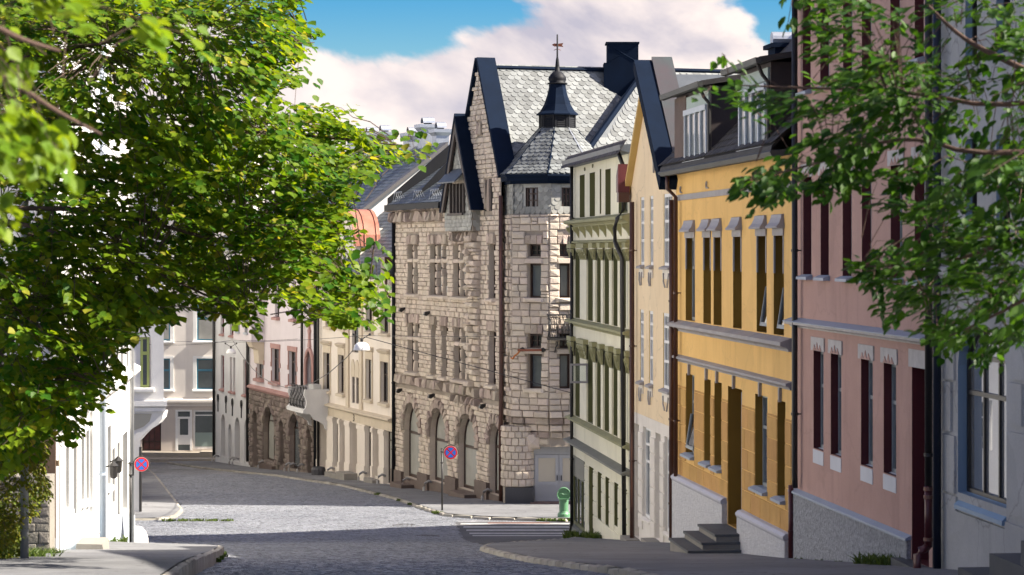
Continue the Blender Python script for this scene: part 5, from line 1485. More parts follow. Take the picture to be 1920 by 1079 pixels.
# slate slope left of the oriel with black party fins and snow guards
zE6 = z_eave + 0.03
mb = MB(); mb.fprofile(F6, [(0.34, zE6), (0.34, zE6 + 0.12), (-5.0, zE6 + 3.72), (-5.0, zE6 + 3.5)], s_ap + 1.0, SEND); rf = obj('eave_roof', mb, m_slate_d, R6)
mb = MB(); mb.fbox(F6, s_or1 - 0.4, SEND + 0.1, 0.2, 0.42, zE6 - 0.1, zE6 + 0.16); obj('gutter', mb, m_blackm, R6)
bd = Vector((F6.n[0] * -1, F6.n[1] * -1, 0.674)).normalized()
slates(rf, F6.pt(s_or1 - 0.6, 0.33, zE6 + 0.13), (F6.d[0], F6.d[1], 0), bd, SEND - s_or1 + 0.6, 4.0, lambda a, b: True, m_slate_d, w=0.3, ex=0.22, limit=120)
span = SEND - s_or1
for k, (s, h, z0) in enumerate(((SEND - 0.02, 0.7, 1.0), (SEND - span * 0.40, 1.3, 0.0), (SEND - span * 0.72, 1.3, 0.0))):
    mb = MB(); mb.fprofile(F6, [(0.3, zE6 + 0.1), (0.3, zE6 + 0.12 + z0 * 0.35), (-4.6, zE6 + 3.9 + h), (-4.6, zE6 + 3.0)], s - 0.08, s); obj('roof_fin', mb, m_blackm, R6)
    if k < 3:
        g_ = MB()
        for j in range(4):
            x = s - 0.35 - j * 0.35
            g_.tube([F6.pt(x, 0.15, zE6 + 0.25), F6.pt(x, 0.05, zE6 + 0.75), F6.pt(x, -0.1, zE6 + 0.45)], 0.018, 4)
        g_.tube([F6.pt(s - 0.3, 0.05, zE6 + 0.74), F6.pt(s - 1.5, 0.05, zE6 + 0.74)], 0.014, 4)
        obj('snow_guard', g_, m_zinc, R6)
s = SEND - span * 0.78
mb = MB(); zq = F6.Z(820, 287, -2.4); mb.fprism(F6, [(s - 0.75, zq - 1.5), (s, zq), (s + 0.75, zq - 1.5)], -4.2, -2.4); obj('roof_dormer', mb, m_blackm, R6)
# closing walls (party wall, back)
mb = MB()
mb.quad(R6P(SEND - 0.03, 0.0, zb6), R6P(SEND - 0.03, DEPTH, zb6), R6P(SEND - 0.03, DEPTH, z_eave), R6P(SEND - 0.03, 0.0, z_eave))
mb.add([R6P(SEND - 0.03, -0.3, z_eave), R6P(SEND - 0.03, 6.0, z_eave), R6P(SEND - 0.03, 5.0, zE6 + 3.5)], [(0, 1, 2)])
mb.quad(R6P(-2, DEPTH, zb6), R6P(SEND, DEPTH, zb6), R6P(SEND, DEPTH, ridge_z), R6P(-2, DEPTH, ridge_z))
obj('side_wall', mb, m_stone, R6)

# ------------------------------------------------------------------ corner tower
TC = ((1045 - UC) / FPX * 97.4, 97.4)
TR = 2.18
def tv(k, R=TR): # octagon corner k, angle measured from "towards the camera" to the right
    a = math.radians(-9.5 + 45 * k)
    return (TC[0] + R * math.sin(a), TC[1] - R * math.cos(a))
def tface(k, R=TR):
    """face between corner k (left) and k+1 (right)"""
    l, r = tv(k, R), tv(k + 1, R)
    return Fac(r[0], r[1], l[0] - r[0], l[1] - r[1]), math.dist(l, r)
FT = {k: tface(k) for k in range(-2, 6)}
zt = lambda v: (VH - v) / FPX * 95.6
T = MB()
z_bot, z_top = zt(792), zt(402)
TW = thing('tower', '', '', (TC[0], TC[1], zg(TC[1])))
for p_ in ('label', 'category'): del TW[p_]
TW.parent = R6; TW.location = Vector((TC[0], TC[1], zg(TC[1]))) - WLOC[R6.name]
tops = {-2: [], -1: [], 0: [], 1: [], 2: [], 3: [], 4: [], 5: []}
F0, L0_ = FT[-1]; F1, L1_ = FT[0]; Fm, Lm_ = FT[-2]
def top_(F, u0, u1, v0, v1, d=0.3): return dict(sa=F.S(u1), sb=F.S(u0), za=(VH - v1) / FPX * F.Y(F.S((u0 + u1) / 2)), zb=(VH - v0) / FPX * F.Y(F.S((u0 + u1) / 2)), depth=d)
T0 = [top_(F0, 990, 1015, 458, 481), top_(F0, 990, 1015, 494.5, 559), top_(F0, 989.7, 1016, 626, 653), top_(F0, 989.7, 1016, 664, 729)]
T1 = [top_(F1, 1049, 1070, 458, 481), top_(F1, 1049, 1070, 494.5, 559), top_(F1, 1049, 1070, 626, 653), top_(F1, 1049, 1070, 664, 729)]
Tm = [top_(Fm, 957, 961.5, 460, 480), top_(Fm, 957, 961.5, 495, 560), top_(Fm, 957, 961.5, 625, 650), top_(Fm, 957, 961.5, 662, 727)]
Tm = [dict(o, sa=0.30, sb=0.62) for o in Tm]
tw_mb, tw_rb = MB(), RMB()
tMs, tsz = [], []
for k, (F, L) in FT.items():
    ops = {-1: T0, 0: T1, -2: Tm}.get(k, [])
    wall(tw_mb, tw_rb, F, 0, L, z_bot, z_top, ops, 0.3)
    if k in (-2, -1, 0, 1):
        A_, B_ = fill(F, 0.0, L, z_bot + 0.45, z_top, ops + [dict(sa=o['sa'] - 0.1, sb=o['sb'] + 0.1, za=o['zb'] - 0.01, zb=o['zb'] + (0.34 if i % 2 == 0 else 0.2)) for i, o in enumerate(ops)], 0.255, 0.44, 0.022, 0.09, r=stone_r, jit=0.15)
        tMs += A_; tsz += B_
obj('tower_wall', tw_mb, m_mortar, TW); obj('tower_reveal', tw_rb, m_stone, TW)
for F, ops in ((F0, T0), (F1, T1), (Fm, Tm)):
    for i, o in enumerate(ops):
        if F is not Fm:
            win_ = MB(); ft = 0.08; d = -0.26
            a, b, z0, z1 = o['sa'], o['sb'], o['za'], o['zb']
            win_.fbox(F, a, a + ft, d, d + 0.08, z0, z1); win_.fbox(F, b - ft, b, d, d + 0.08, z0, z1); win_.fbox(F, a + ft, b - ft, d, d + 0.08, z1 - ft, z1); win_.fbox(F, a + ft, b - ft, d, d + 0.08, z0, z0 + ft)
            if i % 2 == 0:
                win_.fbox(F, (a + b) / 2 - 0.025, (a + b) / 2 + 0.025, d, d + 0.07, z0 + ft, z1 - ft); win_.fbox(F, a + ft, b - ft, d, d + 0.07, (z0 + z1) / 2 - 0.02, (z0 + z1) / 2 + 0.02)
            obj('tower_window', win_, m_brownw, TW)
            p = MB(); p.fbox(F, a + ft, b - ft, d + 0.01, d + 0.02, z0 + ft, z1 - ft); obj('tower_pane', p, m_dgl if i % 2 == 0 else m_ggl, TW)
        else:
            p = MB(); p.fbox(F, o['sa'], o['sb'], -0.25, -0.2, o['za'], o['zb']); obj('tower_pane', p, m_dgl, TW)
        if i % 2 == 0:
            nl = 3 if F is not Fm else 1
            for q in range(nl):
                L = o['sb'] - o['sa'] + 0.2
                inst('lintel_stone', us_brown[q], F.M(o['sa'] - 0.1 + L * (q + 0.5) / nl, 0, o['zb'] + 0.17) @ Matrix.Diagonal((L / nl - 0.02, 0.11, 0.34, 1)), TW)
        else:
            inst('transom_stone', us_stone[2], F.M((o['sa'] + o['sb']) / 2, 0.0, o['zb'] + 0.1) @ Matrix.Diagonal((o['sb'] - o['sa'] + 0.24, 0.13, 0.19, 1)), TW)
            inst('sill_stone', us_stone[3], F.M((o['sa'] + o['sb']) / 2, 0.0, o['za'] - 0.08) @ Matrix.Diagonal((o['sb'] - o['sa'] + 0.3, 0.2, 0.16, 1)), TW)
# attic drum hung with slates
zd0, zd1 = z_top + 0.003, zt(344)
d_mb = MB()
D = {k: tface(k, TR * 0.985) for k in range(-2, 6)}
dw0, dw1 = top_(D[-1][0], 985.6, 1009, 352, 390, 0.15), top_(D[0][0], 1053, 1072, 352, 392, 0.15)
rb = RMB()
for k, (F, L) in D.items():
    wall(d_mb, rb, F, 0, L, zd0, zd1, {-1: [dw0], 0: [dw1]}.get(k, []), 0.15)
obj('drum_wall', d_mb, m_slate_m, TW); obj('drum_reveal', rb, m_brownw, TW)
for k in (-2, -1, 0, 1):
    F, L = D[k]
    o = {-1: dw0, 0: dw1}.get(k)
    slates(TW, F.pt(0, 0, zd0), (F.d[0], F.d[1], 0), (0, 0, 1), L, zd1 - zd0, lambda a, b: -0.02 < a < L + 0.02 and not (o and o['sa'] - 0.14 < a < o['sb'] + 0.14 and o['za'] - 0.1 < zd0 + b < o['zb'] + 0.1), MATS['mid_slate'], w=0.24, ex=0.17, limit=70, name='drum_slate', rest='drum_slates', out=F.n)
for F, o in ((D[-1][0], dw0), (D[0][0], dw1)):
    w_ = MB(); d = -0.13
    for a, b in ((o['sa'], o['sa'] + 0.09), (o['sb'] - 0.09, o['sb']), ((o['sa'] + o['sb']) / 2 - 0.03, (o['sa'] + o['sb']) / 2 + 0.03)):
        w_.fbox(F, a, b, d, d + 0.08, o['za'], o['zb'])
    for q in (0.0, 0.34, 0.66, 0.95):
        z = o['za'] + (o['zb'] - o['za']) * q; w_.fbox(F, o['sa'] + 0.09, o['sb'] - 0.09, d, d + 0.07, z, z + 0.045)
    obj('tower_window', w_, m_brownw, TW)
    p = MB(); p.fbox(F, o['sa'] + 0.09, o['sb'] - 0.09, d + 0.01, d + 0.02, o['za'], o['zb']); obj('tower_pane', p, m_dgl, TW)
pieces('stone', us_stone, tMs, TW, m_stone, limit=300, rest='stonework', size=tsz)
# corbelled foot: stepped rings of stones narrowing to the door stage
zf = z_bot + 0.45
for j in range(5):
    R_ = TR * (1.02 - 0.045 * j); z0 = zf - 0.27 * (j + 1)
    if z0 < zt(838): break
    for k in (-2, -1, 0, 1):
        F, L = tface(k, R_)
        A_, _ = fill(F, 0.0, L, z0, z0 + 0.27, [], 0.28, 0.5, 0.03, 0.12 if j else 0.16, r=stone_r, jit=0.1)
        for i, M_ in enumerate(A_): inst('corbel_stone', us_brown[(i + j) % 8] if j % 2 else us_stone[(i + j) % 8], M_, TW)
mb = MB()
for R_, za_, zb_ in ((TR * 1.0, zt(792), zt(770)), (TR * 0.90, zt(838), zt(792))):
    b_ = [(*tv(k, R_), za_) for k in range(8)]; t_ = [(*tv(k, R_), zb_) for k in range(8)]
    mb.prism(b_, t_)
obj('tower_foot', mb, m_mortar, TW)
# door stage: rounded stone pier on the left, double door set back
FD = Fac((1083 - UC) / FPX * 96.0, 96.0, (994 - 1083) / FPX * 96.0, 0.0)
zgd = zg(95.2) + 0.12
pc = ((971 - UC) / FPX * 96.2, 96.2)
pr_ = 0.58
mb = MB(); mb.lathe((pc[0], pc[1], zgd - 0.3), [(pr_, 0), (pr_, zt(800) - zgd + 0.3)], 20); obj('pier_core', mb, m_mortar, TW)
z = zgd + 0.62; j = 0
while z < zt(806):
    h = stone_r.uniform(0.2, 0.32)
    nst = 8
    for k in range(nst):
        a = math.radians(-110 + (k + (j % 2) * 0.5) * 200 / nst)
        c_ = (pc[0] + pr_ * math.sin(a), pc[1] - pr_ * math.cos(a))
        nrm = (math.sin(a), -math.cos(a)); tg = (nrm[1], -nrm[0])
        M_ = Matrix(((tg[0], nrm[0], 0, c_[0]), (tg[1], nrm[1], 0, c_[1]), (0, 0, 1, z + h / 2), (0, 0, 0, 1))) @ Matrix.Diagonal((2 * math.pi * pr_ * 200 / 360 / nst - 0.0, 0.09, h - 0.02, 1))
        inst('pier_stone', us_stone[(k + j) % 8], M_, TW)
    z += h; j += 1
mb = MB(); mb.box(pc[0] - 0.5, pc[0] + 0.62, pc[1] - 0.68, pc[1] + 0.4, zgd - 0.4, zgd + 0.6); obj('pier_base', mb, mat('dark_granite', (0.06, 0.06, 0.065), (0.045, 0.045, 0.05), rough=0.55, fine=0.3), TW)
m_door = mat('grey_door_paint', (0.40, 0.405, 0.42), (0.36, 0.365, 0.38), rough=0.5)
m_blind = mat('drawn_blind', (0.52, 0.47, 0.37), (0.48, 0.43, 0.34), rough=0.5, spec=0.5)
za_, zb_ = zgd - 0.02, (VH - 833) / FPX * 96.0
mb = MB()
wd = 2.05
sL = FD.S(999); sR = sL - wd
mb.fbox(FD, sR - 0.08, sL, -0.1, -0.02, za_, zb_)
DR = obj('tower_door', mb, m_door, TW)
for (a, b) in ((sL - wd / 2 + 0.01, sL - 0.09), (sR + 0.01, sL - wd / 2 - 0.01)):
    lf = MB(); t_ = 0.13
    zl0, zl1 = za_ + 0.03, zb_ - 0.42
    zp = zl0 + (zl1 - zl0) * 0.40
    lf.fbox(FD, a, a + t_, -0.018, 0.03, zl0, zl1); lf.fbox(FD, b - t_, b, -0.018, 0.03, zl0, zl1)
    lf.fbox(FD, a + t_, b - t_, -0.018, 0.03, zl1 - t_, zl1); lf.fbox(FD, a + t_, b - t_, -0.018, 0.03, zp - 0.08, zp + 0.05); lf.fbox(FD, a + t_, b - t_, -0.018, 0.03, zl0, zl0 + 0.12)
    n = 8
    for q in range(n):
        x0 = a + t_ + (b - a - 2 * t_) * q / n; lf.fbox(FD, x0 + 0.008, x0 + (b - a - 2 * t_) / n - 0.008, -0.018, 0.008, zl0 + 0.12, zp - 0.08)
    obj('door_leaf', lf, m_door, TW)
    p = MB(); p.fbox(FD, a + t_, b - t_, -0.016, -0.002, zp + 0.05, zl1 - t_); obj('door_pane', p, m_blind, TW)
    h_ = MB(); x = b - 0.08 if a < sL - wd / 2 - 0.1 else a + 0.06
    h_.fbox(FD, x - 0.015, x + 0.015, 0.03, 0.08, zp + 0.1, zp + 0.3); obj('door_handle', h_, m_iron, TW)
mb = MB()
for q in range(14):
    x = sR + (sL - sR) * q / 14; mb.fbox(FD, x + 0.006, x + (sL - sR) / 14 - 0.006, -0.019, 0.0, zb_ - 0.40, zb_ - 0.01)
obj('transom_boards', mb, m_door, TW)
A_, B_ = fill(FD, sL - 0.95 + 0.0, sL + 0.42, zb_ - 0.25, zb_ + 0.42, [], 0.6, 0.75, 0.03, 0.42, r=stone_r, jit=0.02)
inst('springer_stone', us_stone[5], FD.M(sL + 0.02, -0.1, zb_ + 0.12) @ Matrix.Diagonal((0.62, 0.5, 0.62, 1)), TW)
inst('springer_stone', us_stone[6], FD.M(sR + 0.2, -0.1, zb_ + 0.12) @ Matrix.Diagonal((0.7, 0.5, 0.62, 1)), TW)
inst('door_lintel', us_stone[7], FD.M((sL + sR) / 2 + 0.1, -0.1, zb_ + 0.17) @ Matrix.Diagonal((wd - 0.55, 0.44, 0.36, 1)), TW)
mb = MB(); mb.fbox(FD, sR - 1.6, sR - 0.09, -0.3, -0.0, za_ - 0.3, zb_ + 1.2); mb.fbox(FD, sR - 1.6, sL + 0.5, -0.32, -0.12, za_ - 0.3, zb_ + 1.0); obj('door_wall', mb, m_stone, TW)
mb = MB(); mb.fbox(FD, sR - 0.6, sL + 0.1, 0.0, 0.75, zgd - 0.3, zgd + 0.03); obj('door_step', mb, mat('reddish_stone', (0.20, 0.13, 0.11), (0.15, 0.10, 0.085), rough=0.8, bump=0.3), TW)
# tower roof: eave, bell-cast slate cone, louvred lantern, bulb and vane
mb = MB()
for R_, za_, zb_ in ((TR * 1.05, zd1 - 0.02, zd1 + 0.1), (TR * 1.13, zd1 + 0.1, zd1 + 0.26), (TR * 1.16, zd1 + 0.26, zd1 + 0.34)):
    mb.prism([(*tv(k, R_), za_) for k in range(8)], [(*tv(k, R_), zb_) for k in range(8)])
obj('tower_eave', mb, m_navy, TW)
z_l = zt(240)
cone = [(TR * 1.15, zd1 + 0.345), (TR * 0.93, zd1 + 0.72), (TR * 0.74, zd1 + 1.2), (0.74, z_l + 0.02)]
mb = MB()
rings = [[(*tv(k, r), z) for k in range(8)] for r, z in cone]
mb.add([p for R_ in rings for p in R_], [(i * 8 + k, i * 8 + (k + 1) % 8, (i + 1) * 8 + (k + 1) % 8, (i + 1) * 8 + k) for i in range(3) for k in range(8)])
obj('tower_roof', mb, m_slate_d, TW)
cMs = []
us_c = [slate_mesh('tower_slate', m_slate, 0.25, 0.30)]
for k in (-3, -2, -1, 0, 1, 2):
    for i in range(3):
        (r0, z0), (r1, z1) = cone[i], cone[i + 1]
        l0, r0_, l1, r1_ = (Vector((*tv(k, r0), z0)), Vector((*tv(k + 1, r0), z0)), Vector((*tv(k, r1), z1)), Vector((*tv(k + 1, r1), z1)))
        A = (r0_ - l0).normalized(); Bm = ((l1 + r1_) - (l0 + r0_)) / 2; B = Bm.normalized(); N_ = A.cross(B)
        if N_.z < 0: N_ = -N_; A = -A; l0, r0_, l1, r1_ = r0_, l0, r1_, l1
        nrow = max(1, round(Bm.length / 0.185))
        for q in range(nrow):
            f = q / nrow
            a0, a1 = l0.lerp(l1, f), r0_.lerp(r1_, f); wd_ = (a1 - a0).length
            nn = max(2, round(wd_ / 0.25)); sx = wd_ / nn / 0.25
            for c_ in range(nn + (q % 2)):
                x = (c_ + (0.5 if q % 2 == 0 else 0.0)) / nn
                if q % 2 and (c_ == 0 or c_ == nn): continue
                P = a0.lerp(a1, x) + N_ * 0.012
                cMs.append(Matrix(((A.x, B.x, N_.x, P.x), (A.y, B.y, N_.y, P.y), (A.z, B.z, N_.z, P.z), (0, 0, 0, 1))) @ Matrix.Diagonal((sx, 1, 1, 1)))
pieces('tower_slate', us_c, cMs, TW, m_slate, limit=300, rest='tower_slates')
for k in range(-3, 4):
    mb = MB(); mb.tube([(*tv(k, r * 1.012), z + 0.02) for r, z in cone], 0.035, 5); obj('hip_cover', mb, m_navy if k in (-1, 0) else m_zinc if k == 1 else m_navy, TW)
mb = MB()
z_1 = zt(212)
mb.prism([(*tv(k, 0.71), z_l) for k in range(8)], [(*tv(k, 0.71), z_1) for k in range(8)])
mb.prism([(*tv(k, 0.75), z_l) for k in range(8)], [(*tv(k, 0.75), z_l + 0.09) for k in range(8)])
LA = obj('lantern', mb, m_blackm, TW)
for k in range(8):
    F, L = tface(k - 3, 0.71)
    mb = MB()
    for q in range(5):
        z = z_l + 0.14 + q * 0.075; mb.fprofile(F, [(0.005, z), (0.03, z - 0.03), (0.03, z - 0.015), (0.005, z + 0.04)], L * 0.2, L * 0.8)
    mb.fbox(F, 0.0, L * 0.17, 0.003, 0.035, z_l + 0.1, z_1 - 0.01); mb.fbox(F, L * 0.83, L, 0.003, 0.035, z_l + 0.1, z_1 - 0.01)
    obj('louvre', mb, m_blackm, TW)
bell = [(0.84, z_1), (0.84, z_1 + 0.05), (0.70, z_1 + 0.16), (0.54, z_1 + 0.42), (0.41, z_1 + 0.8), (0.33, z_1 + 1.15), (0.29, zt(158)), (0.34, zt(157)), (0.34, zt(153)), (0.28, zt(152))]
mb = MB(); rings = [[(*tv(k, r), z) for k in range(8)] for r, z in bell]
mb.add([p for R_ in rings for p in R_], [(i * 8 + k, i * 8 + (k + 1) % 8, (i + 1) * 8 + (k + 1) % 8, (i + 1) * 8 + k) for i in range(len(bell) - 1) for k in range(8)] + [tuple(range(8))])
obj('bell_roof', mb, m_navy, TW)
mb = MB(); c = (TC[0], TC[1], 0)
mb.lathe(c, [(0.28, zt(153)), (0.40, zt(152)), (0.40, zt(150)), (0.31, zt(149)), (0.355, zt(144)), (0.345, zt(139)), (0.27, zt(134)), (0.2, zt(130)), (0.11, zt(127)), (0.085, zt(118)), (0.06, zt(106)), (0.035, zt(100)), (0.03, zt(58)), (0.005, zt(57))], 12); mb.sm = True
obj('finial', mb, m_blackm, TW)
mb = MB(); z = zt(78); x, y = TC
mb.prism([(x + a, y - 0.012, z + b) for a, b in ((-0.22, 0.02), (-0.12, -0.05), (0.04, -0.05), (0.24, -0.07), (0.19, 0.0), (0.24, 0.09), (0.03, 0.06), (-0.12, 0.07))], [(x + a, y + 0.012, z + b) for a, b in ((-0.22, 0.02), (-0.12, -0.05), (0.04, -0.05), (0.24, -0.07), (0.19, 0.0), (0.24, 0.09), (0.03, 0.06), (-0.12, 0.07))])
mb.tube([(x - 0.14, y, z - 0.2), (x, y, z - 0.14), (x + 0.14, y, z - 0.2)], 0.012, 4)
obj('weather_vane', mb, mat('copper_vane', (0.22, 0.075, 0.035), (0.16, 0.055, 0.03), rough=0.5), TW)
# bulging wrought iron balcony on the right face
FB, LB = FT[0]
bz0, bz1 = zt(632), zt(590)
mb = MB()
sa, sb = -0.1, LB + 0.08
def bulge(f): return 0.42 + 0.24 * math.sin(math.pi * min(1, (1 - f) * 1.0)) * (1 if f < 0.75 else 0.75) - 0.1 * f
nb = 17
for k in range(nb):
    s = sa + (sb - sa) * k / (nb - 1)
    mb.tube([FB.pt(s + 0.05 * math.sin(3 * f + k), bulge(f), bz0 + (bz1 - bz0) * f) for f in [i / 6 for i in range(7)]], 0.016, 4)
for e in (sa, sb):
    for w_ in (0.1, 0.22, 0.34):
        mb.tube([FB.pt(e, w_ + 0.25 * math.sin(math.pi * (1 - f)), bz0 + (bz1 - bz0) * f) for f in (0, 0.2, 0.4, 0.6, 0.8, 1)], 0.016, 4)
for f, r in ((0.0, 0.03), (0.36, 0.016), (0.82, 0.016), (1.0, 0.032)):
    z = bz0 + (bz1 - bz0) * f
    mb.tube([FB.pt(sa, 0.02, z), FB.pt(sa, bulge(f), z), FB.pt(sb, bulge(f), z), FB.pt(sb, 0.02, z)], r, 5)
for k in range(12):
    s = sa + (sb - sa) * (k + 0.5) / 12; z = bz0 + (bz1 - bz0) * 0.91
    mb.tube([FB.pt(s + 0.045 * math.cos(a), 0.40, z + 0.05 * math.sin(a)) for a in [i * math.pi / 4 for i in range(9)]], 0.011, 4)
BL = obj('balcony_railing', mb, m_iron, TW)
mb = MB(); mb.fbox(FB, sa, sb, 0.0, 0.62, bz0 - 0.1, bz0 - 0.03); obj('balcony_floor', mb, m_iron, TW)
for s in (sa + 0.25, sb - 0.3):
    mb = MB(); mb.tube([FB.pt(s, 0.55, bz0 - 0.12), FB.pt(s, 0.45, bz0 - 0.3), FB.pt(s, 0.2, bz0 - 0.38), FB.pt(s, 0.05, bz0 - 0.6)], 0.025, 5); mb.tube([FB.pt(s, 0.3 + 0.1 * math.cos(a), bz0 - 0.24 + 0.09 * math.sin(a)) for a in [i * math.pi / 4 for i in range(9)]], 0.016, 4); obj('balcony_bracket', mb, m_iron, TW)
# old sign arm with an orange dragon-like scroll
mb = MB(); z = zt(657)
mb.tube([F0.pt(F0.S(1021), 0.25, z + 0.02), F0.pt(F0.S(980), 0.35, z)], 0.05, 6)
SG = obj('sign_arm', mb, mat('rust_red', (0.25, 0.08, 0.04), (0.17, 0.06, 0.035), rough=0.7), TW)
mb = MB(); mb.tube([F0.pt(F0.S(984), 0.36, z - 0.02), F0.pt(F0.S(980), 0.4, z - 0.14), F0.pt(F0.S(976), 0.4, z - 0.2), F0.pt(F0.S(971), 0.4, z - 0.34), F0.pt(F0.S(968), 0.4, z - 0.3)], 0.035, 5); obj('scroll_ornament', mb, mat('orange_paint', (0.5, 0.13, 0.03), (0.4, 0.16, 0.04), rough=0.6), TW)
for u in (982, 1021):
    mb = MB(); p = F0.pt(F0.S(u), 0.1, z + 0.02); mb.lathe((p[0], p[1], p[2] - 0.08), [(0.03, 0), (0.1, 0.05), (0.1, 0.12), (0.03, 0.17)], 8); obj('arm_boss', mb, m_iron, TW)

# ------------------------------------------------------------------ R7 cream house with shop windows
m_cream7 = mat('warm_cream_render', (0.73, 0.66, 0.57), (0.66, 0.595, 0.51), scale=0.8, rough=0.85, bump=0.1, bscale=30, streak=0.25, fine=0.04, streak_col=(0.45, 0.38, 0.3))
m_beige = mat('beige_trim', (0.58, 0.50, 0.38), (0.52, 0.445, 0.335), scale=1.5, rough=0.8, streak=0.25)
m_copper = mat('red_copper', (0.30, 0.10, 0.065), (0.36, 0.17, 0.12), scale=1.2, rough=0.5, metal=0.2, streak=0.3)
m_pinkcop = mat('dull_copper', (0.42, 0.25, 0.18), (0.36, 0.2, 0.15), rough=0.55, scale=1)
SA, SB = F6.S(738) + 0.05, F6.S(596)
R7 = house('cream_house', 'cream house with beige window hoods and tall shop windows between pilasters', F6, (SA + SB) / 2)
zb7, zt7 = -13.5, F6.Z(725, 521)
gz7 = lambda s: zg(F6.Y(s)) + 0.12
f1 = row(F6, [(607.8, 619.6), (635.6, 646), (686.8, 698), (714.6, 729)], (607.8, 660.7, 732), (714.6, 678, 752.6), depth=0.2)
f2_ = row(F6, [(612, 622), (639, 648), (688, 699), (716, 730)], (612, 555, 613), (721, 549, 623), depth=0.2)
mid = row(F6, [(659.5, 665), (667, 672.8)], (659.5, 706, 755), (667, 708, 757), depth=0.15)
mid2 = row(F6, [(660, 672)], (660, 545, 660), (672, 545, 663), depth=0.2)
sh = row(F6, [(628, 637), (688, 699), (724, 737)], (628, 783, 874), (724, 807.7, 906.5), depth=0.19)
rec = row(F6, [(602, 615.7), (641, 650), (659.5, 673), (703, 713.5)], (602, 780, 880), (703, 802, 880), depth=0.55)
for o in rec: o['za'] = gz7(o['sb']) + (0.02 if o is rec[0] else 0.32)
mb, rb = MB(), RMB()
wall(mb, rb, F6, SA, SB, zb7, zt7, f1 + f2_ + mid + mid2 + sh + rec, 0.25)
obj('wall', mb, m_cream7, R7); obj('reveal', rb, m_cream7, R7)
for o in f1 + f2_:
    win(R7, F6, o, 0.17, m_brownw, GL, cols=2, rows=(0.68,), ft=0.07)
    sill(R7, F6, o, m_beige, out=0.16, th=0.12, ext=0.14, depth=0.15)
    mb = MB(); a, b, z0, z1 = o['sa'], o['sb'], o['za'], o['zb']
    mb.fbox(F6, a - 0.13, a - 0.003, 0.003, 0.045, z0, z1); mb.fbox(F6, b + 0.003, b + 0.13, 0.003, 0.045, z0, z1); mb.fbox(F6, a - 0.13, b + 0.13, 0.003, 0.045, z1 + 0.002, z1 + 0.34); obj('surround', mb, m_beige, R7)
    mb = MB(); mb.fprofile(F6, [(0.003, z1 + 0.36), (0.1, z1 + 0.4), (0.2, z1 + 0.52), (0.003, z1 + 0.6)], a - 0.22, b + 0.22); obj('hood', mb, m_beige, R7)
for o in mid + mid2: win(R7, F6, o, 0.13, m_brownw, m_ggl, cols=1, rows=(0.7,), ft=0.05)
mb = MB(); c7 = (mid[0]['sb'] + mid[1]['sa']) / 2
for o in mid:
    c = (o['sa'] + o['sb']) / 2; hw = (o['sb'] - o['sa']) / 2 + 0.06
    mb.fprism(F6, [(c - hw, o['zb'] + 0.01)] + [(c - hw * math.cos(math.pi * i / 8), o['zb'] + 0.35 + 0.5 * math.sin(math.pi * i / 8)) for i in range(9)] + [(c + hw, o['zb'] + 0.01)], 0.003, 0.04)
obj('arched_relief', mb, m_beige, R7)
for u in (653, 678):
    s = F6.S(u); mb = MB(); mb.fbox(F6, s - 0.28, s + 0.2, 0.003, 0.09, F6.Z(u, 768), zt7 - 0.3); obj('pilaster', mb, m_beige, R7)
za7, zb7_ = (F6.Z(597, 776) + F6.Z(738, 808)) / 2, (F6.Z(597, 760) + F6.Z(738, 792)) / 2
band(R7, F6, SA, SB, za7, zb7_, 0.06, m_beige, name='fascia', steps=False)
band(R7, F6, SA, SB + 0.05, zb7_ + 0.003, zb7_ + 0.24, 0.26, m_beige, name='cornice')
band(R7, F6, SA, SB, zt7 - 0.65, zt7 - 0.02, 0.22, m_cream7, name='cornice')
for o in sh:
    win(R7, F6, o, 0.18, m_brownw, m_pgl if o is not sh[0] else m_ggl, cols=2 if o['sb'] - o['sa'] > 1 else 1, rows=(0.82,), ft=0.07)
for o in rec:
    mb = MB(); mb.fbox(F6, o['sa'], o['sb'], -0.55, -0.5, o['za'], o['zb']); d_ = obj('door', mb, mat('taupe_door', (0.30, 0.26, 0.22), (0.25, 0.22, 0.19), rough=0.6), R7)
    mb = MB(); mb.fbox(F6, o['sb'] - 0.2, o['sb'] - 0.16, -0.5, -0.45, o['za'] + 1.0, o['za'] + 1.3); obj('handle', mb, m_iron, d_)
edges = [SB] + sorted([x for o in sh + rec for x in (o['sa'], o['sb'])], reverse=True) + [SA]
for i in range(0, len(edges), 2):
    a, b = edges[i + 1], edges[i]
    if b - a < 0.12: continue
    mb = MB(); z0 = gz7((a + b) / 2)
    mb.fbox(F6, a + 0.03, b - 0.03, 0.003, 0.10, z0 - 0.6, za7 - 0.003); mb.fbox(F6, a + 0.0, b - 0.0, 0.003, 0.15, za7 - 0.26, za7 - 0.06); mb.fbox(F6, a + 0.0, b, 0.003, 0.14, z0 - 0.6, z0 + 0.75)
    obj('pilaster', mb, m_cream7, R7)
for u, w_, h_ in ((634, 0.5, 0.22), (653, 0.75, 0.24), (668, 0.8, 0.36), (709, 0.5, 0.2)):
    s = F6.S(u); z0 = zg(F6.Y(s)) + 0.12; st = MB(); st.fbox(F6, s - 0.75, s + 0.75, 0.16, w_, z0 - 0.3, z0 + h_); obj('step', st, MATS['step_concrete'], R7)
mb = MB(); s = F6.S(610); p = F6.pt(s, 0.35, zg(F6.Y(s)) + 0.1); mb.lathe(p, [(0.36, -0.1), (0.36, 0.3), (0.3, 0.42), (0.15, 0.46)], 12); obj('guard_stone', mb, MATS['dark_granite'], R7)
for u in (628, 688, 724): guard(R7, F6, u, m_guard)
tx = bpy.data.curves.new('numeral', 'FONT'); tx.body = '3'; tx.size = 0.5; tx.extrude = 0.012; tx.align_x = 'CENTER'; tx.align_y = 'CENTER'; tx.materials.append(m_brownw)
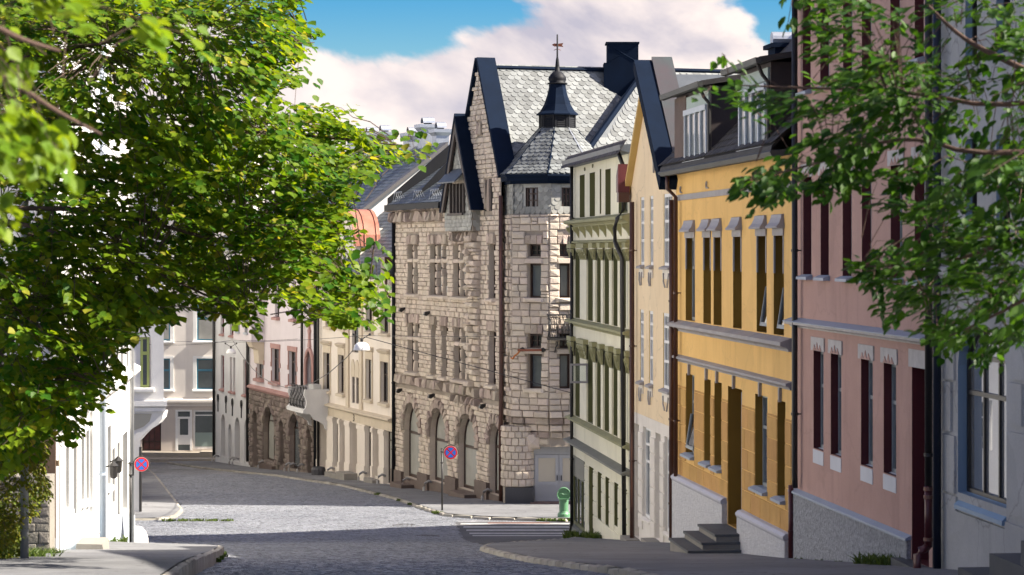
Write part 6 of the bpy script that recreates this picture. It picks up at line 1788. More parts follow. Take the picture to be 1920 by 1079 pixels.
t0 = bpy.data.objects.new('numeral', tx); me_ = bpy.data.meshes.new_from_object(t0); bpy.data.objects.remove(t0); me_.materials.clear(); me_.materials.append(m_brownw)
to = bpy.data.objects.new('house_number', me_); link(to, R7)
P = F6.pt(F6.S(666), 0.075, (za7 + zb7_) / 2 - 0.02)
to.matrix_local = Matrix.Translation(-WLOC[R7.name]) @ Matrix(((-F6.d[0], 0, F6.n[0], P[0]), (-F6.d[1], 0, F6.n[1], P[1]), (0, 1, 0, P[2]), (0, 0, 0, 1)))
# roof with barrel dormer
mb = MB(); mb.fprofile(F6, [(0.35, zt7), (0.35, zt7 + 0.12), (-8.2, zt7 + 7.0), (-16, zt7), (-8.2, zt7 + 6.8)], SA, SB); rf7 = obj('roof', mb, m_slate_d, R7)
bd = Vector((-F6.n[0], -F6.n[1], 0.805))
slates(rf7, F6.pt(SA, 0.33, zt7 + 0.15), (F6.d[0], F6.d[1], 0), bd, SB - SA, 7.0, lambda a, b: True, m_slate_d, w=0.36, ex=0.27, limit=160)
def barrel(parent, s0, s1, w0, w1, z0, zs, m_wall, m_roof, n=10):
    c, r = (s0 + s1) / 2, (s1 - s0) / 2
    pts = [(c - r * math.cos(math.pi * i / n), zs + r * 1.05 * math.sin(math.pi * i / n)) for i in range(n + 1)]
    mb = MB(); mb.fprism(F6, [(s0, z0)] + pts + [(s1, z0)], w0, w1); d = obj('dormer', mb, m_wall, parent)
    for (i0, i1, mm, wa, wb) in ((0, n, m_roof, w0, w1 + 0.15),):
        mb = MB()
        q = [(c - (r + 0.1) * math.cos(math.pi * i / n), zs + (r + 0.1) * 1.05 * math.sin(math.pi * i / n)) for i in range(n + 1)]
        for k in range(n): mb.fprism(F6, [pts[k], pts[k + 1], q[k + 1], q[k]], wa, wb)
        obj('dormer_roof', mb, mm, d)
    for k in range(2):
        w_ = w0 + (w1 - w0) * (k + 0.3) / 2; mb = MB()
        mb.tube([F6.pt(c - (r + 0.12) * math.cos(math.pi * i / n), w_, zs + (r + 0.12) * 1.05 * math.sin(math.pi * i / n)) for i in range(n + 1)], 0.03, 4); obj('roof_seam', mb, m_roof, d)
    wn_ = MB(); o = dict(sa=c - r * 0.45, sb=c + r * 0.45, za=z0 + 0.4, zb=zs + r * 0.5, arch=r * 0.45)
    wn_.fprism(F6, [(o['sa'], o['za'])] + arch_pts(o) + [(o['sb'], o['za'])], w1 + 0.003, w1 + 0.02); obj('dormer_pane', wn_, m_dgl, d)
    mb = MB(); ap = arch_pts(o); mb.tube([F6.pt(s, w1 + 0.03, z) for s, z in [(o['sa'], o['za'])] + ap + [(o['sb'], o['za'])]], 0.06, 6); obj('dormer_window', mb, m_white, d)
sd0, sd1 = F6.S(672, -0.6), F6.S(640, -0.6)
barrel(R7, sd0, sd1, -1.7, -0.5, zt7 + 0.3, F6.Z(655, 462, -0.5), m_cream7, m_copper)
z_ = F6.Z(735, 429, -4)
mb = MB(); mb.fprism(F6, [(F6.S(741, -3.2) - 0.8, zt7 + 1.0), (F6.S(741, -3.2) - 0.8, z_ - 0.02), (F6.S(692, -3.2), z_), (F6.S(692, -3.2), zt7 + 1.0)], -7.0, -1.72); dm = obj('dormer_block', mb, m_cream7, R7)
for k in range(3):
    mb = MB(); s = F6.S(735 - k * 17, -3.0); mb.tube([F6.pt(s, -2.97, z_), F6.pt(s, -2.97, zt7 + 2.6)], 0.03, 4); obj('dormer_seam', mb, MATS['dark_opening'], dm)
mb = MB(); mb.fbox(F6, SA + 0.02, SA + 0.7, 0.05, 0.4, zt7 + 0.12, zt7 + 0.95); obj('hopper', mb, m_brownp, R7)
pipe(R7, F6, SA + 0.2, 0.3, zt7 - 0.6, zt7 + 0.1, m_brownp, r=0.06, foot=(-0.25, -0.15, 0.3))
shell(R7, F6, SA, SB, zb7, zt7, 15, m_cream7)

# ------------------------------------------------------------------ R8 pinkish white house on a brown stone ground floor
m_pw = mat('pinkish_white_render', (0.66, 0.60, 0.61), (0.60, 0.545, 0.55), scale=0.8, rough=0.85, bump=0.08, bscale=30, streak=0.2, fine=0.04)
m_ps = mat('pink_stone_trim', (0.42, 0.25, 0.22), (0.34, 0.20, 0.18), scale=2, rough=0.85, streak=0.3)
SA, SB = F6.S(596) + 0.04, F6.S(469)
R8 = house('pinkish_white_house', 'pinkish white house with brown rubble stone arches and a white balcony', F6, (SA + SB) / 2)
zb8, zt8 = -14.8, F6.Z(597, 452)
zl8 = (F6.Z(471, 728) + F6.Z(596, 762)) / 2
a8 = []
for u0, u1, vt, vb in ((475.6, 485.7, 771, 873.5), (494.5, 517, 764.5, 861), (525.7, 535, 789, 872), (543.5, 563.5, 778, 877), (577, 586.4, 802, 887)):
    sa, sb = F6.S(u1), F6.S(u0)
    a8.append(dict(sa=sa, sb=sb, za=F6.Z(u0, vb), zb=F6.Z((u0 + u1) / 2, vt), arch=(sb - sa) / 2, depth=0.3))
z8 = sum(o['zb'] for o in a8) / 5
f8 = row(F6, [(481.7, 494), (510, 524.5), (542, 556)], (481.7, 654, 713), (542, 652, 717), depth=0.22)
d8 = dict(sa=F6.S(589), sb=F6.S(574.5), za=F6.Z(575, 738), zb=F6.Z(580, 655), arch=1.1, depth=0.3)
f8b = row(F6, [(484, 494), (516, 523.5), (548, 555), (578.6, 587)], (516, 530, 594), (578.6, 527, 601), depth=0.22)
mb, rb = MB(), RMB()
wall(mb, rb, F6, SA, SB, zl8, zt8, f8 + f8b + [d8], 0.22)
obj('wall', mb, m_pw, R8); obj('reveal', rb, m_pw, R8)
mb, rb = MB(), RMB()
wall(mb, rb, F6, SA, SB, zb8, zl8 - 0.002, a8, 0.5)
obj('ground_floor_wall', mb, m_stone_d, R8); obj('reveal', rb, m_stone_d, R8)
us8 = block_units('stone', m_stone_d, inset=0.1, n=6, rough=0.9, seed=33)
gz8 = lambda s: zg(F6.Y(s)) + 0.12
v8 = [dict(sa=o['sa'] - 0.28, sb=o['sb'] + 0.28, za=o['zb'] - o['arch'], zb=o['zb'] + 0.28, arch=o['arch'] + 0.28) for o in a8]
A_, B_ = fill(F6, SA, SB - 0.02, -13.4, zl8 - 0.05, a8 + v8, 0.26, 0.36, 0.03, 0.10, mask=lambda s, z: z > gz8(s) + 0.1, r=stone_r, jit=0.3)
pieces('stone', us8, A_, R8, m_stone_d, limit=120, rest='stonework', size=B_)
for o in a8:
    vouss(o, F6, 9, 0.28, R8, us8, pr=0.14)
    if o['sb'] - o['sa'] > 1.6:
        win(R8, F6, o, 0.28, m_brownw, m_ggl if o is a8[3] else m_pgl, cols=2, rows=(0.74,), ft=0.08)
        mb = MB(); mb.fbox(F6, o['sa'] - 0.3, o['sb'] + 0.3, 0.0, 0.3, o['za'] - 0.8, o['za'] - 0.15); obj('plinth', mb, m_granite, R8)
    else:
        mb = MB(); mb.fprism(F6, [(o['sa'], o['za'])] + arch_pts(o) + [(o['sb'], o['za'])], -0.29, -0.24); obj('door', mb, MATS['brown_woodwork'], R8)
band(R8, F6, SA, SB, zl8 - 0.02, zl8 + 0.28, 0.2, m_ps, name='belt_course', slope=0.5)
for o in f8 + f8b:
    win(R8, F6, o, 0.2, m_brownw, GL, cols=2, rows=(0.68,), ft=0.08)
    sill(R8, F6, o, m_ps, out=0.2, th=0.14, ext=0.16, depth=0.15)
    if o in f8:
        for sgn, e in ((-1, o['sa']), (1, o['sb'])):
            mb = MB()
            for q, (z0, z1, wd) in enumerate(((0.0, 0.32, 0.10), (0.32, 0.44, 0.0), (0.44, 0.58, 0.24), (0.58, 1.0, 0.12))):
                if wd: mb.fbox(F6, e + 0.003 * sgn, e + sgn * wd, 0.003, 0.05, o['za'] + (o['zb'] - o['za']) * z0, o['za'] + (o['zb'] - o['za']) * z1 - 0.002)
            obj('surround', mb, m_ps, R8)
        mb = MB(); mb.fbox(F6, o['sa'] - 0.18, o['sb'] + 0.18, 0.003, 0.07, o['zb'] + 0.002, o['zb'] + 0.26); obj('lintel', mb, m_ps, R8)
win(R8, F6, d8, 0.28, m_brownw, m_dgl, cols=2, rows=(0.7,), ft=0.1, name='balcony_door')
mb = MB(); ap = arch_pts(d8, 12); mb.tube([F6.pt(d8['sa'], 0.05, d8['za'])] + [F6.pt(s, 0.05, z) for s, z in ap] + [F6.pt(d8['sb'], 0.05, d8['za'])], 0.11, 6)
c = (d8['sa'] + d8['sb']) / 2; z = d8['zb']
mb.fprism(F6, [(c - 0.28, z + 0.1), (c - 0.14, z + 0.4), (c - 0.12, z + 0.75), (c - 0.24, z + 0.95), (c, z + 1.25), (c + 0.24, z + 0.95), (c + 0.12, z + 0.75), (c + 0.14, z + 0.4), (c + 0.28, z + 0.1)], 0.003, 0.1)
obj('ogee_surround', mb, m_ps, R8)
# white balcony with scrolled edge and iron grille
b0, b1 = F6.S(592, 0.7), F6.S(560, 0.7)
bz1, bz0 = F6.Z(575, 727, 0.7), F6.Z(575, 768, 0.7)
mb = MB()
prof = [(0.02, bz1), (1.25, bz1), (1.3, bz1 - 0.25), (1.16, bz1 - 0.6), (1.2, bz1 - 0.9), (1.34, bz1 - 1.05), (1.34, bz1 - 1.18), (0.95, bz1 - 1.25), (0.8, bz1 - 1.5), (0.5, bz1 - 1.62), (0.25, bz1 - 1.8), (0.2, bz1 - 2.0), (0.02, bz1 - 2.1)]
mb.fprofile(F6, prof, b0, b0 + 0.18)
BAL = obj('balcony', mb, m_white, R8)
mb = MB(); mb.fprofile(F6, prof, b1 - 0.18, b1); mb.fprofile(F6, [(0.02, bz1 - 1.05), (1.34, bz1 - 1.05), (1.34, bz1 - 1.2), (0.02, bz1 - 1.3)], b0 + 0.18, b1 - 0.18); mb.fprofile(F6, [(1.1, bz1 - 0.98), (1.3, bz1 - 0.98), (1.3, bz1 - 1.05), (1.1, bz1 - 1.05)], b0 + 0.18, b1 - 0.18); obj('balcony_slab', mb, m_white, BAL)
mb = MB()
for k in range(16):
    s = b0 + 0.25 + (b1 - b0 - 0.5) * k / 15
    mb.tube([F6.pt(s + 0.06 * math.sin(4 * f + k * 2), 1.18 + 0.1 * math.sin(6 * f), bz1 - 1.0 + 1.15 * f) for f in [i / 6 for i in range(7)]], 0.018, 4)
for z in (0.12, -0.2, -0.6, -0.9): mb.tube([F6.pt(b0 + 0.2, 1.22, bz1 + z), F6.pt(b1 - 0.2, 1.22, bz1 + z)], 0.02, 4)
obj('balcony_grille', mb, m_iron, BAL)
mb = MB(); mb.fbox(F6, b0 + 0.3, b0 + 1.3, 0.35, 0.75, bz1 - 0.5, bz1 + 0.22); AC = obj('heat_pump', mb, mat('pale_grey_box', (0.5, 0.5, 0.48), (0.45, 0.45, 0.43), rough=0.5), BAL)
# oriel at the far corner
o0, o1_ = F6.S(483, 0.4), F6.S(449, 0.4)
oz0, oz1 = F6.Z(470, 640, 0.4), F6.Z(470, 560, 0.4)
mb = MB(); mb.fprism(F6, [(o0, oz0), (o0, oz1 + 2.5), (o1_, oz1 + 2.5), (o1_, oz0)], 0.003, 0.75)
OR8 = obj('corner_oriel', mb, m_pw, R8)
mb = MB(); mb.fprofile(F6, [(0.02, oz0 - 0.005), (0.75, oz0 - 0.005), (0.6, oz0 - 0.3), (0.35, oz0 - 0.45), (0.3, oz0 - 1.2), (0.02, oz0 - 1.25)], o0 + 0.1, o0 + 1.3); obj('oriel_bracket', mb, m_beige, OR8)
for k in range(2):
    x = o0 + (o1_ - o0) * (0.28 + 0.44 * k); p = MB(); p.fbox(F6, x - 0.35, x + 0.35, 0.755, 0.77, oz0 + 0.5, oz0 + 1.8); obj('oriel_pane', p, m_ggl, OR8)
    p = MB(); p.fbox(F6, x - 0.45, x + 0.45, 0.755, 0.85, oz0 + 0.38, oz0 + 0.5); obj('oriel_sill', p, m_zinc, OR8)
mb = MB(); x = o0 - 0.003; cz = oz0 + 0.75
mb.prism([F6.pt(x, 0.4 + a, cz + b) for a, b in ((-0.26, 0), (0, 0.26), (0.26, 0), (0, -0.26))], [F6.pt(x - 0.05, 0.4 + a, cz + b) for a, b in ((-0.26, 0), (0, 0.26), (0.26, 0), (0, -0.26))]); obj('lozenge_grille', mb, mat('grey_grille', (0.2, 0.2, 0.2), rough=0.6), OR8)
for u, rr, zt_ in ((566, 0.075, zt8), (591, 0.09, zt8), (596.5, 0.07, zt8)): pipe(R8, F6, F6.S(u, 0.15), 0.15, gz8(F6.S(u)) + 0.3 if u > 570 else zl8 + 0.3, zt_, m_iron if u != 591 else m_blackm, r=rr)
for u in (498, 548, 556, 572): guard(R8, F6, u, m_guard)
# big slate roof with white gable wall above the neighbour
rz8 = F6.Z(834, 276, -6.9)
zr0 = F6.Z(600, 470, 0.0)
mb = MB(); k8 = (rz8 - zr0) / 6.9
mb.fprofile(F6, [(0.3, zr0 - 0.3), (0.3, zr0 - 0.1), (-6.9, rz8), (-14, zr0 - 0.1), (-14, zr0 - 0.3), (-6.9, rz8 - 0.25)], SA - 0.1, SB + 0.2); rf8 = obj('roof', mb, m_slate_d, R8)
bd = Vector((-F6.n[0], -F6.n[1], k8))
slates(rf8, F6.pt(SA + 0.5, 0.25, zr0 - 0.05), (F6.d[0], F6.d[1], 0), bd, SB - SA, bd.normalized().length * math.hypot(7.2, rz8 - zr0), lambda a, b: True, m_slate_d, w=0.4, ex=0.3, limit=200)
mb = MB(); mb.fprofile(F6, [(0.3, zr0 - 0.08), (0.3, zr0 + 0.12), (-6.9, rz8 + 0.24), (-6.9, rz8 + 0.0)], SA - 0.16, SA + 0.55); obj('verge_cover', mb, m_granite if False else mat('grey_verge_sheet', (0.13, 0.125, 0.125), (0.1, 0.1, 0.1), rough=0.5), R8)
mb = MB(); mb.fprofile(F6, [(-0.02, zb8), (-0.02, zr0 - 0.1), (-6.9, rz8 - 0.02), (-13.8, zr0 - 0.2), (-13.8, zb8)], SA - 0.13, SA - 0.02); obj('gable_wall', mb, m_white, R8)
mb = MB(); mb.fprofile(F6, [(0.2, zr0 - 1.9), (0.2, zr0 - 1.35), (-6.9, rz8 - 1.2), (-6.9, rz8 - 1.8)], SA - 0.19, SA - 0.135); obj('copper_flashing', mb, m_pinkcop, R8)
def metal_chimney(u, v0, v1, w_, L, parent, big):
    s = F6.S(u, w_); mb = MB()
    z0, z1 = F6.Z(u, v0, w_), F6.Z(u, v1, w_)
    mb.fbox(F6, s - 0.4, s + 0.4, w_ - L / 2, w_ + L / 2, z0 - 1.5, z1 - 0.35); mb.prism([F6.pt(s + a, w_ + b, z1 - 0.35) for a, b in ((-0.4, -L / 2), (0.4, -L / 2), (0.4, L / 2), (-0.4, L / 2))], [F6.pt(s + a, w_ + b, z1 - 0.18) for a, b in ((-0.55, -L / 2 - 0.15), (0.55, -L / 2 - 0.15), (0.55, L / 2 + 0.15), (-0.55, L / 2 + 0.15))])
    mb.fbox(F6, s - 0.55, s + 0.55, w_ - L / 2 - 0.15, w_ + L / 2 + 0.15, z1 - 0.177, z1)
    ch = obj('chimney', mb, m_zinc, parent)
    c = MB(); rr = 0.26 if big else 0.2
    n = 8
    for k in range(n):
        a0, a1 = math.pi * k / n, math.pi * (k + 1) / n
        P_ = [(s - rr * math.cos(a), z1 + 0.08 + rr * 1.2 * math.sin(a)) for a in (a0, a1)]
        Q_ = [(s - (rr - 0.03) * math.cos(a), z1 + 0.08 + (rr - 0.03) * 1.2 * math.sin(a)) for a in (a1, a0)]
        c.fprism(F6, P_ + Q_, w_ - L * 0.36, w_ + L * 0.36)
    obj('cowl', c, m_zinc, ch)
    c = MB(); c.fbox(F6, s - rr * 0.6, s + rr * 0.6, w_ - L * 0.2, w_ + L * 0.2, z1 + 0.003, z1 + 0.12); obj('flue', c, m_blackm, ch)
for u, v0, v1, L, b in ((774, 262, 250, 0.85, 0), (802, 262, 234, 0.9, 1), (826, 262, 243, 0.7, 1), (668, 262, 246, 0.9, 0), (697, 262, 249, 0.9, 0), (722, 262, 248, 0.8, 1)):
    metal_chimney(u, v0, v1, -7.0 - 0.2 * b if u > 740 else -7.0, L, R8, b)
shell(R8, F6, SA, SB, zb8, min(zt8, zr0 - 0.4), 13.6, m_white)

# ------------------------------------------------------------------ R9 white house at the bend
SA, SB = F6.S(469) + 0.05, F6.S(404)
R9 = house('white_arched_house', 'white house with red arched doors and black iron wall anchors by the street bend', F6, (SA + SB) / 2)
zb9, zt9 = -15.2, F6.Z(440, 470)
f9 = row(F6, [(413.8, 420), (431, 435), (437, 441), (456, 462)], (413.8, 666.5, 730), (456, 673.6, 738), depth=0.2)
f9b = row(F6, [(413.8, 420), (431, 441), (456, 462)], (413.8, 566, 628), (456, 566, 630), depth=0.2)
a9 = []
for u0, u1, vt, vb in ((414.5, 422, 775.7, 856), (428, 434, 794.6, 862), (440, 450, 782, 864), (458, 466, 785.7, 868)):
    sa, sb = F6.S(u1), F6.S(u0); a9.append(dict(sa=sa, sb=sb, za=F6.Z(u0, vb), zb=F6.Z(u0, vt), arch=(sb - sa) / 2, depth=0.4))
mb, rb = MB(), RMB()
wall(mb, rb, F6, SA, SB, zb9, zt9, f9 + f9b + a9, 0.2); obj('wall', mb, m_white, R9); obj('reveal', rb, m_white, R9)
m_redw = mat('wine_red_woodwork', (0.16, 0.02, 0.03), (0.12, 0.018, 0.025), rough=0.5)
for o in f9 + f9b: win(R9, F6, o, 0.18, m_redw, GL, cols=1 if o['sb'] - o['sa'] < 0.9 else 2, rows=(0.68,), ft=0.08); sill(R9, F6, o, m_ps, out=0.12, th=0.1, ext=0.05, depth=0.15)
for o in a9: win(R9, F6, o, 0.36, m_redw, m_ggl, cols=1, rows=(0.7,), ft=0.12)
for u, v0, v1 in ((410, 740, 772), (425, 743, 775), (437, 748, 780), (453.8, 751, 784)):
    s, z0, z1 = F6.S(u), F6.Z(u, v1), F6.Z(u, v0); mb = MB()
    mb.tube([F6.pt(s, 0.05, z0), F6.pt(s, 0.05, z1 - 0.35)], 0.035, 5); mb.tube([F6.pt(s + 0.17 * math.cos(a), 0.05, z1 - 0.22 + 0.22 * math.sin(a)) for a in [i * math.pi / 6 for i in range(13)]], 0.04, 5); obj('wall_anchor', mb, m_iron, R9)
zr9 = F6.Z(640, 345, -4.6)
mb = MB(); mb.fprofile(F6, [(0.3, zt9), (0.3, zt9 + 0.1), (-4.6, zr9), (-9.5, zt9), (-4.6, zr9 - 0.2)], SA, SB); rf9 = obj('roof', mb, m_slate_d, R9)
bd = Vector((-F6.n[0], -F6.n[1], (zr9 - zt9) / 4.9))
slates(rf9, F6.pt(SA, 0.3, zt9 + 0.12), (F6.d[0], F6.d[1], 0), bd, SB - SA, math.hypot(4.9, zr9 - zt9), lambda a, b: True, m_slate, w=0.5, ex=0.36, limit=120)
pipe(R9, F6, SB - 0.1, 0.12, gz8(SB) + 0.3, zt9, m_iron, r=0.09)
pipe(R9, F6, SA + 0.1, 0.12, gz8(SA) + 0.3, zt9, m_iron, r=0.09)
for u in (411, 443, 449): guard(R9, F6, u, m_guard)
shell(R9, F6, SA, SB, zb9, zt9, 9, m_white)

# ------------------------------------------------------------------ E beige house closing the street
FE = Fac((470 - UC) / FPX * 153.5, 153.5, -1.0, 0.0)
m_be = mat('beige_grey_render', (0.70, 0.655, 0.61), (0.63, 0.59, 0.55), scale=0.8, rough=0.85, bump=0.1, bscale=30, streak=0.2, fine=0.04)
m_rust = mat('taupe_ashlar', (0.55, 0.49, 0.44), (0.48, 0.43, 0.385), scale=0.8, rough=0.85, streak=0.2)
m_blue = mat('blue_woodwork', (0.06, 0.20, 0.28), (0.05, 0.17, 0.25), rough=0.5)
SA, SB = 0.0, FE.S(150)
EH = house('beige_house', 'beige house across the end of the street with blue framed windows', FE, FE.S(330))
zbE, ztE = -15.5, 3.5
zEc = FE.Z(330, 756)
fe = row(FE, [(368.5, 400.5), (295, 319)], (368, 672.6, 729), (319, 672.6, 732), depth=0.14) + row(FE, [(369, 402), (295, 319)], (369, 572, 638.5), (319, 572, 640), depth=0.14) + row(FE, [(369, 402), (295, 319)], (369, 470, 535), (319, 470, 535), depth=0.14)
de = dict(sa=FE.S(360.4), sb=FE.S(329), za=FE.Z(340, 845), zb=FE.Z(340, 769), depth=0.25)
se = dict(sa=FE.S(405), sb=FE.S(362), za=FE.Z(380, 841.5), zb=FE.Z(380, 769), depth=0.15)
be = dict(sa=FE.S(302), sb=FE.S(266), za=FE.Z(280, 846), zb=FE.Z(280, 790), depth=0.25)
mb, rb = MB(), RMB(); wall(mb, rb, FE, SA, SB, zEc, ztE, fe, 0.14); obj('wall', mb, m_be, EH); obj('reveal', rb, m_be, EH)
mb, rb = MB(), RMB(); wall(mb, rb, FE, SA, SB, zbE, zEc - 0.002, [de, se, be], 0.2); obj('ground_floor_wall', mb, m_rust, EH); obj('reveal', rb, m_rust, EH)
for o in fe:
    win(EH, FE, o, 0.12, m_blue, [m_ggl, m_cgl], cols=1, rows=(0.62,), ft=0.09, mt=0.09)
    sill(EH, FE, o, m_whitew, out=0.2, th=0.1, ext=0.25, depth=0.1)
    mb = MB(); a, b, z0, z1 = o['sa'], o['sb'], o['za'], o['zb']
    mb.fbox(FE, a - 0.22, a - 0.003, 0.003, 0.05, z0, z1); mb.fbox(FE, b + 0.003, b + 0.22, 0.003, 0.05, z0, z1); mb.fbox(FE, a - 0.22, b + 0.22, 0.003, 0.05, z1 + 0.002, z1 + 0.15); obj('surround', mb, m_whitew, EH)
band(EH, FE, SA, SB, FE.Z(330, 762), FE.Z(330, 747), 0.3, m_be, name='cornice')
us = block_units('ashlar_block', m_rust, inset=0.03, n=1)
A_, B_ = fill(FE, SA + 4.5, SB - 6, FE.Z(330, 850), FE.Z(330, 765), [de, se, be, dict(sa=se['sa'] - 0.2, sb=de['sb'] + 0.15, za=-20, zb=FE.Z(330, 766))], 0.46, 1.4, 0.035, 0.03, w=0.002)
pieces('ashlar_block', us, A_, EH, m_rust, limit=200, size=B_)
mb = MB()
for a, b, c, d in ((0.0, 0.14, 0, 1), (de['sb'] - de['sa'] - 0.14, de['sb'] - de['sa'], 0, 1)):
    mb.fbox(FE, de['sa'] + a, de['sa'] + b, -0.2, 0.02, de['za'], de['zb'])
H_ = de['zb'] - de['za']
mb.fbox(FE, de['sa'] + 0.14, de['sb'] - 0.14, -0.2, 0.01, de['zb'] - 0.1, de['zb']); mb.fbox(FE, de['sa'] + 0.14, de['sb'] - 0.14, -0.2, 0.01, de['za'] + H_ * 0.78, de['za'] + H_ * 0.83)
mb.fbox(FE, de['sa'] + 0.14, de['sb'] - 0.14, -0.2, -0.06, de['za'] + H_ * 0.14, de['za'] + H_ * 0.38)
mb.fbox(FE, de['sa'] + 0.14, de['sa'] + 0.26, -0.2, -0.06, de['za'] + H_ * 0.38, de['za'] + H_ * 0.78); mb.fbox(FE, de['sb'] - 0.26, de['sb'] - 0.14, -0.2, -0.06, de['za'] + H_ * 0.38, de['za'] + H_ * 0.78)
dE = obj('door', mb, m_whitew, EH)
p = MB(); p.fbox(FE, de['sa'] + 0.14, de['sb'] - 0.14, -0.16, -0.14, de['za'], de['zb'] - 0.1); obj('pane', p, m_ggl, dE)
win(EH, FE, se, 0.1, m_whitew, m_ggl, cols=1, rows=(0.86,), ft=0.12, name='shop_window')
mb = MB(); mb.fbox(FE, se['sa'] + 0.12, se['sb'] - 0.12, -0.07, -0.06, se['za'] + 0.13, se['za'] + 1.0); obj('window_film', mb, mat('frosted_green_film', (0.22, 0.28, 0.27), (0.2, 0.26, 0.25), rough=0.4), EH)
win(EH, FE, be, 0.2, m_brownw, mat('red_curtained_glass', (0.14, 0.06, 0.05), (0.08, 0.05, 0.05), rough=0.1), cols=3, rows=(0.3,), ft=0.1, name='shop_window')
gE = zg(152.5)
for (w0, w1, h, a, b) in ((0.003, 0.9, 0.55, FE.S(378), FE.S(262)), (0.9, 2.2, 0.28, FE.S(410), FE.S(255))):
    st = MB(); st.fbox(FE, a, b, w0, w1, gE - 0.4, gE + h); obj('step', st, mat('sandstone_step', (0.33, 0.29, 0.24), (0.28, 0.25, 0.2), rough=0.85, bump=0.3), EH)
st = MB(); st.fbox(FE, FE.S(410), FE.S(378) - 0.01, 0.003, 0.9, gE - 0.4, gE + 0.62); obj('step', st, MATS['sandstone_step'], EH)
shell(EH, FE, SA, SB, zbE, ztE, 9, m_be, ztE + 4)
mb = MB(); mb.fprofile(FE, [(0.4, ztE - 0.1), (0.4, ztE + 0.1), (-4.5, ztE + 4.2), (-9.4, ztE + 0.1), (-9.4, ztE - 0.1), (-4.5, ztE + 4)], SA, SB); obj('roof', mb, m_slate_d, EH)

# ------------------------------------------------------------------ L1 long white house on the left
FL = Fac(L1X(68), 68.0, 0.0874, -1.0)
SA, SB = 0.0, FL.S(92)
L1 = house('white_house', 'long white plastered house with grey window recesses on the left pavement', FL, (SA + SB) / 2)
zbL, ztL = -9.6, 5.6
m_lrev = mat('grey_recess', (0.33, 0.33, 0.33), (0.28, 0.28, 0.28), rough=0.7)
def solo(F, u0, u1, vt, vb, d=0.22):
    s0, s1 = F.S(u0), F.S(u1)
    a, b = min(s0, s1), max(s0, s1); uu = (u0 + u1) / 2
    return dict(sa=a, sb=b, za=F.Z(uu, vb), zb=F.Z(uu, vt), depth=d)
lg = [solo(FL, *q) for q in ((123.6, 129.5, 838, 955), (152.5, 158, 815, 940), (161.7, 167, 808, 938), (202, 208, 797, 912), (230, 239, 812, 960))]
ld = [solo(FL, *q) for q in ((137.7, 144, 826, 985), (210.5, 215.5, 841, 944), (220, 224.5, 830, 996))]
lu = [solo(FL, *q) for q in ((150, 156, 640, 768), (160, 166, 636, 762), (205, 209, 628, 716), (213, 216, 625, 710), (218, 221.6, 622, 706), (226, 231, 618, 700), (237, 241, 612, 690))]
lt = [solo(FL, *q) for q in ((150, 156, 420, 560), (160, 166, 425, 560), (205, 209, 440, 545), (218, 221.6, 445, 542), (226, 231, 448, 540), (237, 241, 450, 538))]
mb, rb = MB(), RMB()
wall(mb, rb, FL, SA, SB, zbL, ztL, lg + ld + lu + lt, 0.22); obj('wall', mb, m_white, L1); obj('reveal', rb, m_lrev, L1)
for o in lg + lu + lt: win(L1, FL, o, 0.2, m_whitew, m_ggl, cols=2, rows=(0.66,), ft=0.06); sill(L1, FL, o, m_whitew, out=0.1, th=0.07, ext=0.05, depth=0.15)
for o in ld:
    mb = MB(); mb.fbox(FL, o['sa'], o['sb'], -0.2, -0.15, o['za'], o['zb']); obj('door', mb, m_lrev, L1)
mb = MB(); za_, zb_ = FL.Z(204, 727), FL.Z(244, 690); zc_ = (za_ + zb_) / 2
mb.fprofile(FL, [(0.003, zc_ + 0.15), (0.22, zc_ + 0.05), (0.22, zc_ - 0.06), (0.1, zc_ - 0.2), (0.003, zc_ - 0.3)], SA - 0.12, SB); obj('cornice', mb, m_white, L1)
m_faint = mat('faded_grey_plaster', (0.60, 0.59, 0.58), (0.72, 0.71, 0.70), scale=9, rough=0.8)
for u0, u1, v0, v1 in ((195.5, 200, 786, 803), (202, 208.5, 773, 798), (210.5, 217, 762, 787), (220, 226, 755, 777), (230, 239, 744, 768)):
    o = solo(FL, u0, u1, v0, v1); mb = MB(); mb.fbox(FL, o['sa'], o['sb'], 0.003, 0.014, o['za'], o['zb']); obj('faded_panel', mb, m_faint, L1)
m_bpipe = mat('pale_blue_pipe', (0.42, 0.48, 0.55), (0.36, 0.42, 0.5), rough=0.4)
pipe(L1, FL, FL.S(191, 0.2), 0.22, zg(53) + 0.15, ztL, m_bpipe, r=0.075, clips=[-2, -5])
pipe(L1, FL, FL.S(174, 0.12), 0.12, FL.Z(174, 955), ztL, m_whitew, r=0.06, foot=(0.25, 0.12, 0.35))
pipe(L1, FL, FL.S(179.5, 0.22), 0.22, zg(52) + 0.15, FL.Z(179.5, 968), m_whitew, r=0.06)
pipe(L1, FL, FL.S(106, 0.1), 0.12, zg(46) + 0.2, ztL, m_whitew, r=0.055)
for u, v in ((213, 884), (221.5, 874)):
    s, z = FL.S(u, 0.2), FL.Z(u, v, 0.2)
    mb = MB(); p = FL.pt(s, 0.2, z); mb.lathe((p[0], p[1], p[2] - 0.17), [(0.05, 0), (0.085, 0.04), (0.1, 0.28), (0.12, 0.3), (0.03, 0.4)], 8); mb.tube([FL.pt(s, 0.0, z + 0.1), FL.pt(s, 0.2, z + 0.16)], 0.02, 5); obj('wall_lantern', mb, m_iron, L1)
m_lblue = mat('pale_blue_plinth', (0.60, 0.66, 0.70), (0.54, 0.60, 0.65), scale=1, rough=0.75, streak=0.3)
mb = MB(); a_, b_ = SA + 0.02, SB - 0.05
mb.fprism(FL, [(a_, zbL), (a_, zg(68) + 0.8), (b_, zg(45.6) + 1.0), (b_, zbL)], 0.003, 0.07); obj('plinth', mb, m_lblue, L1)
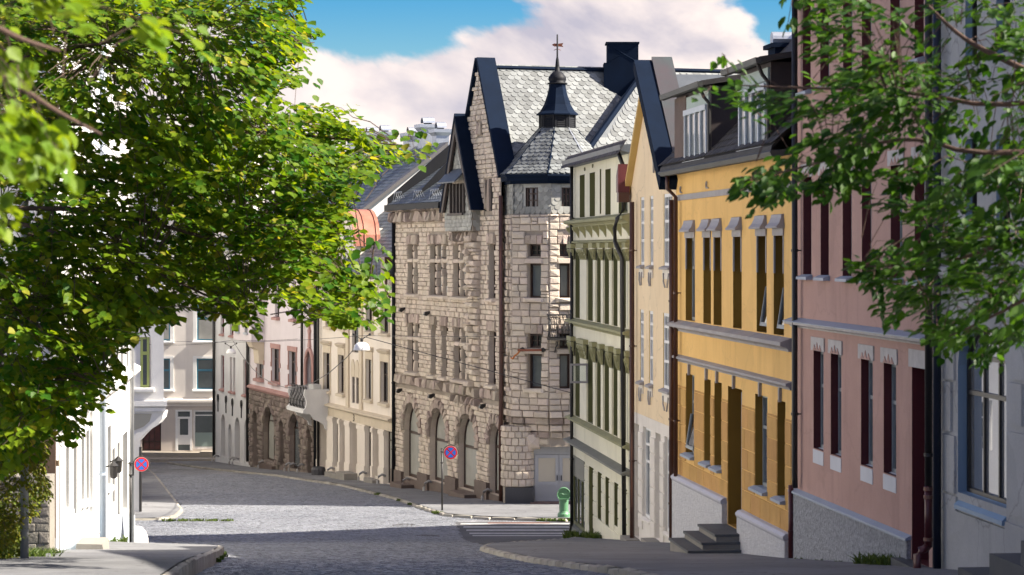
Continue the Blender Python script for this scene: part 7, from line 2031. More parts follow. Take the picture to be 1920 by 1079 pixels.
s = FL.S(118); mb = MB(); mb.fbox(FL, s - 0.6, s + 0.15, 0.07, 0.28, zg(47) - 0.4, zg(47) + 0.75); obj('plinth_block', mb, m_lblue, L1)
mb = MB(); mb.fbox(FL, SB - 0.5, SB + 0.02, 0.003, 0.14, zbL, ztL); obj('corner_pilaster', mb, m_white, L1)
mb = MB(); mb.lathe(FL.pt(SA + 0.05, 0.1, zg(68) - 0.2), [(0.34, 0), (0.34, 0.35), (0.28, 0.55), (0.16, 0.68), (0.01, 0.7)], 12); obj('guard_stone', mb, m_white, L1)
# end wall towards the camera, roof
FN = Fac(FL.pt(SB, 0, 0)[0], FL.pt(SB, 0, 0)[1] - 0.004, -1.0, 0.0)
en = [dict(sa=a, sb=a + 1.2, za=z, zb=z + 2.0, depth=0.2) for a in (2.0, 4.6, 7.4) for z in (-2.4, 0.9)]
mb, rb = MB(), RMB(); wall(mb, rb, FN, 0.0, 13.0, zbL, ztL, en, 0.2); obj('end_wall', mb, m_white, L1); obj('reveal', rb, m_lrev, L1)
for o in en: win(L1, FN, o, 0.18, m_whitew, m_ggl, cols=2, rows=(0.66,), ft=0.07); sill(L1, FN, o, m_whitew, out=0.1, th=0.07, ext=0.08, depth=0.15)
mb = MB()
mb.quad(FL.pt(SA, 0, zbL), FL.pt(SA, -13, zbL), FL.pt(SA, -13, ztL), FL.pt(SA, 0, ztL)); mb.quad(FL.pt(SA, -13, zbL), FL.pt(SB, -13, zbL), FL.pt(SB, -13, ztL), FL.pt(SA, -13, ztL)); obj('side_wall', mb, m_white, L1)
mb = MB(); mb.fprofile(FL, [(0.4, ztL - 0.1), (0.4, ztL + 0.1), (-6.5, ztL + 4.0), (-13.4, ztL + 0.1), (-13.4, ztL - 0.1), (-6.5, ztL + 3.8)], SA - 0.2, SB + 0.3); obj('roof', mb, m_slate_d, L1)

# ------------------------------------------------------------------ L2 white house with an oriel on the curved bracket
FS = Fac((263 - UC) / FPX * 89.5, 89.5, -1.0, 0.0)         # side towards the camera
m_pgreen = mat('pale_green_woodwork', (0.50, 0.56, 0.18), (0.45, 0.51, 0.16), rough=0.5)
L2 = thing('white_oriel_house', 'white corner house with a green framed oriel window on a curved bracket', 'house', (FS.o[0], FS.o[1], zg(89.5)), 'houses along the street')
zb_2, zt_2 = -11.5, 5.0
ol = dict(sa=FS.S(283), sb=FS.S(249), za=FS.Z(265, 727.5), zb=FS.Z(265, 632.5))
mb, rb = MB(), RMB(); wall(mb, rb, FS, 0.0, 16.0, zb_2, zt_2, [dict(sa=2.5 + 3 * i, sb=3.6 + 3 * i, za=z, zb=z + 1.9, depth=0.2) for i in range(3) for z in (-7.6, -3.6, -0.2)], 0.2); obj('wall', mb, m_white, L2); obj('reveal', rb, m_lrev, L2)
for i in range(3):
    for z in (-7.6, -3.6, -0.2): win(L2, FS, dict(sa=2.5 + 3 * i, sb=3.6 + 3 * i, za=z, zb=z + 1.9, depth=0.2), 0.18, m_whitew, m_ggl, cols=2, rows=(0.66,), ft=0.07)
XW, XE = FS.o[0], (307.5 - UC) / FPX * 89.5
Fo = Fac(XE, 89.44, -1.0, 0.0)
ol = dict(sa=Fo.S(283.5), sb=Fo.S(247), za=Fo.Z(265, 727.5), zb=Fo.Z(265, 632.5), depth=0.18)
zo0 = Fo.Z(280, 770)
mb, rb = MB(), RMB(); wall(mb, rb, Fo, 0.0, XE - (240 - UC) / FPX * 89.5, zo0, zt_2, [ol], 0.18)
LO = thing('oriel', '', '', (XE, 89.4, zo0))
for p_ in ('label', 'category'): del LO[p_]
LO.parent = L2; LO.location = Vector((XE, 89.4, zo0)) - WLOC[L2.name]
obj('oriel_wall', mb, m_white, LO); obj('oriel_reveal', rb, m_lrev, LO)
w_ = MB(); d = -0.16; a, b, z0, z1 = ol['sa'], ol['sb'], ol['za'], ol['zb']; cx_ = a + (b - a) * 0.55; zt__ = z0 + (z1 - z0) * 0.68
for x0, x1 in ((a + 0.08, a + 0.17), (b - 0.1, b), (cx_ - 0.07, cx_ + 0.07)): w_.fbox(Fo, x0, x1, d, d + 0.08, z0, z1)
for q0, q1 in ((z0, z0 + 0.1), (z1 - 0.08, z1), (zt__ - 0.06, zt__ + 0.06)): w_.fbox(Fo, a + 0.17, b - 0.1, d, d + 0.075, q0, q1)
obj('oriel_window', w_, m_pgreen, LO)
for x0, x1, q0, q1 in ((a + 0.17, cx_ - 0.07, z0 + 0.1, zt__ - 0.06), (cx_ + 0.07, b - 0.1, z0 + 0.1, zt__ - 0.06), (a + 0.17, cx_ - 0.07, zt__ + 0.06, z1 - 0.08), (cx_ + 0.07, b - 0.1, zt__ + 0.06, z1 - 0.08)):
    p = MB(); p.fbox(Fo, x0, x1, d + 0.01, d + 0.025, q0, q1); obj('oriel_pane', p, m_ggl, LO)
sill(LO, Fo, ol, m_white, out=0.14, th=0.1, ext=0.12, depth=0.1, name='oriel_sill')
mb = MB(); mb.quad((XE, 89.44, zo0), (XE - 1.1, 95.0, zo0), (XE - 1.1, 95.0, zt_2), (XE, 89.44, zt_2)); obj('oriel_side', mb, m_white, LO)
for v0, v1, e in ((752, 762, 0.14), (764, 772, 0.08)):
    mb = MB(); c4 = [(XW - 1.0, 89.44 - e), (XE + e, 89.44 - e), (XE + e - 1.15, 95.2), (XW - 1.0, 95.2)]; mb.prism([(x, y, Fo.Z(280, v1)) for x, y in c4], [(x, y, Fo.Z(280, v0)) for x, y in c4]); obj('oriel_cornice', mb, m_white, LO)
# curved bracket under the oriel
mb = MB(); zq = lambda v: (VH - v) / FPX * 89.5; xq = lambda u: (u - UC) / FPX * 89.5
cur = [(307, 772.5), (304.5, 785), (297, 795), (287, 802), (277, 808), (268, 817), (259, 827), (249, 835)]
pl_ = [(xq(u), zq(v)) for u, v in cur] + [(XW - 1.2, zq(836)), (XW - 1.2, zq(772.5))]
mb.prism([(x, 90.6, z) for x, z in pl_], [(x, 89.45, z) for x, z in pl_]); obj('oriel_bracket', mb, m_white, LO)
mb = MB(); sh_ = [(285, 776), (281, 790), (270, 800), (250, 808)]; pl2 = [(xq(u), zq(v)) for u, v in sh_] + [(xq(249), zq(776))]
mb.prism([(x, 89.449, z) for x, z in pl2], [(x, 89.43, z) for x, z in pl2]); obj('bracket_panel', mb, mat('olive_grey_plaster', (0.40, 0.385, 0.32), (0.35, 0.335, 0.28), rough=0.8), LO)
FW = Fac(L2X(150), 150.0, 0.18, -1.0)
mb, rb = MB(), RMB(); Lw = math.hypot(60.5, 60.5 * 0.18)
ow = [dict(sa=2 + 3.2 * i, sb=3.2 + 3.2 * i, za=z, zb=z + 1.9, depth=0.2) for i in range(16) for z in (-10.2, -6.2, -2.6, 0.8)]
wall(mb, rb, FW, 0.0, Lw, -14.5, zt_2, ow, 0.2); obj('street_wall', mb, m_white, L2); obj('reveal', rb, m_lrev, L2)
mb = MB()
for o in ow: mb.fbox(FW, o['sa'], o['sb'], -0.2, -0.17, o['za'], o['zb'])
obj('street_panes', mb, m_ggl, L2, kind='stuff')
mb = MB(); mb.fprofile(FW, [(0.4, zt_2), (0.4, zt_2 + 0.15), (-5, zt_2 + 4), (-10, zt_2)], 0, Lw + 0.3); obj('roof', mb, m_slate_d, L2)
mb = MB(); p0 = (FS.o[0] + 0.02, 89.42); mb.tube([(p0[0], p0[1], zg(89) + 0.1), (p0[0], p0[1], zq(838))], 0.05, 8); obj('downpipe', mb, m_iron, L2)

# ------------------------------------------------------------------ L0 stone garden wall with board fence
FG = Fac((93 - UC) / FPX * 43.6, 43.6, -1.0, 0.0)
zgl = zg(43.6)
GW = thing('garden_wall', 'rough grey stone garden wall beside the white corner pilaster', 'garden wall', FG.pt(2, 0, zgl))
ztop = FG.Z(70, 893)
m_grs = mat('grey_rubble', (0.27, 0.25, 0.215), (0.19, 0.175, 0.15), scale=1.6, rough=0.95, rnd=0.2, bump=0.9, bscale=14, fine=0.25, bdist=0.04)
mb = MB(); mb.fbox(FG, 0.0, 14.0, -0.5, 0.0, zgl - 0.8, ztop); obj('wall_core', mb, mat('grey_mortar', (0.25, 0.23, 0.20), (0.2, 0.185, 0.16), rough=0.95, bump=0.5), GW)
usg = block_units('stone', m_grs, inset=0.1, n=6, rough=0.6, seed=44)
A_, B_ = fill(FG, 0.0, 6.0, zgl - 0.2, ztop, [], 0.17, 0.26, 0.012, 0.022, r=stone_r, jit=0.3); pieces('stone', usg, A_, GW, m_grs, limit=150, size=B_, rest='stonework')
BF = thing('board_fence', 'brown vertical board fence standing behind the garden wall', 'fence', FG.pt(2, -0.8, ztop))
m_board = mat('brown_boards', (0.20, 0.14, 0.085), (0.15, 0.105, 0.065), scale=1.5, rough=0.8, rnd=0.15, streak=0.4)
for k in range(40):
    mb = MB(); s = 0.05 + k * 0.165; mb.fbox(FG, s, s + 0.155, -0.86, -0.83 + 0.008 * (k % 3), ztop - 1.2, FG.Z(70, 790)); obj('board', mb, m_board, BF)
mb = MB(); mb.fbox(FG, 0, 6.7, -0.93, -0.87, ztop + 0.1, ztop + 0.2); obj('rail', mb, m_board, BF)

# ------------------------------------------------------------------ street furniture
m_red = mat('sign_red', (0.68, 0.015, 0.025), (0.6, 0.014, 0.022), rough=0.4)
m_sblue = mat('sign_blue', (0.015, 0.16, 0.62), (0.013, 0.14, 0.56), rough=0.4)
m_gal = mat('galvanised_steel', (0.42, 0.43, 0.43), (0.34, 0.35, 0.36), rough=0.5, metal=0.4, scale=4)
def no_stopping(label, up, vbase, vtop, Y, uc, vc, rp, pole_m):
    x, z0, z1 = (up - UC) / FPX * Y, zg(Y) + 0.1, (VH - vtop) / FPX * Y
    t = thing('no_stopping_sign', label, 'road sign', (x, Y, z0), 'no stopping signs on black poles')
    mb = MB(); mb.tube([(x, Y, z0 - 0.15), (x, Y, z1)], 0.034, 10); mb.sm = True; obj('pole', mb, pole_m, t)
    cx, cz, r = (uc - UC) / FPX * Y, (VH - vc) / FPX * Y, rp / FPX * Y
    y = Y - 0.02
    def disc(rr, y0, y1, n=36): 
        m_ = MB(); m_.prism([(cx + rr * math.cos(2 * math.pi * k / n), y0, cz + rr * math.sin(2 * math.pi * k / n)) for k in range(n)], [(cx + rr * math.cos(2 * math.pi * k / n), y1, cz + rr * math.sin(2 * math.pi * k / n)) for k in range(n)]); return m_
    pl = obj('sign_plate', disc(r, y, y - 0.006), m_red, t)
    obj('white_rim', disc(r * 1.03, y + 0.004, y + 0.001), m_whitew, t)
    ri, hb = r * 0.77, r * 0.11
    for q in range(4):
        c0 = math.pi / 4 + q * math.pi / 2
        a0 = math.asin(hb / ri)
        pts = [(math.cos(c0 + math.pi / 4) * hb * 1.4142, math.sin(c0 + math.pi / 4) * hb * 1.4142)]
        pts += [(ri * math.cos(c0 + a0 + (math.pi / 2 - 2 * a0) * k / 10), ri * math.sin(c0 + a0 + (math.pi / 2 - 2 * a0) * k / 10)) for k in range(11)]
        m_ = MB(); m_.prism([(cx + a, y - 0.007, cz + b) for a, b in pts], [(cx + a, y - 0.010, cz + b) for a, b in pts]); obj('blue_sector', m_, m_sblue, pl)
    mb = MB(); mb.tube([(cx + r * 1.17 * math.cos(a), Y, cz + r * 1.13 * math.sin(a)) for a in [math.radians(185 - 195 * k / 14) for k in range(15)]], 0.018, 6)
    xb = cx - r * 1.17
    mb.tube([(xb, Y, cz - 0.01), (xb, Y, cz - r * 1.55)], 0.018, 6)
    for dz in (r * 0.15, -r * 1.5): mb.tube([(x - 0.06, Y - 0.035, cz + dz), (xb + 0.02, Y - 0.02, cz + dz)], 0.018, 6)
    obj('bracket', mb, m_iron, t)
    return t
no_stopping('round red and blue no stopping sign before the stone house arches', 829, 957, 841, 90.5, 845, 849, 12.3, m_iron)
no_stopping('round red and blue no stopping sign at the white house corner on the left', 244.5, 1003, 866, 64.2, 265.5, 871, 13.2, m_iron)
Y = 65.0; x = (247.5 - UC) / FPX * Y
mb = MB(); mb.tube([(x, Y, zg(Y) - 0.1), (x, Y, 2.5), (x, Y, 3.2)], 0.055, 10); mb.sm = True
obj('street_pole', mb, m_gal, loc=(x, Y, zg(Y)), label='tall grey steel pole at the corner of the white house on the left', cat='pole')
Y = 37.0; x = (46 - UC) / FPX * Y
PT = thing('lamp_post', 'grey round lamp post among the bushes in front of the garden wall', 'lamp post', (x, Y, zg(Y)))
mb = MB(); mb.tube([(x, Y, zg(Y) - 0.1), (x, Y, 0.4), (x, Y, 3.5)], 0.062, 14); mb.sm = True; obj('shaft', mb, m_gal, PT)
mb = MB(); mb.lathe((x, Y, 3.5), [(0.07, 0), (0.22, 0.1), (0.25, 0.35), (0.12, 0.5), (0.02, 0.55)], 14); obj('lamp_head', mb, m_iron, PT)
# green litter bin
bx, by = (1057 - UC) / FPX * 85.3, 85.3
BK = 0.88
bz = zg(by) + 0.12
m_bin = mat('green_cast_iron', (0.105, 0.25, 0.135), (0.085, 0.21, 0.11), rough=0.4, spec=0.5, bump=0.1, bscale=30)
BN = thing('litter_bin', 'green cast iron litter bin with a round hooded head beside the crosswalk', 'litter bin', (bx, by, bz))
mb = MB(); mb.lathe((bx, by, bz), [(a * BK, b * BK) for a, b in ((0.24, 0), (0.245, 0.05), (0.245, 0.14), (0.20, 0.2), (0.18, 0.26), (0.185, 0.62), (0.195, 0.72), (0.19, 0.76))], 24); mb.sm = False; obj('body', mb, m_bin, BN)
n = 26; rr = 0.255 * BK; zc = bz + 0.92 * BK
pr = [(rr * math.cos(a), rr * math.sin(a)) for a in [math.radians(-38 + 256 * k / n) for k in range(n + 1)]]
mb = MB(); mb.prism([(bx + a, by + 0.16, zc + b) for a, b in pr], [(bx + a, by - 0.14, zc + b) for a, b in pr]); HD = obj('head', mb, m_bin, BN)
mb = MB(); mb.tube([(bx + a * 1.0, by - 0.15, zc + b * 1.0) for a, b in pr], 0.018, 6); mb.box(bx - rr * 0.82, bx + rr * 0.82, by - 0.2, by - 0.141, zc - 0.18, zc - 0.14); obj('rim', mb, m_bin, HD)
mb = MB(); mb.tube([(bx - 0.14, by - 0.145, zc + 0.01), (bx - 0.05, by - 0.15, zc + 0.03), (bx, by - 0.15, zc - 0.005), (bx + 0.06, by - 0.15, zc + 0.01), (bx + 0.15, by - 0.145, zc - 0.01)], 0.012, 5); obj('relief', mb, m_bin, HD)
# concrete block
yb = 48.0; xb0, xb1 = (147 - UC) / FPX * yb, (200 - UC) / FPX * yb; zb_ = zg(yb) + 0.25
mb = MB(); mb.prism([(xb0, yb - 0.35, zb_ - 0.05), (xb1, yb - 0.35, zb_ - 0.05), (xb1, yb + 0.35, zb_ - 0.09), (xb0, yb + 0.35, zb_ - 0.09)], [(xb0 + 0.02, yb - 0.33, zb_ + 0.14), (xb1 - 0.03, yb - 0.33, zb_ + 0.13), (xb1 - 0.02, yb + 0.33, zb_ + 0.19), (xb0 + 0.03, yb + 0.33, zb_ + 0.2)])
obj('concrete_block', mb, MATS['step_concrete'], loc=(xb0 + 0.3, yb, zb_), label='low grey concrete step block on the left pavement against the white house', cat='concrete block')
# lamps slung over the street
m_dome = mat('opal_dome', (0.82, 0.81, 0.78), (0.78, 0.77, 0.74), rough=0.35)
def cable(mb, a, b, sag, r, n=10):
    a, b = Vector(a), Vector(b)
    mb.tube([a.lerp(b, k / n) - Vector((0, 0, sag * 4 * (k / n) * (1 - k / n))) for k in range(n + 1)], r, 5)
def slung(label, u, v, rp, Y, wires):
    c = at(u, v, Y); r = rp / FPX * Y
    t = thing('street_lamp', label, 'street lamp', c, 'white dome lamps slung over the street')
    mb = MB(); mb.lathe(c, [(r, 0.0), (r * 1.0, 0.02), (r * 0.97, r * 0.3), (r * 0.84, r * 0.62), (r * 0.6, r * 0.86), (r * 0.3, r * 0.98), (0.02, r * 1.02)], 24); mb.sm = True; obj('dome', mb, m_dome, t)
    mb = MB(); mb.lathe((c[0], c[1], c[2] + r), [(0.05, 0), (0.05, 0.1), (0.02, 0.14)], 8)
    for sx in (-1, 1): mb.tube([(c[0] + 0.03 * sx, c[1], c[2] + r + 0.1), (c[0] + 0.28 * sx, c[1], c[2] + r + 0.26)], 0.014, 5); mb.lathe((c[0] + 0.28 * sx, c[1], c[2] + r + 0.22), [(0.03, 0), (0.05, 0.04), (0.03, 0.08)], 6)
    obj('hanger', mb, m_iron, t)
    for a, b, sag, rr in wires:
        mb = MB(); cable(mb, a, b, sag, rr); obj('cable', mb, m_iron, t)
top1 = Vector(at(684, 632, 84)); top2 = Vector(at(437, 640, 125))
slung('white dome lamp slung on wires in front of the cream house', 678, 657, 15.5, 84, [
    (top1, at(1071, 737, 77.2), 0.0, 0.014), (top1 + Vector((0, 0, 0.05)), at(1000, 629, 95), 0.05, 0.008), (top1 + Vector((0, 0, 0.05)), (XE, 90.2, at(308, 640, 90)[2]), 0.12, 0.008)])
slung('small white dome lamp slung on wires in front of the white arched house', 433, 663, 9.0, 125, [
    (top2, top1, 2.05, 0.016), (top2 + Vector((0, 0, 0.05)), F6.pt(F6.S(560), 0.05, F6.Z(560, 636)), 0.05, 0.01), (top2 + Vector((0, 0, 0.05)), (L2X(122), 122, at(300, 642, 122)[2]), 0.2, 0.01)])

# ------------------------------------------------------------------ foliage
from mathutils import noise
LEAF = np.array([(0, 0, 0), (-0.34, 0.16, 0.05), (-0.5, 0.5, 0.09), (-0.27, 0.82, 0.05), (0, 1.06, -0.06), (0.27, 0.82, 0.05), (0.5, 0.5, 0.09), (0.34, 0.16, 0.05), (0, 0.48, -0.03)])
LEAF_F = [(8, (i + 1) % 8, i) for i in range(8)]
ELM = LEAF * np.array([0.72, 1.15, 1.0])
def in_poly(u, v, P):
    c = False
    for i in range(len(P)):
        (x0, y0), (x1, y1) = P[i - 1], P[i]
        if (y0 > v) != (y1 > v) and u < (x1 - x0) * (v - y0) / (y1 - y0) + x0: c = not c
    return c
def leaf_frames(P, H, U, size, r):
    """matrices (N,3,3) and origins for leaves at P heading H with rough normal U"""
    H = H / np.linalg.norm(H, axis=1, keepdims=True)
    X = np.cross(H, U); X /= np.linalg.norm(X, axis=1, keepdims=True) + 1e-9
    Z = np.cross(X, H)
    return np.stack([X, H, Z], axis=2) * size[:, None, None]
def foliage(parent, name, P, A, shape, m, singles=0, order=None):
    off = np.array(WLOC[parent.name])
    idx = np.arange(len(P))
    if singles:
        o = np.argsort(order)
        me = mesh_data('leaf', type('q', (), dict(v=[tuple(p) for p in shape], f=LEAF_F, sm=False))(), m)
        for i in o[:singles]:
            ob = bpy.data.objects.new('leaf', me); link(ob, parent)
            M_ = np.eye(4); M_[:3, :3] = A[i]; M_[:3, 3] = P[i] - off
            ob.matrix_local = Matrix(M_.tolist())
        idx = o[singles:]
    V = np.einsum('nij,kj->nki', A[idx], shape) + P[idx][:, None, :] - off
    n, k = V.shape[0], V.shape[1]
    F_ = np.array(LEAF_F)[None] + (np.arange(n) * k)[:, None, None]
    me = bpy.data.meshes.new(name)
    me.vertices.add(n * k); me.vertices.foreach_set('co', V.reshape(-1))
    nf = n * len(LEAF_F)
    me.loops.add(nf * 3); me.loops.foreach_set('vertex_index', F_.reshape(-1))
    me.polygons.add(nf); me.polygons.foreach_set('loop_start', np.arange(nf) * 3); me.polygons.foreach_set('loop_total', np.full(nf, 3))
    me.materials.append(m); me.update(calc_edges=True)
    o = bpy.data.objects.new(name, me); link(o, parent); o['kind'] = 'stuff'
    return o
def tree(parent, polys, Yr, nspray, per, lsize, shape, m, bark, limbs, seed, spray_len=0.9, outward=(1, 0, -0.25), thresh=-0.15, nscale=0.8, singles=150, twig_r=0.008, check=True):
    r = np.random.default_rng(seed)
    Ps, Hs, Us, Ss = [], [], [], []
    tw = MB()
    lp = [Vector(q) for L in limbs for q in L[0]]
    us = [p for P in polys for p in P]
    lo, hi = (min(p[0] for p in us), min(p[1] for p in us)), (max(p[0] for p in us), max(p[1] for p in us))
    done = tries = 0
    while done < nspray and tries < nspray * 60:
        tries += 1
        u, v, Y = r.uniform(lo[0], hi[0]), r.uniform(lo[1], hi[1]), r.uniform(*Yr)
        if not any(in_poly(u, v, P) for P in polys): continue
        c = Vector(at(u, v, Y))
        if noise.noise(c * nscale) < thresh: continue
        near = min(lp, key=lambda q: (q - c).length_squared)
        d = (c - near); d = d.normalized() * 0.7 if d.length > 1e-4 else Vector((0, 0, 0))
        d = d + Vector(outward) * 0.8 + Vector((r.normal(0, 0.35), r.normal(0, 0.45), r.normal(0, 0.22)))
        d.normalize()
        L = spray_len * r.uniform(0.6, 1.3)
        tip = c + d * L
        if check:
            ut, vt = UC + FPX * tip.x / tip.y, VH - FPX * tip.z / tip.y
            if not any(in_poly(ut, vt, P) for P in polys): 
                tip = c; c = tip - d * L
        side = d.cross(Vector((0, 0, 1))).normalized()
        un = (r.normal(0.1, 0.3), r.normal(-0.15, 0.3))
        n = int(per * r.uniform(0.7, 1.3))
        for k in range(n):
            f = (k + r.uniform(0, 1)) / n
            wd = 0.32 * L * math.sin(math.pi * min(1, f * 0.85 + 0.12))
            sgn = 1 if k % 2 else -1
            lat = sgn * wd * r.uniform(0.1, 1)
            p = c + d * (L * f) + side * lat + Vector((0, 0, -0.18 * L * f * f + r.normal(0, 0.035)))
            h = d * 0.7 + side * sgn * r.uniform(0.1, 1.0) + Vector((0, 0, r.uniform(-0.75, -0.05)))
            Ps.append(p[:]); Hs.append(h[:])
            Us.append((un[0] + r.normal(0, 0.24), un[1] + r.normal(0, 0.24), 1.0)); Ss.append(lsize * r.uniform(0.65, 1.25))
        tw.tube([near.lerp(c, 0.35), near.lerp(c, 0.7) + Vector((0, 0, 0.06)), c, c + d * L * 0.5 - Vector((0, 0, 0.03 * L)), c + d * L * 0.95 - Vector((0, 0, 0.16 * L))], twig_r, 4, r2=twig_r * 0.35)
        done += 1
    P, A = np.array(Ps), leaf_frames(np.array(Ps), np.array(Hs), np.array(Us), np.array(Ss), r)
    foliage(parent, 'foliage', P, A, shape, m, singles, P[:, 1] + r.uniform(0, 0.01, len(P)) + (np.abs(UC + FPX * P[:, 0] / P[:, 1] - 960) > 990) * 100 + (VH - FPX * P[:, 2] / P[:, 1] < -10) * 100)
    obj('twigs', tw, bark, parent, kind='stuff')
    for pts, r0, r1, nm in limbs:
        mb = MB()
        q = [Vector(p) for p in pts]
        for _ in range(2):
            q = [q[0]] + [x for a, b in zip(q, q[1:]) for x in (a.lerp(b, 0.25), a.lerp(b, 0.75))] + [q[-1]]
        mb.tube(q, r0, 10, r2=r1); mb.sm = True
        obj(nm, mb, bark, parent)
m_bark = mat('bark', (0.10, 0.07, 0.05), (0.06, 0.045, 0.035), scale=6, rough=0.9, bump=0.8, bscale=30)
m_barkr = mat('reddish_bark', (0.10, 0.058, 0.042), (0.065, 0.04, 0.03), scale=6, rough=0.85, bump=0.6, bscale=30)
m_leafl = leaf_mat('linden_leaf', (0.030, 0.105, 0.006), (0.155, 0.225, 0.009), (2.1, 1.75, 0.8), 0.48, (0.26, 0.26, 0.03))
m_leafn = leaf_mat('near_linden_leaf', (0.085, 0.165, 0.006), (0.16, 0.23, 0.010), (2.0, 1.7, 0.8), 0.45)
m_leafr = leaf_mat('elm_leaf', (0.012, 0.046, 0.004), (0.050, 0.115, 0.008), (1.9, 1.8, 1.0), 0.38)
m_leafv = leaf_mat('vine_leaf', (0.08, 0.15, 0.012), (0.22, 0.21, 0.02), (1.9, 1.6, 0.8), 0.4)

TL = [(-40, -60), (620, -60), (540, 8), (560, 18), (600, 45), (612, 72), (575, 92), (562, 120), (575, 142), (540, 150), (520, 120), (500, 170), (560, 215), (600, 168), (640, 172), (668, 205), (705, 228), (720, 255), (762, 262), (815, 272), (800, 284), (745, 290), (715, 292), (698, 325), (660, 345), (690, 375), (690, 432), (640, 440), (600, 455), (640, 470), (700, 520), (720, 545), (735, 562), (728, 588), (690, 590), (650, 608), (610, 596), (570, 580), (520, 560), (495, 600), (508, 628), (480, 612), (440, 600), (400, 572), (350, 578), (318, 590), (300, 608), (270, 600), (252, 640), (232, 650), (240, 690), (215, 705), (195, 728), (212, 762), (180, 768), (150, 790), (140, 828), (110, 812), (80, 838), (50, 860), (-40, 880)]
tz = zg(34)
T1_ = thing('linden_tree', 'big sunlit linden tree spreading bright green boughs over the left of the street', 'tree', (-10.6, 34, tz))
b0 = Vector((-10.6, 34, 0.2))
def bough(tgt, k=0.5, lift=0.7):
    t = Vector(tgt); m = b0.lerp(t, k) + Vector((0, 0, lift)); return [b0[:], m[:], b0.lerp(t, 0.8) + Vector((0, 0, lift * 0.5)), t[:]]
limbs = [([(-10.7, 34, tz - 0.3), (-10.5, 34, tz + 2.2), (-10.6, 34, 0.2), (-10.2, 34.2, 3.0), (-9.8, 34, 6.0)], 0.34, 0.12, 'trunk')]
for (u, v, Y) in ((770, 275, 34), (690, 545, 33.5), (590, 80, 35), (650, 420, 35.5), (460, 590, 33), (300, 560, 35), (200, 720, 33), (110, 780, 34.5), (480, 240, 36), (380, 60, 33), (250, 250, 35), (120, 480, 36)):
    limbs.append((bough(at(u, v, Y), 0.5, 0.9), 0.05, 0.006, 'branch'))
HOLE = [[(165, 330), (215, 315), (260, 335), (225, 400), (215, 470), (175, 490), (165, 430)]]
tree(T1_, [TL], (31.5, 37.0), 1300, 28, 0.116, LEAF, m_leafl, m_bark, limbs, 5, spray_len=0.8, outward=(0.9, -0.1, -0.12), thresh=-0.28, nscale=0.75, singles=200)
# overhanging near tree, out of focus
T2_ = thing('near_linden_tree', 'blurred linden branches with big pale green leaves at the upper left edge', 'tree', (-4.6, 9, zg(9)))
b0 = Vector((-4.6, 9, 0.9))
limbs = [([(-4.6, 9, zg(9) - 0.2), (-4.6, 9, -0.5), (-4.6, 9, 0.9), (-4.5, 9.1, 2.6)], 0.2, 0.08, 'trunk'),
         ([(-4.6, 9, 0.9), (-3.0, 10, 1.15), at(-60, 20, 10.5), at(30, 72, 10.8), at(112, 96, 11)], 0.026, 0.006, 'branch'),
         ([(-4.6, 9, 0.9), (-3.2, 10, 0.9), at(-60, 100, 10.8), at(50, 172, 11.2), at(110, 212, 11.5), at(190, 252, 12)], 0.026, 0.005, 'branch')]
NEAR = [[(-60, 200), (30, 212), (90, 232), (140, 262), (154, 296), (140, 330), (96, 318), (60, 332), (20, 300), (-60, 320)], [(-60, 82), (20, 78), (66, 98), (64, 128), (28, 150), (-60, 150)], [(-60, -30), (170, -30), (160, 22), (120, 30), (60, 18), (0, 20), (-60, 60)], [(-60, 380), (16, 385), (18, 412), (-60, 440)], [(190, 40), (300, 30), (390, 62), (388, 88), (320, 84), (240, 62)]]
tree(T2_, NEAR, (9.6, 11.8), 46, 9, 0.078, LEAF, m_leafn, m_barkr, limbs, 9, spray_len=0.13, outward=(0.7, 0, -0.3), thresh=-1, singles=150, twig_r=0.003)
# elm on the right
TRP = [[(1488, -40), (1990, -40), (1990, 70), (1720, 52), (1650, 30), (1590, 45), (1560, 82), (1525, 90), (1500, 60)],
       [(1338, 158), (1362, 142), (1420, 158), (1480, 152), (1515, 118), (1560, 124), (1620, 95), (1720, 70), (1990, 50), (1990, 340), (1700, 330), (1640, 262), (1570, 232), (1520, 200), (1480, 212), (1430, 200), (1385, 188)],
       [(1345, 336), (1390, 312), (1450, 296), (1490, 262), (1560, 250), (1640, 280), (1700, 300), (1990, 300), (1990, 560), (1800, 500), (1740, 470), (1705, 405), (1650, 372), (1560, 352), (1505, 345), (1460, 372), (1438, 396), (1412, 385), (1402, 350)],
       [(1556, 500), (1620, 476), (1700, 462), (1780, 430), (1990, 400), (1990, 640), (1900, 640), (1872, 684), (1832, 676), (1800, 632), (1768, 650), (1748, 694), (1738, 640), (1690, 600), (1628, 582), (1660, 548), (1610, 528)]]
T3_ = thing('elm_tree', 'dark elm boughs hanging in front of the pink and grey houses on the right', 'tree', (6.4, 17.5, zg(17.5)))
b0 = Vector((6.4, 17.5, 1.5))
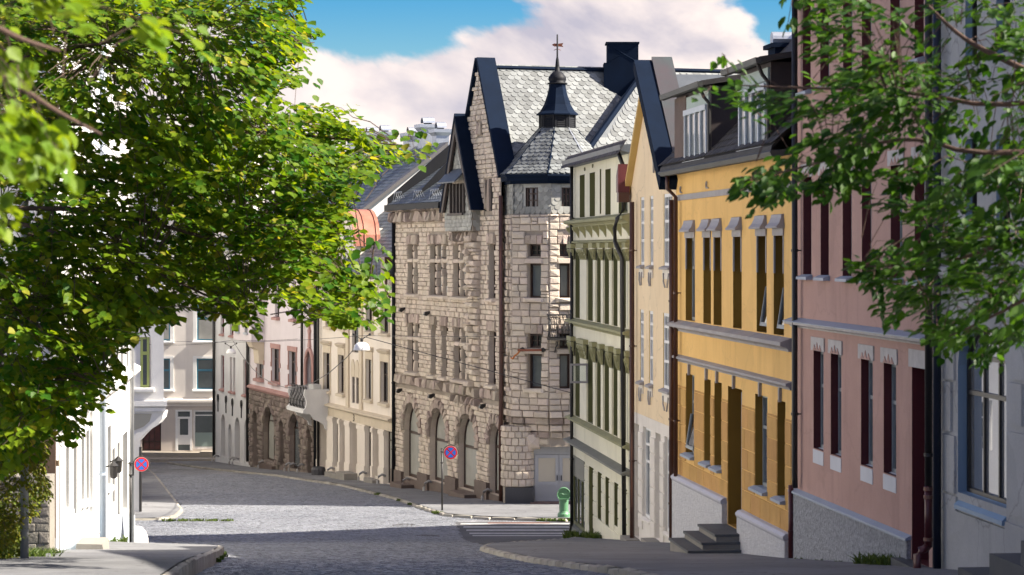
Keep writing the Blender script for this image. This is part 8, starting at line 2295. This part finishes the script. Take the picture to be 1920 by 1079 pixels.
limbs = [([(6.4, 17.5, zg(17.5) - 0.2), (6.4, 17.5, -0.8), (6.4, 17.5, 1.5), (6.2, 17.6, 4.0)], 0.3, 0.12, 'trunk'),
         ([b0[:], (5.4, 18, 2.1), at(2050, 190, 18), at(1880, 112, 18.5), at(1800, 70, 18.7), at(1740, 10, 19)], 0.045, 0.008, 'branch'),
         ([b0[:], (5.2, 18, 1.4), at(1900, 210, 18), at(1700, 170, 18.5), at(1500, 165, 19), at(1372, 160, 19.2)], 0.032, 0.003, 'branch'),
         ([b0[:], (5.0, 18, 0.9), at(1850, 300, 17.5), at(1700, 250, 17.8), at(1560, 300, 18), at(1400, 340, 18.3)], 0.032, 0.003, 'branch'),
         ([b0[:], (5.0, 18, 0.3), at(1900, 450, 18), at(1760, 500, 18.4), at(1600, 500, 18.8)], 0.03, 0.003, 'branch'),
         ([b0[:], (5.2, 17, 0.2), at(2000, 520, 17), at(1850, 600, 17.4), at(1760, 640, 17.6)], 0.028, 0.003, 'branch')]
tree(T3_, TRP, (17.0, 19.6), 270, 20, 0.084, ELM, m_leafr, m_barkr, limbs, 15, spray_len=0.42, outward=(-0.9, 0, -0.18), thresh=-0.02, nscale=1.6, singles=200, twig_r=0.004)
CAN = [[(1500, -700), (3200, -700), (3200, 700), (2000, 560), (1990, -45), (1490, -45)]]
tree(T3_, CAN, (15.2, 20.6), 230, 20, 0.085, ELM, m_leafr, m_barkr, limbs[:1], 16, spray_len=0.6, outward=(-0.5, 0, -0.1), thresh=-0.5, singles=0, check=False)
# bushes at the lower left edge
SHP = [[(-60, 770), (20, 775), (60, 800), (92, 845), (80, 880), (96, 930), (70, 960), (52, 990), (44, 1030), (20, 1060), (-60, 1079)]]
SB_ = thing('climbing_shrub', 'yellow green shrub hanging over the garden wall at the lower left edge', 'shrub', (-8.4, 38.5, zg(38.5)))
limbs = [([(-8.5, 38.6, zg(38.5) - 0.2), (-8.4, 38.6, -4.2), (-8.3, 38.5, -3.2)], 0.06, 0.02, 'stem'), ([(-8.4, 38.6, -4.2), at(40, 900, 38), at(80, 860, 38)], 0.03, 0.008, 'stem'), ([(-8.4, 38.6, -4.6), at(30, 990, 38), at(60, 960, 38)], 0.03, 0.008, 'stem')]
tree(SB_, SHP, (36.4, 38.6), 330, 22, 0.056, ELM, m_leafv, m_bark, limbs, 25, spray_len=0.32, outward=(0.6, -0.2, -0.35), thresh=-1, singles=120, twig_r=0.004)

# ------------------------------------------------------------------ grass and weeds
def tufts(name, label, spots, h, n, seed, cat='weeds'):
    r = random.Random(seed)
    mb = MB()
    for (x, y, rad) in spots:
        for _ in range(n):
            a, q = r.uniform(0, 6.283), rad * math.sqrt(r.random())
            px, py = x + q * math.cos(a), y + q * math.sin(a) * 0.7
            z = zg(py) + 0.06
            hh = h * r.uniform(0.4, 1.2); b = r.uniform(0, 6.283); lx, ly = r.gauss(0, 0.4) * hh, r.gauss(0, 0.4) * hh; w_ = 0.012 + 0.02 * r.random()
            cx_, sx_ = math.cos(b) * w_, math.sin(b) * w_
            mb.add([(px - cx_, py - sx_, z - 0.02), (px + cx_, py + sx_, z - 0.02), (px + lx * 0.5 + cx_ * 0.7, py + ly * 0.5 + sx_ * 0.7, z + hh * 0.7), (px + lx * 0.5 - cx_ * 0.7, py + ly * 0.5 - sx_ * 0.7, z + hh * 0.7), (px + lx * 1.2, py + ly * 1.2, z + hh)], [(0, 1, 2, 3), (3, 2, 4)])
    s = spots[0]
    o = obj(name, mb, m_grass, loc=(s[0], s[1], zg(s[1])), label=label, cat=cat, kind='stuff')
    return o
def spot(u, Y, rad, F=None): return ((u - UC) / FPX * Y, Y, rad)
tufts('grass', 'rough grass under the shrub at the lower left edge', [(-8.6 + 0.35 * k, 38.6 + 0.4 * (k % 3), 0.4) for k in range(4)] + [(-9.6 + 0.3 * k, 40.5 + 0.5 * k, 0.5) for k in range(5)] + [(-8.9, 37.6, 0.6), (-9.4, 38.2, 0.6)], 0.28, 160, 1, 'grass')
tufts('weeds', 'weeds along the foot of the green house wall', [(RX(y) - 0.12, y, 0.22) for y in (76.6, 76.2, 75.6, 75.0, 74.2, 73.4, 72.0, 71.5, 70.6)], 0.25, 60, 2)
tufts('weeds', 'grass tuft against the roughcast plinth of the pink house', [(RX(y) - 0.2, y, 0.22) for y in (38.0, 38.4, 38.9, 39.3)], 0.22, 110, 3)
tufts('weeds', 'low weeds along the pink house plinth', [(RX(y) - 0.1, y, 0.12) for y in (40.2, 41.5, 43.0, 44.6)], 0.08, 50, 4)
tufts('weeds', 'weeds at the foot of the white house on the left', [(L1X(y) + 0.15, y, 0.25) for y in (50.5, 51.2, 52.2, 53.5, 55.0, 57, 60)], 0.22, 70, 5)
tufts('weeds', 'weeds at the foot of the garden wall', [((u - UC) / FPX * 43.2, 43.2, 0.25) for u in (62, 72, 82, 95)], 0.25, 90, 6)
tufts('weeds', 'green moss tufts along the kerb of the left corner', [(KL(y) + 0.05, y, 0.12) for y in (46, 48, 50.3, 51.8)] + [(-11.8 + 0.5 * k, 84.3, 0.25) for k in range(5)], 0.07, 60, 7)
tufts('weeds', 'grass along the far pavement kerb near the bin', [(1.0 + 0.35 * k, 84.3, 0.15) for k in range(6)] + [(KF(y) - 0.1, y, 0.15) for y in (89.5, 90, 96, 99, 104)], 0.08, 60, 8)
